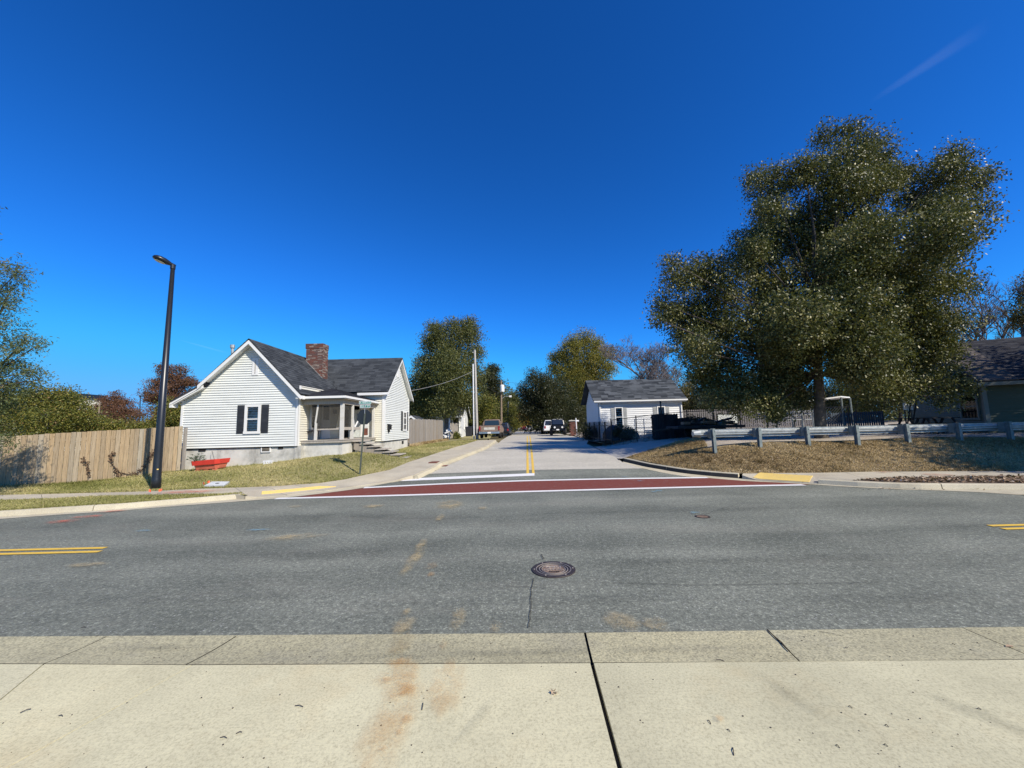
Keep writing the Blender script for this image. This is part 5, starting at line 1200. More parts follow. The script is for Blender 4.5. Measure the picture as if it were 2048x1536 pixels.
for yy in (y0 - .4, y1 + .4):
    m = M(); m.slab([(xr + .355, yy, ze - .2), (xr + .355, ym, zr - .08), (xr + .355, ym, zr - .34), (xr + .355, yy, ze - .46)], (.03, 0, 0)); m.build('rake_board', X['trim_white'], sh)
window(sh, (xr, ym, 2.5), .9, 1.5, (1, 0, 0), inner='dark_void'); 
for px in (898, 912): window(sh, (at(px, 850, y0).x, y0, 2.35), .9, 1.9, (0, -1, 0), inner='dark_void')
M().bx(xl, xr + .3, y0 - .43, y0 - .405, ze - .36, ze - .16).build('fascia', X['trim_white'], sh)
# tiny shed roofs just over the grey fence
yy = 34.0; pk = at(822, 830.5, yy); t = thing('garden_shed', (pk.x, yy + 1.5, .8), 'low shed with white rake boards just over the grey street fence', 'shed')
l, r = Vector((pk.x - 1.3, yy, pk.z - .95)), Vector((pk.x + 1.3, yy, pk.z - .95)); pk = Vector((pk.x, yy, pk.z))
roof_plane('roof', t, l, l + Vector((0, 3, 0)), pk + Vector((0, 3, 0)), pk, 'shingle_grey', row=.4, tab=1); roof_plane('roof_slope', t, r + Vector((0, 3, 0)), r, pk, pk + Vector((0, 3, 0)), 'shingle_grey', row=.4, tab=1)
for p in (l, r): m = M(); m.slab([p - Vector((0, .02, .02)), pk - Vector((0, .02, .02)), pk - Vector((0, .02, .2)), p - Vector((0, .02, .2))], (0, -.02, 0)); m.build('rake_board', X['trim_white'], t)
m = M(); m.bx(l.x + .2, r.x - .2, yy + .2, yy + 2.9, .6, l.z - .02); m.add([(l.x + .2, yy + .2, l.z - .02), (r.x - .2, yy + .2, l.z - .02), (pk.x, yy + .2, pk.z - .2), (l.x + .2, yy + .3, l.z - .02), (r.x - .2, yy + .3, l.z - .02), (pk.x, yy + .3, pk.z - .2)], [(0, 1, 2), (5, 4, 3)]); m.build('wall', X['pole_wood'], t)

# green house on the right
P1 = at(1976, 850, 17.7); P1.z = 0; ang = R(26); u = Vector((math.cos(ang), -math.sin(ang), 0)); v = Vector((math.sin(ang), math.cos(ang), 0))
ze = at(1968, 752, 17.6).z; DEP, LEN = 7.0, 11.0; zr = ze + 2.15; zf_ = z_right(P1.x, P1.y) + .35
gh = thing('green_house', (P1.x + 3, P1.y + 2, 1.0), 'dark green sided house in tree shade behind the guardrail', 'house')
Q = lambda s, t_, z: P1 + u * s + v * t_ + Vector((0, 0, z))
m = M()
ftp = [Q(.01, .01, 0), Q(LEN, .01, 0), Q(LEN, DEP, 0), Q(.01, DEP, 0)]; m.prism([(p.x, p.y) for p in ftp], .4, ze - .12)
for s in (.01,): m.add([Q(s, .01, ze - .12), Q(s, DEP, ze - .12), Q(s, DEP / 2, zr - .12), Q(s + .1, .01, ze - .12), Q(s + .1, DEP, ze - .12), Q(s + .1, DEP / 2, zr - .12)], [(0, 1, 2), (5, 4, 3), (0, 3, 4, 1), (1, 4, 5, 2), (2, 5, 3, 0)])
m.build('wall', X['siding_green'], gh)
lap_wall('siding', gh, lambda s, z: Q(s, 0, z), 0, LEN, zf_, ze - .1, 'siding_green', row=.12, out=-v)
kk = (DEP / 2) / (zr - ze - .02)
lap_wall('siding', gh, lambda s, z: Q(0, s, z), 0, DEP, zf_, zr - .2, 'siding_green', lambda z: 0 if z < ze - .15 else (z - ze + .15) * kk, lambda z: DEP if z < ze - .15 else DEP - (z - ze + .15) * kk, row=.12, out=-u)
o_ = .4; eo = ze - o_ * (zr - ze) / (DEP / 2)
shade_edge = 1.0
rf = roof_plane('roof', gh, Q(shade_edge, -o_, eo), Q(LEN, -o_, eo), Q(LEN, DEP / 2, zr), Q(shade_edge + .15, DEP / 2, zr), 'shingle_black_and_shade', row=.16, tab=.4)  # same roof slope as the brown strip; tree shade painted as darker shingles
roof_plane('roof_slope', rf, Q(-.3, -o_, eo), Q(shade_edge - .002, -o_, eo), Q(shade_edge + .148, DEP / 2, zr), Q(-.3, DEP / 2, zr), 'shingle_brown', row=.16, tab=.4)
roof_plane('roof_slope', rf, Q(LEN, DEP + o_, eo), Q(-.3, DEP + o_, eo), Q(-.3, DEP / 2, zr), Q(LEN, DEP / 2, zr), 'shingle_brown', row=.4, tab=1)
for t0, t1, n_sg in ((-o_, DEP / 2, 1), (DEP + o_, DEP / 2, -1)):
    m = M(); m.slab([Q(-.305, t0, eo - .07), Q(-.305, t1, zr - .07), Q(-.305, t1, zr - .27), Q(-.305, t0, eo - .27)], -u * .03); m.build('rake_board', X['trim_shaded'], gh)
    m = M(); m.slab([Q(-.3, t0, eo - .24), Q(-.3, t1, zr - .24), Q(0, t1, zr - .24), Q(0, t0, eo - .24)], (0, 0, -.02)); m.build('soffit', X['trim_shaded'], gh)
m = M(); m.slab([Q(-.3, -o_ - .005, eo - .07), Q(LEN, -o_ - .005, eo - .07), Q(LEN, -o_ - .005, eo - .22), Q(-.3, -o_ - .005, eo - .22)], -v * .03); m.build('fascia', X['trim_shaded'], gh)
m = M(); m.slab([Q(-.28, -o_, eo - .2), Q(LEN, -o_, eo - .2), Q(LEN, -.03, eo - .2), Q(-.28, -.03, eo - .2)], (0, 0, -.02)); m.build('soffit', X['trim_shaded'], gh)
m = M(); m.slab([Q(-.045, -.045, zf_), Q(.1, -.045, zf_), Q(.1, -.045, eo - .22), Q(-.045, -.045, eo - .22)], v * .01); m.build('corner_board', X['trim_shaded'], gh)
m = M(); m.slab([Q(-.046, -.034, zf_), Q(-.046, .1, zf_), Q(-.046, .1, ze - .2), Q(-.046, -.034, ze - .2)], u * .01); m.build('corner_board', X['trim_shaded'], gh)
def gable_hit(px, py):         # point of the gable wall seen at a pixel
    d = ray(px, py); n_ = -u; k = (P1 - EYE).dot(n_) / d.dot(n_); return EYE + d * k
a, b = gable_hit(1927, 838), gable_hit(1954, 786); c = (a + b) / 2; w = Vector((b.x - a.x, b.y - a.y, 0)).length
window(gh, c, w + .1, b.z - a.z + .1, -u, inner='curtain', fw=.1, frame_mat='trim_shaded')

# low white building far behind the left shrubs
y0 = 44; xa, xb = at(-900, 800, y0).x, at(150, 800, y0).x; zt = at(60, 789, y0).z
t = thing('flat_building', ((xa + xb) / 2, y0 + 8, .3), 'low white building with dark roof edge far behind the left shrubs', 'building')
M().bx(xa, xb, y0, y0 + 3, 0, zt - .5).build('wall', X['siding_cream'], t); M().bx(xa - .2, xb + .2, y0 - .3, y0 + 3.2, zt - .498, zt).build('roof_edge', X['car_navy'], t)
for i in range(8): window(t, (xa + 4 + i * 6.2, y0, 2.4), 2.0, 1.6, (0, -1, 0), inner='dark_void', frame_mat='trim_white')

# ================================================================== poles and wires
def pole(name, px, pyb, pyt, Y, r0, r1, mat, label, cat='utility pole', zb=None, px_t=None):
    a = at(px, pyb, Y); b = at(px_t if px_t is not None else px, pyt, Y); z0 = z_lawn(a.x, Y) if px < 1030 else z_right(a.x, Y)
    t = thing(name, (a.x, Y, a.z), label, cat); m = M(); m.tube([(a.x, Y, min(a.z, z0) - .2), (b.x, Y, b.z)], [r0, r1], 10); m.build('pole', X[mat], t); return t, Vector((b.x, Y, b.z))
up, u_top = pole('utility_pole', 954.5, 878, 700, 38.0, .15, .10, 'pole_pale', 'tall pale utility pole beside the parked brown pickup', px_t=949.5)
M().tube([(u_top.x - .22, 38, u_top.z - .25), (u_top.x + .12, 38, u_top.z - .15)], .03, 6).build('insulator', X['white_plastic'], up)
a = at(948, 880, 37.6); b = at(946, 728, 37.6); M().tube([(a.x, 37.6, a.z - .2), (b.x, 37.6, b.z)], .06, 8).build('conduit', X['white_plastic'], up)
bp, b_top = pole('utility_pole', 1003, 868.5, 761, 52.0, .15, .10, 'pole_wood', 'brown utility pole with white transformer past the parked cars', px_t=1002.5)
c = at(1003.8, 777, 51.7); m = M(); m.lathe((c.x + .05, c.y, c.z - .45), [(.26, 0), (.28, .05), (.28, .85), (.2, .95)], 14); m.build('transformer', X['white_plastic'], bp)
a, b, c2 = at(1003, 798, 52), at(1010, 792.5, 52), at(1018, 793, 52); M().tube([a, b, c2], .035, 6).build('lamp_arm', X['galvanised'], bp); M().tube([c2, c2 + Vector((.35, 0, -.02))], [.12, .16], 8).build('lamp_head', X['white_plastic'], bp)
lp, _ = pole('light_pole', 1014.5, 862, 803, 62.0, .13, .08, 'pole_pale', 'plain pale pole behind the brown utility pole', px_t=1016.5)
fp, _ = pole('far_pole', 1462, 835, 798, 34.0, .09, .08, 'pole_pale', 'short pale pole behind the picket fence under the big tree', 'pole')
for (px, pt, Y, lb) in ((281, 792, 60, 'thin parking lot lamp post between the two bronze cypresses'),):
    t, tp = pole('parking_lamp', px, 835, pt, Y, .08, .06, 'pole_black', lb, 'street lamp', px_t=px); M().box((tp.x + .35, Y, tp.z), (.8, .3, .14)).build('lamp_head', X['pole_black'], t)
t, tp = pole('brown_post', 199, 840, 806, 30, .07, .06, 'pole_wood', 'thin brown post among the shrubs behind the fence', 'post')
wk = gp(1012.5, 869, z_road); t = thing('marker_post', wk, 'short white marker post at the left street edge', 'post'); M().tube([wk, wk + Vector((-.12, 0, .95))], .06, 6).build('stake', X['white_plastic'], t); M().tube([wk + Vector((-.12, 0, .95)), wk + Vector((-.125, 0, 1.0))], .065, 6).build('cap', X['white_plastic'], t)
def wire(a, b, sag, r, label, mat='wire_dark'):
    P = [Vector(a).lerp(Vector(b), i / 14) - Vector((0, 0, sag * 4 * (i / 14) * (1 - i / 14))) for i in range(15)]
    m = M(); m.tube(P, r, 5); T(m.build('overhead_wire', X[mat]), label, 'wire')
wire(at(818, 782, 26.6), at(948, 741, 37.8), .25, .014, 'pale service wire from the white house to the tall pale pole', 'wire_pale')
wire(b_top - Vector((0, 0, .1)), at(1100, 768, 66), .2, .014, 'top wire from the brown pole running right over the street')
wire(b_top - Vector((0, 0, 1.1)), at(1110, 788, 66), .25, .018, 'lower wire from the brown pole running right over the street')
wire(u_top - Vector((0, 0, .3)), b_top - Vector((0, 0, .3)), .5, .012, 'wire between the tall pale pole and the brown pole')
wire(u_top - Vector((0, 0, 2.6)), at(1003, 786, 51.8), .4, .018, 'low cable between the tall pale pole and the transformer')

# ================================================================== vehicles (built at the origin, nose towards +Y)
def wheel(parent, x, y, r, w):
    m = M(); n = 18; prof = [(r * .62, -w / 2), (r * .93, -w / 2), (r, -w * .32), (r, w * .32), (r * .93, w / 2), (r * .62, w / 2)]
    vs = [(x + z, y + q * math.cos(2 * math.pi * k / n), r + q * math.sin(2 * math.pi * k / n)) for q, z in prof for k in range(n)]
    m.add(vs, [(i * n + k, i * n + (k + 1) % n, (i + 1) * n + (k + 1) % n, (i + 1) * n + k) for i in range(5) for k in range(n)]); o = m.build('wheel', X['tyre'], parent)
    m = M(); s = 1 if x > 0 else -1; vs = [(x + s * (w * .30), y, r)] + [(x + s * w * .42, y + r * .63 * math.cos(2 * math.pi * k / n), r + r * .63 * math.sin(2 * math.pi * k / n)) for k in range(n)]
    m.add(vs, [(0, 1 + k, 1 + (k + 1) % n) for k in range(n)]); m.build('rim', X['rim'], o)
def loft(stn, mat, name, parent):
    """stations (y, z0, zb, hw0, hwb) -> closed body shell with rounded shoulders"""
    m = M(); vs = []
    for y, z0, z1, w0, w1 in stn:
        zm = z0 + (z1 - z0) * .55
        vs += [(-w0 * .94, y, z0), (-w0, y, z0 + .1), (-w0, y, zm), (-w1, y, z1 - .05), (-w1 + .07, y, z1), (w1 - .07, y, z1), (w1, y, z1 - .05), (w0, y, zm), (w0, y, z0 + .1), (w0 * .94, y, z0)]
    k = 10; n = len(stn); m.add(vs, [(i * k + j, i * k + (j + 1) % k, (i + 1) * k + (j + 1) % k, (i + 1) * k + j) for i in range(n - 1) for j in range(k)] + [tuple(range(k)), tuple((n - 1) * k + j for j in reversed(range(k)))])
    return m.build(name, X[mat], parent, org=(0, 0, 0), smooth=False)
def panel(parent, name, pts, mat, d): m = M(); m.slab(pts, d); return m.build(name, X[mat], parent, org=(0, 0, 0))
def suv(paint, label, h=1.75, w=1.9, l=4.7, lights=True, rack=False, cat='car'):
    t = thing('parked_car', (0, 0, 0), label, cat, 'parked cars'); hw = w / 2; L = l / 2; bz = h * .56
    body = loft([(-L, .42, bz * .9, hw * .86, hw * .80), (-L + .12, .34, bz, hw * .96, hw * .9), (-L * .45, .3, bz + .02, hw, hw * .95), (L * .35, .3, bz, hw, hw * .95), (L * .5, .3, bz - .05, hw, hw * .92), (L - .2, .34, bz - .14, hw * .95, hw * .85), (L, .42, bz - .25, hw * .82, hw * .74)], paint, 'body', t)
    loft([(-L + .10, bz - .02, bz + .04, hw * .86, hw * .82), (-L + .42, bz - .02, h - .06, hw * .86, hw * .70), (-L + .75, bz - .02, h, hw * .87, hw * .70), (L * .12, bz - .02, h - .01, hw * .87, hw * .70), (L * .26, bz - .02, h - .08, hw * .86, hw * .69), (L * .5, bz - .04, bz + .03, hw * .84, hw * .8)], paint, 'cabin', t)
    ws = panel(t, 'windscreen', [(-hw * .76, L * .49, bz + .07), (hw * .76, L * .49, bz + .07), (hw * .64, L * .285, h - .12), (-hw * .64, L * .285, h - .12)], 'glass', (0, .045, .03))
    panel(t, 'rear_window', [(-hw * .72, -L + .14, bz + .10), (hw * .72, -L + .14, bz + .10), (hw * .62, -L + .40, h - .12), (-hw * .62, -L + .40, h - .12)], 'glass', (0, -.05, .02))
    for s in (-1, 1):
        for y0, y1 in ((-L + .6, -L * .28), (-L * .24, L * .14)): panel(t, 'side_window', [(s * hw * .87, y0, bz + .07), (s * hw * .87, y1 + .08, bz + .07), (s * hw * .755, y1 - .06, h - .13), (s * hw * .755, y0 + .05, h - .13)], 'glass', (s * .02, 0, .008))
        M().box((s * hw * .68, L - .05, bz - .30), (.36, .12, .16)).build('headlight', X['lamp_clear'], t); M().box((s * hw * .72, -L + .03, bz - .2), (.2, .12, .34)).build('tail_light', X['tail_red'], t)
        M().box((s * (hw + .07), L * .36, bz + .10), (.16, .1, .13)).build('mirror', X[paint], t)
        for y in (-L * .60, L * .60): wheel(t, s * (hw - .12), y, .36, .22)
    M().box((0, L + .02, .52), (w * .84, .14, .22)).build('bumper', X['black_metal'], t); M().box((0, -L - .02, .54), (w * .86, .14, .24)).build('bumper', X['black_metal' if paint != 'car_white' else 'car_white'], t)
    M().box((0, L + .005, bz - .32), (w * .38, .06, .16)).build('grille', X['black_metal'], t); M().box((0, -L - .095, .58), (.32, .012, .14)).build('licence_plate', X['lamp_clear'], t); M().box((0, L + .095, .5), (.32, .012, .12)).build('licence_plate', X['lamp_clear'], t)
    return t
def place(t, p, rz): t.location = p; t.rotation_euler = (0, 0, rz)
def offroad(label):
    t = thing('offroad_car', (0, 0, 0), label, 'car', 'parked cars'); hw, L = .84, 2.0
    loft([(-L, .62, 1.16, hw * .95, hw * .93), (-L * .3, .58, 1.18, hw, hw * .96), (.5, .58, 1.17, hw, hw * .93), (L - .25, .62, 1.12, hw * .72, hw * .68), (L - .05, .66, 1.08, hw * .68, hw * .66)], 'car_black', 'body', t)
    loft([(-L + .02, 1.15, 1.83, hw * .94, hw * .84), (-L + .1, 1.15, 1.86, hw * .94, hw * .84), (.2, 1.15, 1.86, hw * .93, hw * .82), (.42, 1.15, 1.78, hw * .92, hw * .8), (.62, 1.15, 1.22, hw * .92, hw * .9)], 'car_black', 'cabin', t)
    panel(t, 'windscreen', [(-hw * .78, .64, 1.27), (hw * .78, .64, 1.27), (hw * .7, .48, 1.76), (-hw * .7, .48, 1.76)], 'glass', (0, .035, .012))
    for s in (-1, 1):
        panel(t, 'side_window', [(s * hw * .94, -L + .2, 1.25), (s * hw * .94, .35, 1.25), (s * hw * .85, .2, 1.74), (s * hw * .85, -L + .25, 1.74)], 'glass', (s * .02, 0, .005))
        m = M(); n = 14; vs = [(s * .43 + .11 * math.cos(2 * math.pi * k / n), L - .03, .93 + .11 * math.sin(2 * math.pi * k / n)) for k in range(n)]; m.slab(vs, (0, .05, 0)); m.build('headlight', X['lamp_clear'], t)
        M().box((s * (hw - .02), L * .62, .98), (.34, 1.0, .07)).build('fender', X['black_metal'], t); M().box((s * (hw - .02), -L * .62, .98), (.34, .95, .07)).build('fender', X['black_metal'], t)
        for y in (-L * .62, L * .62): wheel(t, s * (hw - .06), y, .43, .28)
        M().box((s * (hw + .12), .42, 1.28), (.22, .1, .2)).build('mirror', X['black_metal'], t)
        M().box((s * .36, -.3, 1.875), (.42, 1.1, .03)).build('roof_panel', X['lamp_clear'], t)
    m = M(); [m.box((-.27 + .09 * i, L - .035, .93), (.05, .02, .3)) for i in range(7)]; S(m.build('grille_slots', X['dark_void'], t), 'stuff')
    M().box((0, L + .12, .66), (1.5, .22, .2)).build('bumper', X['black_metal'], t); M().box((0, -L - .08, .68), (1.5, .16, .2)).build('bumper', X['black_metal'], t); M().box((.1, L + .235, .66), (.32, .012, .14)).build('licence_plate', X['lamp_clear'], t)
    return t
def pickup(label):
    t = thing('pickup_truck', (0, 0, 0), label, 'pickup truck', 'parked cars'); hw, L = .97, 2.6
    loft([(-L, .52, 1.12, hw * .97, hw * .95), (-L + .05, .48, 1.16, hw, hw * .97), (-.35, .48, 1.17, hw, hw * .97), (-.3, .48, 1.17, hw, hw * .97), (L * .5, .48, 1.14, hw, hw * .93), (L - .2, .5, 1.05, hw * .96, hw * .88), (L, .55, .98, hw * .88, hw * .8)], 'car_tan', 'body', t)
    M().bx(-hw * .86, hw * .86, -L + .08, -.38, 1.10, 1.19).build('bed_cover', X['tarp_dark'], t)
    loft([(-.32, 1.14, 1.72, hw * .9, hw * .74), (-.25, 1.14, 1.76, hw * .9, hw * .74), (.7, 1.14, 1.76, hw * .9, hw * .74), (1.35, 1.13, 1.2, hw * .88, hw * .84)], 'car_tan', 'cabin', t)
    panel(t, 'rear_window', [(-hw * .74, -.34, 1.22), (hw * .74, -.34, 1.22), (hw * .68, -.33, 1.66), (-hw * .68, -.33, 1.66)], 'glass', (0, -.02, 0)); panel(t, 'windscreen', [(-hw * .78, 1.36, 1.24), (hw * .78, 1.36, 1.24), (hw * .68, .76, 1.7), (-hw * .68, .76, 1.7)], 'glass', (0, .03, .03))
    M().bx(-hw * .82, hw * .82, -L - .03, -L + .0, .62, 1.13).build('tailgate', X['car_tan'], t); M().bx(-.5, .5, -L - .04, -L - .031, .78, 1.0).build('tailgate_panel', X['block_pale'], t)
    for s in (-1, 1):
        panel(t, 'side_window', [(s * hw * .9, -.2, 1.22), (s * hw * .9, 1.2, 1.22), (s * hw * .79, .66, 1.66), (s * hw * .79, -.2, 1.66)], 'glass', (s * .02, 0, .005))
        M().box((s * hw * .9, -L - .02, .92), (.14, .06, .36)).build('tail_light', X['tail_red'], t); M().box((s * hw * .7, L - .03, .82), (.34, .1, .16)).build('headlight', X['lamp_clear'], t)
        for y in (-L * .58, L * .62): wheel(t, s * (hw - .13), y, .38, .24)
        M().box((s * (hw + .1), .95, 1.25), (.18, .1, .18)).build('mirror', X['black_metal'], t)
    M().bx(-hw * .95, hw * .95, -L - .18, -L - .04, .44, .60).build('bumper', X['chrome'], t); M().box((0, -L - .19, .52), (.32, .012, .14)).build('licence_plate', X['lamp_clear'], t); M().bx(-hw * .9, hw * .9, L - .02, L + .1, .5, .64).build('bumper', X['chrome'], t)
    return t
p = at(981, 877, 35.0); z0 = z_road(p.x, 36) + .04
place(pickup('old tan pickup truck parked tail towards us across the pavement'), (p.x + .05, 37.6, p.z + .0), R(-3))
p = at(1012, 872, 50); place(suv('car_navy', 'dark suv parked behind the tan pickup truck', 1.7), (p.x - .3, 52.3, p.z), R(-3))
p = at(1120.5, 871, 44); place(offroad('black off road car parked facing us on the right of the street'), (p.x, 46.2, p.z), R(176))
p = at(1100, 866.5, 54); place(suv('car_white', 'white suv parked behind the black off road car', 1.85, 1.95), (p.x + .2, 56.6, p.z), R(-3))
for i, (px, Y, rz, pt, lb) in enumerate(((1034, 105, 8, 'car_silver', 'silver car far down the street, leftmost of the distant cars'), (1042, 112, 80, 'car_red', 'red car parked far down the street under the orange tree'), (1049, 118, 0, 'car_white', 'white car far down the street beside the red car'), (1057, 108, 4, 'car_silver', 'pale car far down the street, rightmost of the distant cars'))):
    p = at(px, 855, Y); place(suv(pt, lb, 1.55, 1.8, 4.5), (p.x, Y, .78), R(rz))
# dark truck parked in the tree's shade on the lot
# ================================================================== clutter of the lot across the street
def on_lot(px, Y): x = at(px, 850, Y).x; return x, z_right(x, Y)
# black iron fence along the street and chain link fence across the lot
fx0, fz0 = on_lot(1223, 24.3); fx1 = at(1163, 850, 33).x
t = thing('iron_fence', ((fx0 + fx1) / 2, 28.5, .8), 'black iron picket fence along the right side of the street', 'fence')
A_, B_ = Vector((fx0, 24.3, z_right(fx0, 24.3))), Vector((fx1 + .3, 33, z_right(fx1, 33)))
for h in (.25, 1.15): M().bar(A_ + Vector((0, 0, h)), B_ + Vector((0, 0, h)), .04).build('rail', X['black_metal'], t)
for i in range(42):
    p = A_.lerp(B_, i / 41); M().bar(p, p + Vector((0, 0, 1.42 + .05 * (i % 2))), .022 if i % 8 else .06).build('picket', X['black_metal'], t)
t = thing('chain_link_fence', (9.5, 24.2, 1.0), 'chain link fence with dark posts across the shaded lot', 'fence')
xa, xb = at(1222, 850, 24.2).x, at(1700, 850, 23.0).x; k = 9
for i in range(k + 1):
    x = xa + (xb - xa) * i / k; y = 24.2 - 1.2 * i / k; z = z_right(x, y); hh = 1.6 if i not in (2,) else 2.3; M().tube([(x, y, z - .1), (x, y, z + hh)], .035 if i != 2 else .05, 8).build('post', X['black_metal'], t)
P = [Vector((xa + (xb - xa) * i / 24, 24.2 - 1.2 * i / 24, z_right(xa + (xb - xa) * i / 24, 24.2 - 1.2 * i / 24))) for i in range(25)]
m = M(); m.tube([p + Vector((0, 0, 1.5)) for p in P], .022, 6); m.build('top_rail', X['black_metal'], t)
m = M(); L = xb - xa; s = .16
x = 0.0
while x < L - 1.5:
    for d in (1, -1):
        a0 = x if d > 0 else x + 1.45; a1 = x + 1.45 if d > 0 else x
        q = [];
        for w, h in ((a0, .03), (a1, 1.48)):
            f = w / L; xx = xa + L * f; yy = 24.2 - 1.2 * f - .03; q.append(Vector((xx, yy, z_right(xx, yy) + h)))
        m.bar(q[0], q[1], .006)
    x += s
S(m.build('mesh', X['chain_link'], t), 'stuff')
# grey picket fence behind, with a white rail
pa, pb = Vector((at(1366, 850, 31).x, 31, 0)), Vector((at(1640, 850, 31).x, 31, 0))
fence_planks('picket_fence', [pa, pb], 1.75, .17, 'grey picket fence behind the shaded lot under the big tree', 'picket_wood_shade', gap=.05, zf=z_right, toward=(0, -1), bumps=.015, dog=True)
pa, pb = Vector((at(1655, 850, 24.5).x, 24.5, 0)), Vector((at(1770, 850, 24).x, 24, 0))
fence_planks('blue_picket_fence', [pa, pb], 1.15, .12, 'low bluish picket fence right of the big tree trunk', 'blue_wood' if 'blue_wood' in X else 'grey_wood', gap=.03, zf=z_right, bumps=.01, dog=True)
# stacks and stored things in the shade
def stack(name, px, Y, w, d, h, mat, label, n=6, cat='pallets', jag=.0, group=None):
    x, z = on_lot(px, Y); t = thing(name, (x, Y, z), label, cat, group); zz = z
    for i in range(n):
        hh = h / n; M().box((x + random.uniform(-.06, .06), Y + random.uniform(-.05, .05), zz + hh * .5), (w * random.uniform(.92, 1.0), d, hh * .78), rz=random.uniform(-.04, .04)).build('layer', X[mat], t); zz += hh
    return t
for px, h, w in ((1322, 1.5, .8), (1343, 1.45, .85), (1366, 1.15, 1.0)):
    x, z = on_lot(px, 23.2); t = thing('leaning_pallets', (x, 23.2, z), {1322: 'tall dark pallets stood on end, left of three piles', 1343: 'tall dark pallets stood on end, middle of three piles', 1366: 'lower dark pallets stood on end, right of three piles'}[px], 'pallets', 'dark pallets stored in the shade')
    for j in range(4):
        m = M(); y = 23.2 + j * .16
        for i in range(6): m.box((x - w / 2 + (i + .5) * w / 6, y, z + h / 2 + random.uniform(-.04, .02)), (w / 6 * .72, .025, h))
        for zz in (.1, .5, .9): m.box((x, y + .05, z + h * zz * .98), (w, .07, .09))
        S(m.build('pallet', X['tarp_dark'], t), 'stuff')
x, z = on_lot(1408, 21.5)
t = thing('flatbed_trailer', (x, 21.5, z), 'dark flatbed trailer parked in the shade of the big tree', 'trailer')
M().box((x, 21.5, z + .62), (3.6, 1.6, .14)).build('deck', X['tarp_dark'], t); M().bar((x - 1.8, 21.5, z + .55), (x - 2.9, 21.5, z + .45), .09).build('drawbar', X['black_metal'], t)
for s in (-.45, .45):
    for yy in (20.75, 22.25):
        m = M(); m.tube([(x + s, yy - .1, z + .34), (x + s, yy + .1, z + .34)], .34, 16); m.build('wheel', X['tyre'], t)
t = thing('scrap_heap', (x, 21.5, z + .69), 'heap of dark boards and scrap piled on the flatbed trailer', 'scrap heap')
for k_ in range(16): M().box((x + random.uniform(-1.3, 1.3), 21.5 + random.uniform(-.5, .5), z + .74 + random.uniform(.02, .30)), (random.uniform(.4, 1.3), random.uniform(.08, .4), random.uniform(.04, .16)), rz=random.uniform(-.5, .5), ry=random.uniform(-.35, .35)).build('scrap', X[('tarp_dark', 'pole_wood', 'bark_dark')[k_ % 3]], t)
x, z = on_lot(1456, 27.5); t = thing('pale_board', (x, 27.5, z), 'pale rectangular panel standing in front of the picket fence', 'panel'); M().box((x, 27.5, z + .95), (1.35, .05, .62)).build('panel', X['pale_panel'], t)
m = M(); [m.box((x + a_, 27.52, z + b_), (c_, .06, d_)) for a_, b_, c_, d_ in ((0, 1.29, 1.45, .06), (0, .61, 1.45, .06), (-.70, .95, .06, .62), (.70, .95, .06, .62))]; m.build('frame', X['black_metal'], t)
for s in (-.6, .6): M().box((x + s, 27.5, z + .3), (.06, .06, .6)).build('leg', X['black_metal'], t)
x, z = on_lot(1288, 26.6); t = thing('scaffold_frame', (x, 26.6, z), 'pale scaffold frames standing behind the chain link fence', 'scaffold')
for s in (-.62, 0, .62): M().tube([(x + s, 26.6, z), (x + s, 26.6, z + 1.25)], .03, 6).build('upright', X['block_pale'], t)
for h in (.3, .62, .95, 1.22): M().tube([(x - .62, 26.62, z + h), (x + .62, 26.62, z + h * .99)], .025, 6).build('crossbar', X['fence_wood'] if h == .95 else X['block_pale'], t)
for k_, (px, w, h, lb) in enumerate(((1262, .8, .5, 'pale block pile behind the chain link fence, left of the scaffold'), (1306, .9, .45, 'pale block pile behind the chain link fence, right of the scaffold'))): stack('block_pile', px, 26.2, w, .7, h, 'block_pale', lb, 4, 'blocks', group='pale block piles')
x, z = on_lot(1240, 26.4); t = thing('covered_boat', (x, 26.4, z), 'low dark tarp covered load by the corner of the white house', 'covered load')
m = M(); K = 9; vs = []
for i in range(K):
    f = i / (K - 1); xx = x - 1.1 + 2.2 * f; hh = (.9 + .2 * math.sin(f * 7)) * (0.55 + .45 * math.sin(math.pi * min(1, f + .12))); vs += [(xx, 25.8, z), (xx, 25.95, z + hh * .7), (xx, 26.4, z + hh), (xx, 26.85, z + hh * .7), (xx, 27, z)]
m.add(vs, [(i * 5 + j, i * 5 + j + 1, i * 5 + j + 6, i * 5 + j + 5) for i in range(K - 1) for j in range(4)] + [(0, 1, 2, 3, 4), tuple((K - 1) * 5 + j for j in (4, 3, 2, 1, 0))]); m.build('tarp', X['car_navy'], t); m = M(); m.tube([(x - .2, 25.78, z + .3), (x - .2, 25.93, z + .75), (x - .2, 26.4, z + 1.08)], .012, 5); m.build('rope', X['wire_pale'], t)
# pipe rack and carport frame by the trunk
x0_, z0_ = on_lot(1512, 21.8); x1_, _ = on_lot(1628, 21.8); t = thing('pipe_rack', ((x0_ + x1_) / 2, 21.8, z0_), 'galvanised rack holding long pale pipes left of the big tree trunk', 'pipe rack')
for px, h in ((1586, 1.5), (1606, 2.1), (1627, 1.75)): x, z = on_lot(px, 21.8); M().tube([(x, 21.8, z), (x, 21.8, z + h)], .035, 8).build('post', X['galvanised'], t)
for i, (pa, pb, ya, yb2) in enumerate(((1572, 1618, 826, 822), (1570, 1626, 824.5, 822.5), (1562, 1626, 833, 829), (1510, 1626, 829, 827), (1512, 1600, 838, 836), (1560, 1626, 840, 839), (1512, 1560, 833, 832))): m = M(); m.tube([at(pa, ya, 21.7 + i * .05), at(pb, yb2, 21.9 + i * .05)], .028, 6); m.build('pipe', X['galvanised'], t)
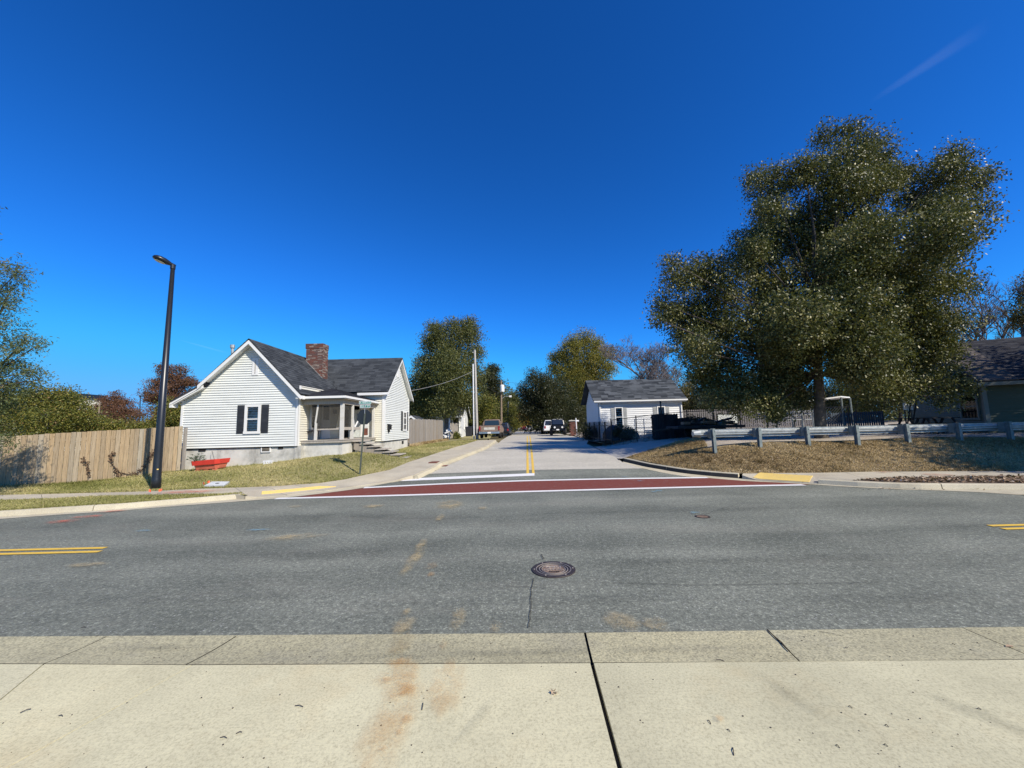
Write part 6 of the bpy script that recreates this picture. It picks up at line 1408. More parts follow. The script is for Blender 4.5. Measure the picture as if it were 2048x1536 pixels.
a, b, c, d = at(1600, 805.5, 24), at(1682, 794.5, 24), at(1700, 796, 27.5), at(1625, 803, 27.5); t = thing('carport', ((a.x + b.x) / 2, 25.5, 1.0), 'open carport with thin white roof edge behind the big tree trunk', 'carport')
M().slab([a, b, c, d], (0, 0, .08)).build('roof', X['trim_white'], t)
for p in (a, b, c, d): M().tube([(p.x, p.y, z_right(p.x, p.y)), p], .05, 8).build('post', X['galv_post'], t)
# white board sign, leaning ladder, picnic tables
x, z = on_lot(1816, 19.0); a, b = at(1808, 820, 19), at(1823, 801, 19); t = thing('board_sign', (x, 19, z), 'white board sign on two legs by the green house', 'sign'); M().bx(a.x, b.x, 18.98, 19.02, a.z, b.z).build('board', X['sign_white'], t)
m = M(); [m.bx(a.x + .06 + c_, a.x + .06 + c_ + w_, 18.975, 18.979, a.z + d_, a.z + d_ + h_) for c_, d_, w_, h_ in ((0, .3, .1, .08), (.14, .3, .13, .08), (.02, .18, .22, .05), (.02, .08, .16, .05))]; m.build('faded_print', X['pale_panel'], t)
for xx in (a.x + .06, b.x - .06): M().bx(xx - .02, xx + .02, 19.021, 19.06, z, a.z + .1).build('leg', X['black_metal'], t)
a, b = at(1815, 848, 18.6), at(1828, 796, 18.9); t = thing('ladder', (a.x, 18.6, z_right(a.x, 18.6)), 'dark ladder leaning beside the white board sign', 'ladder')
for s in (-.13, .13): M().bar(Vector((a.x + s, 18.6, z_right(a.x, 18.6))), b + Vector((s, 0, 0)), .04).build('rail', X['black_metal'], t)
for i in range(7): f = (i + .5) / 7; q = Vector((a.x, 18.6, z_right(a.x, 18.6))).lerp(b, f); M().bar(q - Vector((.13, 0, 0)), q + Vector((.13, 0, 0)), .03).build('rung', X['black_metal'], t)
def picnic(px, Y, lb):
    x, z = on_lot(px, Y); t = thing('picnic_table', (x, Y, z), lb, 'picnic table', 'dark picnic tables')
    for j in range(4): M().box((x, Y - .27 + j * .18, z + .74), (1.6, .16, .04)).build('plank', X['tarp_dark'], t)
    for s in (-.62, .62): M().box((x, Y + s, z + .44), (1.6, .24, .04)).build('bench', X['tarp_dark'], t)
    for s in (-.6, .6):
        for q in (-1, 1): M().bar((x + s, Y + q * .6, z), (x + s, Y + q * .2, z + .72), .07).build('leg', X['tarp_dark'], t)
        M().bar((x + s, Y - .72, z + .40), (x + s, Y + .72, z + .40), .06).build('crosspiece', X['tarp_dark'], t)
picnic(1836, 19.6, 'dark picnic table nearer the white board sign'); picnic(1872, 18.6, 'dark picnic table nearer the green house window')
# left side: bin, gate panels, white oddments, brick pier on the right
p = at(938, 873, 42); t = thing('wheelie_bin', p, 'black wheeled bin beside the oak trunk', 'bin'); M().box((p.x, 42, p.z + .5), (.62, .7, .95), taper=1.12).build('body', X['tarp_dark'], t); M().box((p.x, 42, p.z + 1.02), (.74, .82, .07), rx=.06).build('lid', X['tarp_dark'], t)
for s in (-.25, .25): m = M(); m.tube([(p.x + s, 42.36, p.z + .1), (p.x + s * 1.2, 42.36, p.z + .1)], .12, 12); m.build('wheel', X['tyre'], t)
pa, pb = at(899, 877, 41), at(917, 875, 43); t = thing('gate_panel', pa, 'grey board gate with a white post beside the oak trunk', 'gate'); M().bx(pa.x - .06, pa.x + .06, 40.94, 41.06, pa.z - .1, at(900, 837, 41).z).build('post', X['trim_white'], t)
for i in range(6): q = pa.lerp(pb, (i + .8) / 6.6); M().box((q.x, q.y, q.z + .8), (.14, .03, 1.6 + random.uniform(-.1, .1)), rz=.6).build('board', X['grey_wood'], t)
p = at(893, 874, 40.5); t = thing('junk_pile', p, 'pile of white boards and scraps at the end of the grey fence', 'junk pile')
for k_ in range(9): M().box((p.x + random.uniform(-.5, .5), 40.5 + random.uniform(-.4, .4), p.z + random.uniform(.1, .75)), (random.uniform(.3, 1.0), .05, random.uniform(.1, .35)), ry=random.uniform(-.9, .9), rz=random.uniform(-1, 1)).build('scrap', X['white_plastic' if k_ % 3 else 'car_navy'], t)
p = at(1147, 866, 43); t = thing('brick_pier', (p.x, 43, .75), 'red brick pier beside the black off road car', 'pier'); m = M(); zt_ = at(1147, 841, 43).z; z = .7; i = 0
while z < zt_ - .12: 
    for q in range(3): m.box((p.x - .26 + .26 * q + (.13 if i % 2 else 0) - .06, 43, z + .05), (.24, .5, .088), tint=random.random())
    z += .1; i += 1
S(m.build('bricks', X['brick'], t), 'stuff'); M().box((p.x, 43, z + .04), (.95, .7, .1)).build('cap', X['block_pale'], t)
p = at(1153.5, 857, 41); t = thing('sign_post', (p.x, 41, p.z), 'white post with a small crosspiece beside the brick pier', 'post'); M().tube([(p.x, 41, .7), (p.x - .05, 41, at(1152, 836, 41).z)], .055, 8).build('post', X['white_plastic'], t); M().box((p.x + .08, 41, at(1153, 841.5, 41).z), (.36, .08, .14)).build('crosspiece', X['white_plastic'], t)
# ================================================================== trees
leafy('leaf_pecan', [(0.022, 0.030, 0.009), (0.045, 0.058, 0.015), (0.095, 0.105, 0.028), (0.20, 0.19, 0.06), (0.38, 0.33, 0.14)], .18, .45, .35)
leafy('leaf_oak', [(0.030, 0.042, 0.012), (0.080, 0.095, 0.026), (0.15, 0.155, 0.045), (0.22, 0.20, 0.065)], .28, .55, .35)
leafy('leaf_dark', [(0.010, 0.015, 0.006), (0.022, 0.030, 0.010), (0.045, 0.05, 0.017), (0.08, 0.07, 0.03)], .2, .5, .4)
leafy('leaf_yellow', [(0.07, 0.085, 0.02), (0.18, 0.175, 0.035), (0.30, 0.265, 0.055), (0.38, 0.26, 0.06)], .35, .5, .3)
leafy('leaf_gold', [(0.30, 0.17, 0.02), (0.48, 0.28, 0.03), (0.55, 0.30, 0.04)], .4, .6, .2)
leafy('leaf_shrub', [(0.035, 0.05, 0.012), (0.08, 0.10, 0.02), (0.15, 0.16, 0.03), (0.26, 0.23, 0.045), (0.20, 0.11, 0.04)], .3, .5, .35)
leafy('leaf_bronze', [(0.075, 0.035, 0.022), (0.14, 0.068, 0.042), (0.20, 0.10, 0.06), (0.13, 0.09, 0.05)], .25, .7, .2)
leafy('leaf_cypress', [(0.04, 0.065, 0.03), (0.09, 0.125, 0.05), (0.15, 0.18, 0.075), (0.20, 0.16, 0.09)], .3, .6, .3)
leafy('leaf_brown', [(0.10, 0.07, 0.03), (0.18, 0.13, 0.05), (0.13, 0.13, 0.04), (0.24, 0.17, 0.07)], .3, .6, .25)
LEAVES = [0]
def leaf_cloud(P, size, aspect, droop, g):
    n = len(P); u = g.normal(size=(n, 3)); u[:, 2] -= droop; u /= np.linalg.norm(u, axis=1)[:, None]
    w = np.cross(u, g.normal(size=(n, 3))); w /= np.linalg.norm(w, axis=1)[:, None]
    s = (size * g.uniform(.6, 1.35, n))[:, None]
    V = np.stack([P, P + u * s * .45 + w * s * aspect, P + u * s, P + u * s * .55 - w * s * aspect], 1).reshape(-1, 3)
    LEAVES[0] += n
    return V, np.arange(4 * n).reshape(n, 4)
def crown(parent, lobes, n_leaf, per, size, mat, seed, aspect=.26, droop=.5, clump=.35, shell=.40, flat_=.75, org=(0, 0, 0), name='crown'):
    g = np.random.default_rng(seed); wts = np.array([max(l[1]) * (l[1][0] + l[1][2]) * (l[2] if len(l) > 2 else 1) for l in lobes]); wts = wts / wts.sum()
    nc = max(1, int(n_leaf / per)); cnt = g.multinomial(nc, wts); CC = []
    for (c, r, *_), k in zip(lobes, cnt):
        d = g.normal(size=(k, 3)); d /= np.linalg.norm(d, axis=1)[:, None]
        ph = g.uniform(0, 6.3, 4)
        lump = 1 + .16 * np.sin(d[:, 0] * 5 + ph[0]) + .13 * np.sin(d[:, 2] * 6 + ph[1]) + .12 * np.sin(d[:, 1] * 7 + d[:, 0] * 4 + ph[2])
        rad = g.uniform(0, 1, k) ** shell
        CC.append(np.array(c) + d * (rad * lump)[:, None] * np.array(r))
    CC = np.vstack(CC); k = len(CC)
    ct = g.normal(.48, .20, k)
    cr = clump * g.uniform(.6, 1.3, k)
    P = np.repeat(CC, per, 0) + np.clip(g.normal(size=(k * per, 3)), -1.4, 1.4) * np.repeat(cr, per)[:, None] * np.array([1, 1, flat_])
    tint = np.clip(np.repeat(ct, per) + g.normal(0, .12, k * per), 0, 1)
    V, F = leaf_cloud(P, size, aspect, droop, g)
    o = big_mesh(name, V, F, np.repeat(tint, 4), X[mat], parent, org)
    return o, CC
def tree(name, label, px, Y, zb, lobes_px, n, size, mat, seed, r0=.3, limb=1.0, bark='bark', per=14, cat='tree', group=None, trunk_top=None, lean=0.0, twigs=3, px_base=None, **k):
    """lobes_px: (px, py, radius px[, depth offset[, vertical factor]]) measured on the photograph, made into volumes at depth Y"""
    g = random.Random(seed); x = at(px_base or px, 850, Y).x; base = Vector((x, Y, zb))
    t = thing(name, base, label, cat, group); L = []
    for l in lobes_px:
        dy = l[3] if len(l) > 3 else g.uniform(-.25, .25) * l[2] * Y / FPX * 2
        c = at(l[0], l[1], Y + dy); r = l[2] * (Y + dy) / FPX; L.append((tuple(c), (r, r * .95, r * (l[4] if len(l) > 4 else 1))))
    o, CC = crown(t, L, n, per, size, mat, seed, org=base, **k)
    zs = sorted(c[0][2] for c in L); zt = trunk_top or (zs[len(zs) // 2]); cx = sum(c[0][0] for c in L) / len(L)
    top = Vector((x + (cx - x) * .35 + lean, Y, zt)); m = M()
    pts = [base - Vector((0, 0, .2)), base + Vector((0, 0, .25)), base.lerp(top, .3) + Vector((g.uniform(-.1, .1), 0, 0)), base.lerp(top, .65) + Vector((g.uniform(-.15, .15), 0, 0)), top]
    m.tube(pts, [r0 * 1.5, r0 * 1.05, r0 * .9, r0 * .72, r0 * .4], 10); tr = m.build('trunk', X[bark], t, smooth=True)
    m = M(); cnt = len(L)
    for i, (c, r) in enumerate(L):
        if c[1] < Y - 1.0 and len(L) > 20: continue
        c = Vector(c); f = min(.97, max(.42, (c.z - base.z) * .62 / max(.1, top.z - base.z))); s = base.lerp(top, f)
        mid = s.lerp(c, .5) + Vector((0, 0, -.12 * (c - s).length * .5)) + Vector((g.uniform(-.3, .3), g.uniform(-.3, .3), g.uniform(0, .3))); rr = limb * min(r0 * .4, .03 + .018 * (c - s).length)
        m.tube([s, mid, c, c + Vector((g.uniform(-.4, .4), g.uniform(-.3, .3), .6)) * r[0]], [rr, rr * .7, rr * .45, rr * .15], 6, cap=False)
    if twigs:
        idx = g.sample(range(len(CC)), min(len(CC), cnt * twigs * 3))
        for j in idx:
            q = Vector(CC[j]); c = min(L, key=lambda l: (Vector(l[0]) - q).length); m.tube([Vector(c[0]).lerp(q, g.uniform(0, .25)), Vector(c[0]).lerp(q, .6) + Vector((g.uniform(-.15, .15), 0, g.uniform(-.1, .15))), q], [.03 * limb, .02 * limb, .008], 4, cap=False)
    S(m.build('limbs', X['bark_dark' if bark == 'bark' else bark], t), 'stuff')
    return t
zR_ = lambda px, Y: z_right(at(px, 850, Y).x, Y)
# --- the big tree on the lot
big = [(1690, 330, 62), (1730, 285, 36, 0), (1650, 275, 30, 0), (1700, 262, 26, 0), (1610, 345, 46), (1545, 372, 52), (1510, 355, 24), (1800, 350, 46), (1760, 310, 38), (1890, 350, 60), (1935, 370, 42), (1905, 310, 32), (1975, 355, 17), (1950, 420, 36), (1880, 440, 75), (1840, 400, 60), (1700, 420, 100, 1), (1600, 440, 85), (1540, 480, 66), (1500, 455, 36), (1480, 520, 34), (1690, 520, 110, -1), (1570, 560, 90), (1800, 500, 80), (1870, 500, 46), (1905, 520, 22),
       (1450, 560, 66), (1400, 545, 40), (1360, 560, 44), (1345, 525, 22), (1330, 610, 38), (1318, 640, 17), (1375, 640, 62), (1440, 640, 80), (1520, 660, 85, -2), (1390, 700, 46), (1440, 730, 60), (1480, 770, 46), (1420, 770, 34), (1400, 748, 26), (1600, 660, 90, -2), (1700, 640, 100, -2), (1560, 745, 62), (1520, 790, 36), (1640, 730, 56, 2),
       (1790, 620, 80), (1850, 600, 50), (1890, 570, 32), (1925, 558, 20), (1940, 575, 14), (1860, 660, 70), (1800, 700, 80, -1), (1740, 720, 60, -2), (1880, 710, 52), (1905, 760, 40), (1930, 775, 22), (1850, 770, 44), (1790, 770, 40), (1740, 770, 34), (1890, 800, 20), (1740, 375, 56), (1765, 440, 56), (1650, 395, 60), (1785, 350, 34), (1720, 470, 60), (1480, 805, 34), (1545, 812, 34), (1425, 800, 28), (1600, 795, 36), (1575, 770, 44), (1700, 770, 40, 3), (1780, 560, 60)]
_g = random.Random(4); big3 = []
def _shift(px, py, r, dy):
    c = at(px, py, 17.6); c.y += dy; u, v = to_px(c); return (u, v, r * 17.6 / c.y, dy)
for l in big:                                   # a rounded crown: lobes near the middle reach further towards and away from us
    e = ((l[0] - 1640) / 340) ** 2 + ((l[1] - 580) / 320) ** 2
    if e < .4: big3.append(_shift(l[0], l[1], l[2] * .86, _g.uniform(-.9, .8) * 3.6 * (1 - e)))
    else: big3.append((l[0], l[1], l[2] * (.84 if l[0] < 1800 else .76), _g.uniform(-1.1, 1.1)))
for k in range(16):
    a_ = _g.uniform(0, 6.28); q = _g.uniform(0, .75) ** .5; big3.append(_shift(1630 + 170 * q * math.cos(a_), 610 + 140 * q * math.sin(a_), _g.uniform(40, 62), (-1) ** k * _g.uniform(1.5, 3.2)))
BT = tree('big_tree', 'large spreading green tree with dark trunk behind the guardrail', 1637, 17.6, 1.0, big3, 450000, .112, 'leaf_pecan', 11, r0=.23, limb=.6, bark='bark', per=30, clump=.26, shell=.42, droop=.6, aspect=.25, trunk_top=8.0, twigs=2, px_base=1640)
# --- left: sparse cypress whose trunk stands just out of view
cyp = [(35, 545, 28, 0, 1.3), (22, 580, 22), (10, 610, 24), (0, 650, 24), (50, 680, 28, 0, .6), (75, 690, 16, 0, .6), (30, 700, 34, 0, .6), (15, 730, 40, 0, .6), (60, 745, 26, 0, .5), (80, 760, 15, 0, .5), (20, 770, 40, 0, .5), (-20, 800, 50), (-40, 560, 60), (-60, 640, 80), (-70, 740, 90), (-100, 480, 60), (-90, 400, 50), (-110, 320, 36), (-150, 600, 80), (-170, 720, 90), (-60, 850, 60), (-30, 880, 40)]
tree('cypress_tree', 'sparse feathery cypress branches at the left edge above the fence', -95, 11.2, .15, cyp, 40000, .095, 'leaf_cypress', 5, r0=.14, limb=.45, bark='bark', per=26, clump=.13, shell=.6, droop=.2, aspect=.13, trunk_top=7.0, twigs=2)
# --- shrubs behind the wooden fence
sh_ = [((60, 812, 46), (30, 850, 50), (90, 850, 46), (70, 790, 22)), ((125, 805, 30), (150, 830, 34), (110, 850, 40), (118, 790, 14)), ((10, 820, 40), (-30, 850, 60), (-60, 810, 50)), ((170, 848, 24), (195, 858, 22), (150, 862, 26)), ((235, 862, 20), (262, 864, 18), (215, 862, 22)), ((290, 862, 16), (305, 864, 14))]
labs = ['olive green bushy shrub behind the fence near its left part', 'tall shrub behind the fence left of the bronze cypress', 'dense dark shrub at the far left behind the fence', 'yellow green shrub behind the middle of the fence', 'low shrub in front of the smaller bronze cypress', 'low shrub behind the fence beside the lamp pole']
for i, (l, lb) in enumerate(zip(sh_, labs)): tree('fence_shrub', lb, l[0][0], 19.5 + i * .8, .3, [(*q, None) [:3] for q in l], 18000 if i < 3 else 11000, .09, 'leaf_shrub', 30 + i, r0=.06, per=12, clump=.22, cat='shrub', group='shrubs behind the wooden fence', twigs=2)
tree('fence_shrub', 'narrow yellow green shrub between the lamp pole and the white house', 335, 19.5, .4, [(338, 815, 16), (345, 835, 18), (332, 845, 18)], 7000, .09, 'leaf_shrub', 38, r0=.05, per=12, clump=.2, cat='shrub', group='shrubs behind the wooden fence', twigs=2)
# --- bronze cypresses
tree('bronze_cypress', 'large rust brown cypress between the lamp pole and the white house', 338, 36, .6, [(335, 745, 18), (322, 770, 26, 0, .7), (355, 760, 24, 0, .7), (340, 790, 44, 0, .6), (310, 800, 18, 0, .4), (300, 790, 10, 0, .4), (375, 765, 18, 0, .6), (388, 768, 10, 0, .5), (345, 830, 46, 0, .6), (325, 735, 9), (362, 740, 12)], 30000, .14, 'leaf_bronze', 41, r0=.2, per=14, clump=.22, bark='bark_dark', droop=.1, flat_=.5, aspect=.2)
tree('bronze_cypress', 'smaller rust brown cypress above the fence left of the lamp pole', 228, 44, .4, [(232, 792, 12), (222, 805, 22, 0, .6), (245, 805, 18, 0, .5), (228, 825, 36, 0, .5), (205, 800, 10, 0, .4), (200, 815, 14, 0, .4), (260, 825, 14, 0, .4), (235, 840, 36)], 22000, .15, 'leaf_bronze', 42, r0=.18, per=14, clump=.24, bark='bark_dark', droop=.1, flat_=.5, aspect=.2)
# --- the oak behind the white house, and the thicket beyond it
oak = [(880, 672, 26), (862, 685, 22), (925, 660, 24), (945, 668, 22), (905, 650, 13), (940, 645, 12), (868, 655, 14), (900, 700, 44), (950, 705, 20), (860, 730, 34), (845, 765, 30), (838, 790, 24), (900, 750, 50, -2), (940, 745, 28), (955, 770, 14), (870, 790, 40), (915, 795, 32, -2), (890, 812, 24, -3), (850, 820, 26), (830, 815, 20), (940, 800, 20, -2)]
tree('willow_oak', 'tall green oak behind the white house beside the side street', 893, 44, .8, oak, 100000, .17, 'leaf_oak', 51, r0=.42, bark='bark_grey', per=14, clump=.42, shell=.45, trunk_top=7, twigs=3, px_base=894)
tree('dark_cedar', 'dark narrow tree right of the oak with a brownish top', 982, 62, .8, [(985, 740, 13), (980, 757, 15), (990, 770, 14), (975, 785, 18), (990, 795, 16), (968, 760, 10)], 16000, .22, 'leaf_dark', 52, r0=.25, per=12, clump=.45)
for i, (px, Y, l, mt, lb) in enumerate(((972, 56, ((972, 805, 18), (960, 830, 20), (978, 840, 20)), 'leaf_shrub', 'yellowing thicket tree just right of the tall pale pole'), (995, 60, ((993, 825, 20), (1005, 845, 18), (985, 850, 22)), 'leaf_oak', 'green bushy tree behind the parked dark suv'), (1018, 68, ((1020, 820, 14), (1014, 840, 16), (1028, 848, 12)), 'leaf_shrub', 'small bushy tree behind the plain pale pole'), (945, 60, ((945, 830, 24), (955, 852, 22)), 'leaf_oak', 'green tree between the oak trunk and the tall pale pole'), (1024, 90, ((1024, 800, 14), (1034, 815, 12)), 'leaf_oak', 'distant tree on the left of the street beyond the poles'))):
    tree('thicket_tree', lb, px, Y, .8, [(*q,)[:3] for q in l], 13000, .2, mt, 60 + i, r0=.16, per=12, clump=.5, group='trees along the left of the side street')
tree('golden_tree', 'small golden yellow autumn tree far down the street', 1043, 100, .8, [(1041, 836, 10), (1048, 842, 8), (1036, 844, 8)], 3500, .4, 'leaf_gold', 66, r0=.15, per=10, clump=.5)
tree('far_tree', 'small green tree beside the golden tree far down the street', 1060, 108, .8, [(1060, 842, 9), (1068, 846, 7)], 2500, .4, 'leaf_shrub', 67, r0=.15, per=10, clump=.5)
# --- right of the street
tree('dark_evergreen', 'dark broad tree overhanging the right side of the street', 1085, 58, .8, [(1070, 755, 18), (1050, 780, 16), (1090, 775, 30), (1062, 800, 26), (1110, 795, 36), (1075, 825, 34), (1050, 820, 14), (1120, 830, 36), (1095, 845, 26), (1150, 830, 30), (1045, 838, 9)], 60000, .2, 'leaf_dark', 71, r0=.3, bark='bark_dark', per=16, clump=.5)
tree('yellowing_tree', 'tall yellow green tree behind the dark evergreen and left of the bare tree', 1165, 66, .8, [(1145, 690, 22), (1170, 680, 22), (1195, 692, 18), (1125, 712, 18), (1150, 720, 34), (1190, 715, 28), (1218, 705, 14), (1110, 735, 16), (1140, 755, 36), (1185, 755, 36), (1215, 735, 18), (1105, 715, 9), (1160, 790, 40), (1205, 780, 26), (1175, 820, 36)], 85000, .22, 'leaf_yellow', 72, r0=.42, bark='bark_dark', per=16, clump=.5, shell=.5, trunk_top=9)
for i, (px, Y, l, mt, lb) in enumerate(((1370, 46, ((1372, 790, 24), (1362, 815, 26), (1385, 820, 26), (1380, 765, 12)), 'leaf_brown', 'brownish bush tree at the right end of the white house'), (1420, 44, ((1420, 805, 36), (1450, 800, 34), (1405, 830, 26)), 'leaf_dark', 'dark tree behind the picket fence under the big tree'), (1490, 48, ((1495, 800, 40), (1530, 800, 36), (1480, 825, 30), (1560, 800, 34)), 'leaf_brown', 'brown green tree behind the pipe rack'), (1600, 46, ((1600, 800, 40), (1650, 795, 40), (1630, 820, 30), (1570, 770, 40)), 'leaf_dark', 'dark tree behind the carport'), (1710, 44, ((1710, 790, 44), (1760, 800, 40), (1700, 760, 40)), 'leaf_oak', 'green tree behind the blue picket fence'), (1800, 42, ((1800, 780, 50), (1850, 790, 40), (1820, 740, 40)), 'leaf_dark', 'dark tree behind the board sign'))):
    tree('lot_tree', lb, px, Y, 1.0, [(*q,)[:3] for q in l], 15000, .19, mt, 80 + i, r0=.18, per=12, clump=.5, bark='bark_dark', group='trees behind the shaded lot')
tree('sapling', 'small yellow green sapling in front of the pipe rack', 1553, 20.9, 1.0, [(1550, 800, 16), (1558, 818, 16), (1548, 835, 13), (1560, 790, 9)], 2600, .12, 'leaf_yellow', 88, r0=.04, per=10, clump=.14, cat='sapling')
for i, (px, Y, l, lb) in enumerate(((1395, 23.6, ((1382, 846, 13), (1398, 848, 14), (1412, 852, 12), (1425, 850, 10)), 'dark bushy shrub behind the flatbed trailer'), (1180, 31, ((1165, 862, 13), (1180, 866, 14), (1197, 864, 13), (1210, 866, 10)), 'dark low hedge along the foot of the iron fence'), (1240, 25.6, ((1240, 862, 10), (1258, 866, 9)), 'low dark shrub behind the chain link fence'))):
    tree('hedge_shrub', lb, px, Y, .9, [(*q,)[:3] for q in l], 4000, .11, 'leaf_dark', 90 + i, r0=.03, per=12, clump=.16, cat='shrub', twigs=1)
tree('low_shrub', 'small green shrub at the foot of the oak trunk', 911, 42, .8, [(909, 871, 6), (915, 872, 5)], 1200, .16, 'leaf_shrub', 93, r0=.03, per=10, clump=.2, cat='shrub', twigs=1)
# --- trees out of view on the right whose shade falls on the mound and the green house
for i, (x, y, zb, L, lb) in enumerate(((26.5, 11.5, .5, [((26.5, 12, 7), (4.2, 3.6, 3)), ((24, 10.5, 6), (2.6, 2.4, 2.2)), ((27.5, 12.5, 10), (3.2, 3, 2.4)), ((29, 13, 6.5), (3, 3, 2.5))], 'leafy tree standing right of the view beside the guardrail'), (23.0, 8.9, .1, [((20.9, 8.5, 5.4), (1.7, 1.5, 1.3)), ((22.4, 7.8, 6.6), (2.2, 2.0, 1.6)), ((24.5, 8.8, 7.6), (2.6, 2.2, 2.0)), ((23, 7.2, 5.0), (1.5, 1.4, 1.0))], 'leafy roadside tree right of the view nearer the road'))):
    t = thing('shade_tree', (x, y, zb), lb, 'tree', 'shade trees right of the view'); crown(t, L, 15000, 12, .2, 'leaf_oak', 95 + i, clump=.4, org=(x, y, zb)); m = M(); m.tube([(x, y, zb - .2), (x, y, zb + 2.5), (x + .2, y + .1, 7)], [.32, .25, .12], 10); m.build('trunk', X['bark'], t)
# --- leafless trees
def bare_tree(label, px, Y, zb, H, spread, seed, r0=.25, levels=5, px_t=None):
    g = random.Random(seed); x = at(px, 850, Y).x; base = Vector((x, Y, zb)); t = thing('bare_tree', base, label, 'tree', 'leafless trees')
    m, tw = M(), M(); CNT = [0]
    def grow(p, d, L, r, lev):
        k = 3 if lev < 3 else 2; pts = [p]; q = p; dd = d
        for i in range(k):
            dd = (dd + Vector((g.gauss(0, .13), g.gauss(0, .13), g.gauss(.05, .08)))).normalized(); q = q + dd * (L / k); pts.append(q)
        (m if lev < 2 else tw).tube(pts, [r * (1 - .45 * i / k) for i in range(k + 1)], 7 if lev < 2 else 3, cap=False); CNT[0] += 1
        if lev >= levels: return
        nb = (5, 5, 4, 4, 4, 3)[lev]
        for j in range(nb):
            f = g.uniform(.35, 1) if lev else g.uniform(.45, 1); i = min(k - 1, int(f * k)); s = pts[i].lerp(pts[i + 1], f * k - i)
            a = g.uniform(0, 2 * math.pi); side = Vector((math.cos(a), math.sin(a), 0)) * spread
            nd = (dd * .75 + side * g.uniform(.5, 1.0) + Vector((0, 0, .28))).normalized(); grow(s, nd, L * g.uniform(.52, .72), max(.012 + Y * .00012, r * .52), lev + 1)
    grow(base, Vector((0, 0, 1)), H * .42, r0, 0)
    m.build('trunk', X['bark_grey'], t); S(tw.build('twigs', X['twig'], t), 'stuff')
bare_tree('round headed leafless tree behind the white house across the street', 1285, 56, .9, 17.5, 1.3, 3, .30, levels=6)
bare_tree('tall leafless tree above the green house, left one', 1905, 42, 1.2, 19, .95, 8, .28)
bare_tree('tall leafless tree above the green house, middle one', 1975, 44, 1.2, 21, .9, 9, .30)
bare_tree('tall leafless tree at the right edge above the green house', 2050, 41, 1.2, 20, .9, 10, .28)
bare_tree('leafless tree beyond the right end of the white house', 1362, 70, 1, 15, 1.0, 12, .22)
tree('brown_leaf_tree', 'tall tree with brown leaves at the right edge above the green house', 2068, 38, 1.2, [(2062, 590, 26), (2055, 625, 26), (2070, 560, 20), (2090, 640, 40), (2040, 640, 16)], 9000, .2, 'leaf_brown', 99, r0=.22, per=9, clump=.45, trunk_top=11)

# --- far woods on the horizon
g = np.random.default_rng(77); L = []
for k in range(150):
    a = g.uniform(-1.25, 1.25); d = g.uniform(150, 240); x, y = d * math.tan(a) if abs(a) < 1.1 else d * 2 * np.sign(a), d
    if -22 < x - .04 * y < 6 and y < 230: y = g.uniform(230, 260)
    r = g.uniform(5, 9); L.append(((x, y, r * .75 + (3 if abs(x) < 60 else 0)), (r, r, r * g.uniform(.8, 1.2))))
o, _ = crown(None, L, 60000, 10, 1.3, 'leaf_oak', 78, clump=1.2, name='far_woods'); S(o, 'stuff')
g2 = [((at(px, 850, 125).x, 125 + dy, .8 + hz * .55), (w, 5, hz * .62)) for px, w, hz, dy in ((990, 8, 13, 0), (1012, 6, 14, 10), (1030, 5, 12, 25), (1052, 4, 9, 45), (1078, 6, 13, 20), (1100, 7, 15, 0), (1125, 8, 15, 0), (960, 8, 12, -10))]
o, _ = crown(None, g2, 22000, 10, .75, 'leaf_oak', 79, clump=.9, name='street_end_woods'); S(o, 'stuff')
hl = [((x, 70 + (i % 3) * 6, 1.5 + (i * 7 % 5) * .25), (6, 4, 3.2)) for i, x in enumerate(range(-98, -34, 5))]
o, _ = crown(None, hl, 16000, 10, .5, 'leaf_brown', 80, clump=.7, name='hedgerow_thicket'); S(o, 'stuff')
rl = [((x, 74 + (i % 3) * 6, 3.5 + (i * 7 % 5) * .35), (6, 4, 4.6)) for i, x in enumerate(range(10, 130, 6))]
o, _ = crown(None, rl, 26000, 10, .55, 'leaf_dark', 81, clump=.8, name='woods_behind_lot'); S(o, 'stuff')

# ================================================================== grass, dry grass and fallen leaves
def batch(zf, x, y):
    if isinstance(zf, TPS):
        r = np.sqrt((zf.P[:, 0][None] - x[:, None]) ** 2 + (zf.P[:, 1][None] - y[:, None]) ** 2); return zf.U(r) @ zf.w + zf.a[0] + zf.a[1] * x + zf.a[2] * y
    return np.interp(y, _RY, _RZ) + zf
def in_poly(poly, x, y):
    c = np.zeros(len(x), bool); n = len(poly); j = n - 1
    for i in range(n):
        (ax, ay), (bx, by) = poly[i], poly[j]
        if ay != by: c ^= ((ay > y) != (by > y)) & (x < (bx - ax) * (y - ay) / (by - ay) + ax)
        j = i
    return c
def pts_in(poly, n, g, bias=0.0):
    P = np.array(poly); lo, hi = P.min(0), P.max(0); X_, Y_ = [], []
    while sum(map(len, X_)) < n:
        x = g.uniform(lo[0], hi[0], n); y = lo[1] + (hi[1] - lo[1]) * g.uniform(0, 1, n) ** (1 + bias); k = in_poly(poly, x, y); X_.append(x[k]); Y_.append(y[k])
    return np.concatenate(X_)[:n], np.concatenate(Y_)[:n]
def patchy(x, y, s=1.0): return .48 + .16 * np.sin(x * .55 + 2 * np.sin(y * .45)) + .22 * np.sin(x * 1.3 * s + 1.7 * np.sin(y * .9 * s)) + .2 * np.sin(y * 2.1 * s + 1.3 * np.sin(x * .8 * s))
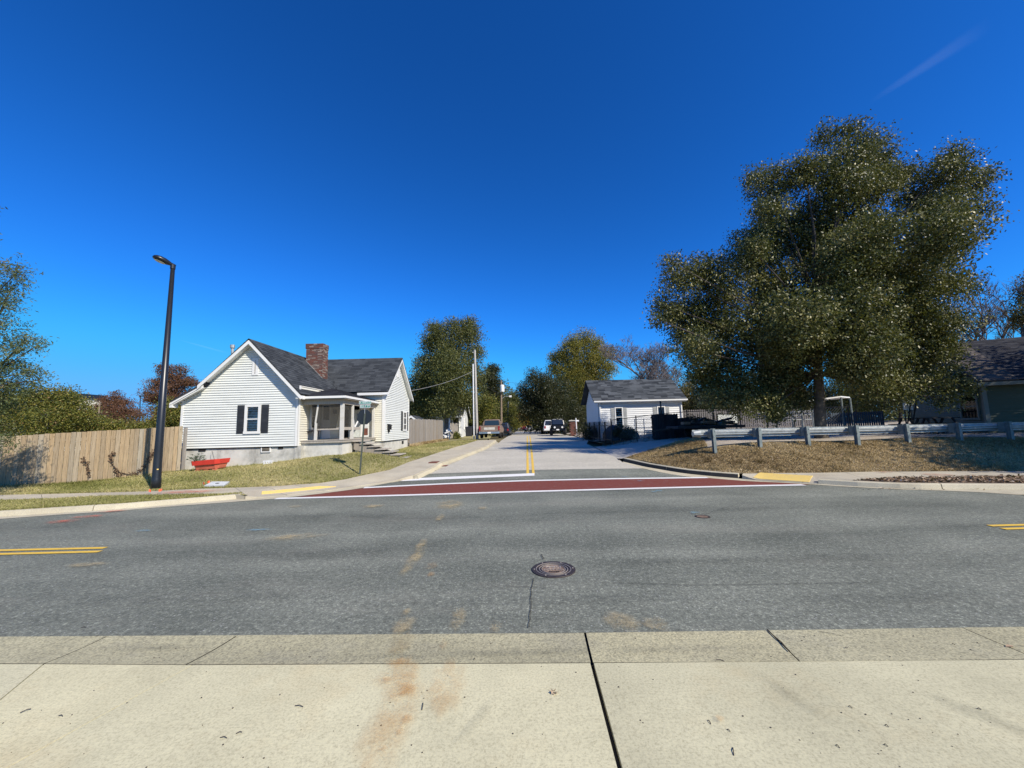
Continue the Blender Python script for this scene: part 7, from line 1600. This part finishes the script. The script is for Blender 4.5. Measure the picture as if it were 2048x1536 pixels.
def blades(name, poly, n, zf, h, mat, seed, bias=0, keep=None, w=.006, lean=.7):
    g = np.random.default_rng(seed); x, y = pts_in(poly, n, g, bias)
    if keep is not None: k = keep(x, y); x, y = x[k], y[k]
    z = batch(zf, x, y); n = len(x); a = g.uniform(0, 6.283, n); hh = h * g.uniform(.5, 1.3, n); ww = w * g.uniform(.7, 1.6, n)
    B = np.stack([x, y, z - .004], 1); U_ = np.stack([np.cos(a), np.sin(a), 0 * a], 1) * ww[:, None]; ln = np.stack([g.normal(0, lean, n) * hh, g.normal(0, lean, n) * hh, hh], 1)
    V = np.stack([B - U_, B + U_, B + ln], 1).reshape(-1, 3); t = np.clip(patchy(x, y) * .75 + g.normal(.12, .2, n), 0, 1)
    return big_mesh(name, V, np.arange(3 * n).reshape(n, 3), np.repeat(t, 3), X[mat], None, (0, 0, 0), 'stuff')
def litter(name, poly, n, zf, size, mat, seed, bias=0, up=.02):
    g = np.random.default_rng(seed); x, y = pts_in(poly, n, g, bias); z = batch(zf, x, y) + g.uniform(.004, up, n); P = np.stack([x, y, z], 1)
    u = g.normal(size=(n, 3)); u[:, 2] *= .35; u /= np.linalg.norm(u, axis=1)[:, None]; w = np.cross(u, np.array([0, 0, 1]) + g.normal(0, .35, (n, 3))); w /= np.linalg.norm(w, axis=1)[:, None]; s = (size * g.uniform(.4, 1.3, n))[:, None]
    V = np.stack([P - u * s * .5, P + w * s * .3, P + u * s * .5, P - w * s * .3], 1).reshape(-1, 3)
    return big_mesh(name, V, np.arange(4 * n).reshape(n, 4), np.repeat(np.clip(g.normal(.45, .28, n), 0, 1), 4), X[mat], None, (0, 0, 0), 'stuff')
lawn_poly = [(-24, 12.4)] + xy(walk_back_L) + [(-3.6, 36), (-7.0, 27.5), (-7.0, 21.4), (-7.5, 17.3), (-9.4, 16.95), (-14.7, 16.95), (-24, 14)]
blades('lawn_grass', lawn_poly, 95000, z_lawn, .055, 'grass_blade', 201, .6, w=.008)
blades('verge_grass', [(-20, 8.4), (-16, 8.9)] + xy(kbL[2:]) + xy(walk_front_L[:7])[::-1] + [(-20, 11.3)], 26000, 0.125, .05, 'grass_blade', 202, w=.007)
mp_ = xy(mk) + xy(walk_back_R) + [(22, 10.9), (22, 14.3)] + xy([Vector((p.x, p.y + .5, 0)) for p in rail_base[::-1]]) + xy(drive_edge[::-1])
blades('dry_grass', mp_, 85000, z_right, .05, 'dry_blade', 203, .2, w=.009)
litter('fallen_leaves', mp_, 4200, z_right, .075, 'litter_leaf', 204)
litter('verge_leaves', xy(wfR[4:8]) + [(20, 10.2), (20, 9.0)] + xy(offs(kerb_face_R, .3)[::-1][:-1]), 5200, 0.128, .10, 'litter_leaf', 205, up=.05)
litter('lot_leaves', [(5, 22.5), (9, 23.0), (22, 17.0), (22, 24), (9, 28), (6, 26)], 5200, z_right, .09, 'litter_leaf', 206)
litter('gutter_leaves', [(9, 10.6), (20, 8.6), (20, 8.3), (9, 10.3)], 120, 0.01, .06, 'litter_leaf', 207)
litter('lawn_leaves', lawn_poly, 700, z_lawn, .07, 'litter_leaf', 211)
def tuft_keep(s): return lambda x, y: (np.sin(x * 5.1 + 3 * np.sin(y * 2.3)) * np.sin(y * 4.3 + 2 * np.sin(x * 1.9))) > s
blades('lawn_tufts', lawn_poly, 42000, z_lawn, .11, 'grass_blade', 212, .6, keep=tuft_keep(.55), w=.009)
blades('mound_tufts', mp_, 42000, z_right, .11, 'dry_blade', 213, .2, keep=tuft_keep(.55), w=.010)
blades('kerb_edge_grass', xy(offs(faceL[2:], .13)) + xy(offs(faceL[2:], .26))[::-1], 4200, 0.128, .06, 'grass_blade', 214, w=.007)
blades('pavement_edge_grass', xy([p + Vector((0, -.05, 0)) for p in walk_back_L[:10]]) + xy([p + Vector((0, .08, 0)) for p in walk_back_L[:10]])[::-1], 4200, z_lawn, .08, 'grass_blade', 215, w=.007)
blades('fence_foot_weeds', [(-19, 13.5), (-14, 16.1), (-14, 15.8), (-19, 13.1)], 3500, z_lawn, .11, 'grass_blade', 208, w=.01)
blades('street_fence_weeds', [(-7.0, 26), (-7.0, 38.5), (-6.4, 38.5), (-6.5, 26)], 3500, z_lawn, .18, 'dry_blade', 209, w=.02)
# crumbs on the driveway: a curled leaf, twigs, grit
gl = gp(1108, 1388, z_road)
lt = M()
for k in range(9): a_ = k * .7; lt.add([gl + Vector((.004 * k - .02, .003 * (k % 3), .008)), gl + Vector((.02 * math.cos(a_), .016 * math.sin(a_), .012 + .018 * (k % 2))), gl + Vector((.028 * math.cos(a_ + .5), .022 * math.sin(a_ + .5), .009))], [(0, 1, 2)], tint=.6 + .04 * k)
c = gp(2020, 1295, z_road); lt.add([c + Vector(v) for v in ((-.035, 0, .008), (0, .018, .016), (.035, .004, .009), (0, -.018, .014))], [(0, 1, 2, 3)], tint=.7)
S(lt.build('fallen_leaf_crumbs', X['litter_leaf']), 'stuff')
tg = M()
for px, py, dx, dy in ((590, 1414, 16, 2), (440, 1478, 14, 1), (472, 1470, 12, -3), (117, 1434, 8, 1), (846, 1408, -2, 14), (40, 1428, 22, -8), (1416, 1443, 6, 8), (1454, 1462, 7, 4), (1466, 1498, 2, 16), (1697, 1415, 8, 4), (1770, 1453, 8, 4), (1672, 1493, 8, 6), (1768, 1492, 8, 4), (1433, 1322, 16, 3), (162, 1257, 10, -1), (1955, 1420, 8, 2), (1690, 1298, 6, 0), (1904, 1290, 6, 2)):
    a, b = gp(px, py, z_road), gp(px + dx, py + dy, z_road); tg.tube([a + Vector((0, 0, .008)), a.lerp(b, .5) + Vector((.002, .004, .013)), b + Vector((0, 0, .008))], .0025, 4)
gr = np.random.default_rng(5)
for k in range(260):
    x, y = gr.uniform(-3.5, 4), gr.uniform(1.2, 3.6); s = gr.uniform(.0015, .0045); tg.box((x, y, z_road(x, y) + .006), (s * 2, s * 1.6, s), rz=gr.uniform(0, 3))
S(tg.build('twigs_and_grit', X['bark_dark']), 'stuff')
for (pa, pb, w) in (((1738, 205), (1985, 45), 34.0), ((352, 678), (462, 708), 8.0)):
    D = 6000.0; A_, B_ = EYE + ray(*pa).normalized() * D, EYE + ray(*pb).normalized() * D
    n = 16; m = M(); side = (B_ - A_).normalized().cross((A_ - EYE).normalized()).normalized()
    for i in range(n + 1):
        p = A_.lerp(B_, i / n); ww = w * (.5 + .9 * i / n)
        for s, tv in ((-1, 0), (-.35, .8), (.35, .8), (1, 0)): m.v.append(tuple(p + side * s * ww * 1.6)); m.t.append(tv * math.sin(math.pi * i / n) ** 1.3)
    for i in range(n):
        for s in range(3): q = i * 4 + s; m.f.append((q, q + 1, q + 5, q + 4)); m.mi.append(0)
    if 'vapour' not in X:
        n_ = N('vapour'); _d = n_.n('BsdfTranslucent'); _d.inputs[0].default_value = (1, 1, 1, 1); _d2 = n_.n('BsdfDiffuse'); _d2.inputs[0].default_value = (1, 1, 1, 1); _a = n_.n('AddShader'); n_.l(_d.outputs[0], _a.inputs[0]); n_.l(_d2.outputs[0], _a.inputs[1]); _t = n_.n('BsdfTransparent'); _m = n_.n('MixShader'); _mm = n_.n('Math', operation='MULTIPLY'); n_.l(n_.tint(), _mm.inputs[0]); _mm.inputs[1].default_value = .032
        n_.l(_mm.outputs[0], _m.inputs[0]); n_.l(_t.outputs[0], _m.inputs[1]); n_.l(_a.outputs[0], _m.inputs[2]); n_.l(_m.outputs[0], n_.nt.nodes['Material Output'].inputs[0])
    S(m.build('contrail_cloud', X['vapour'], smooth=True), 'stuff')
print('LEAVES', LEAVES[0])
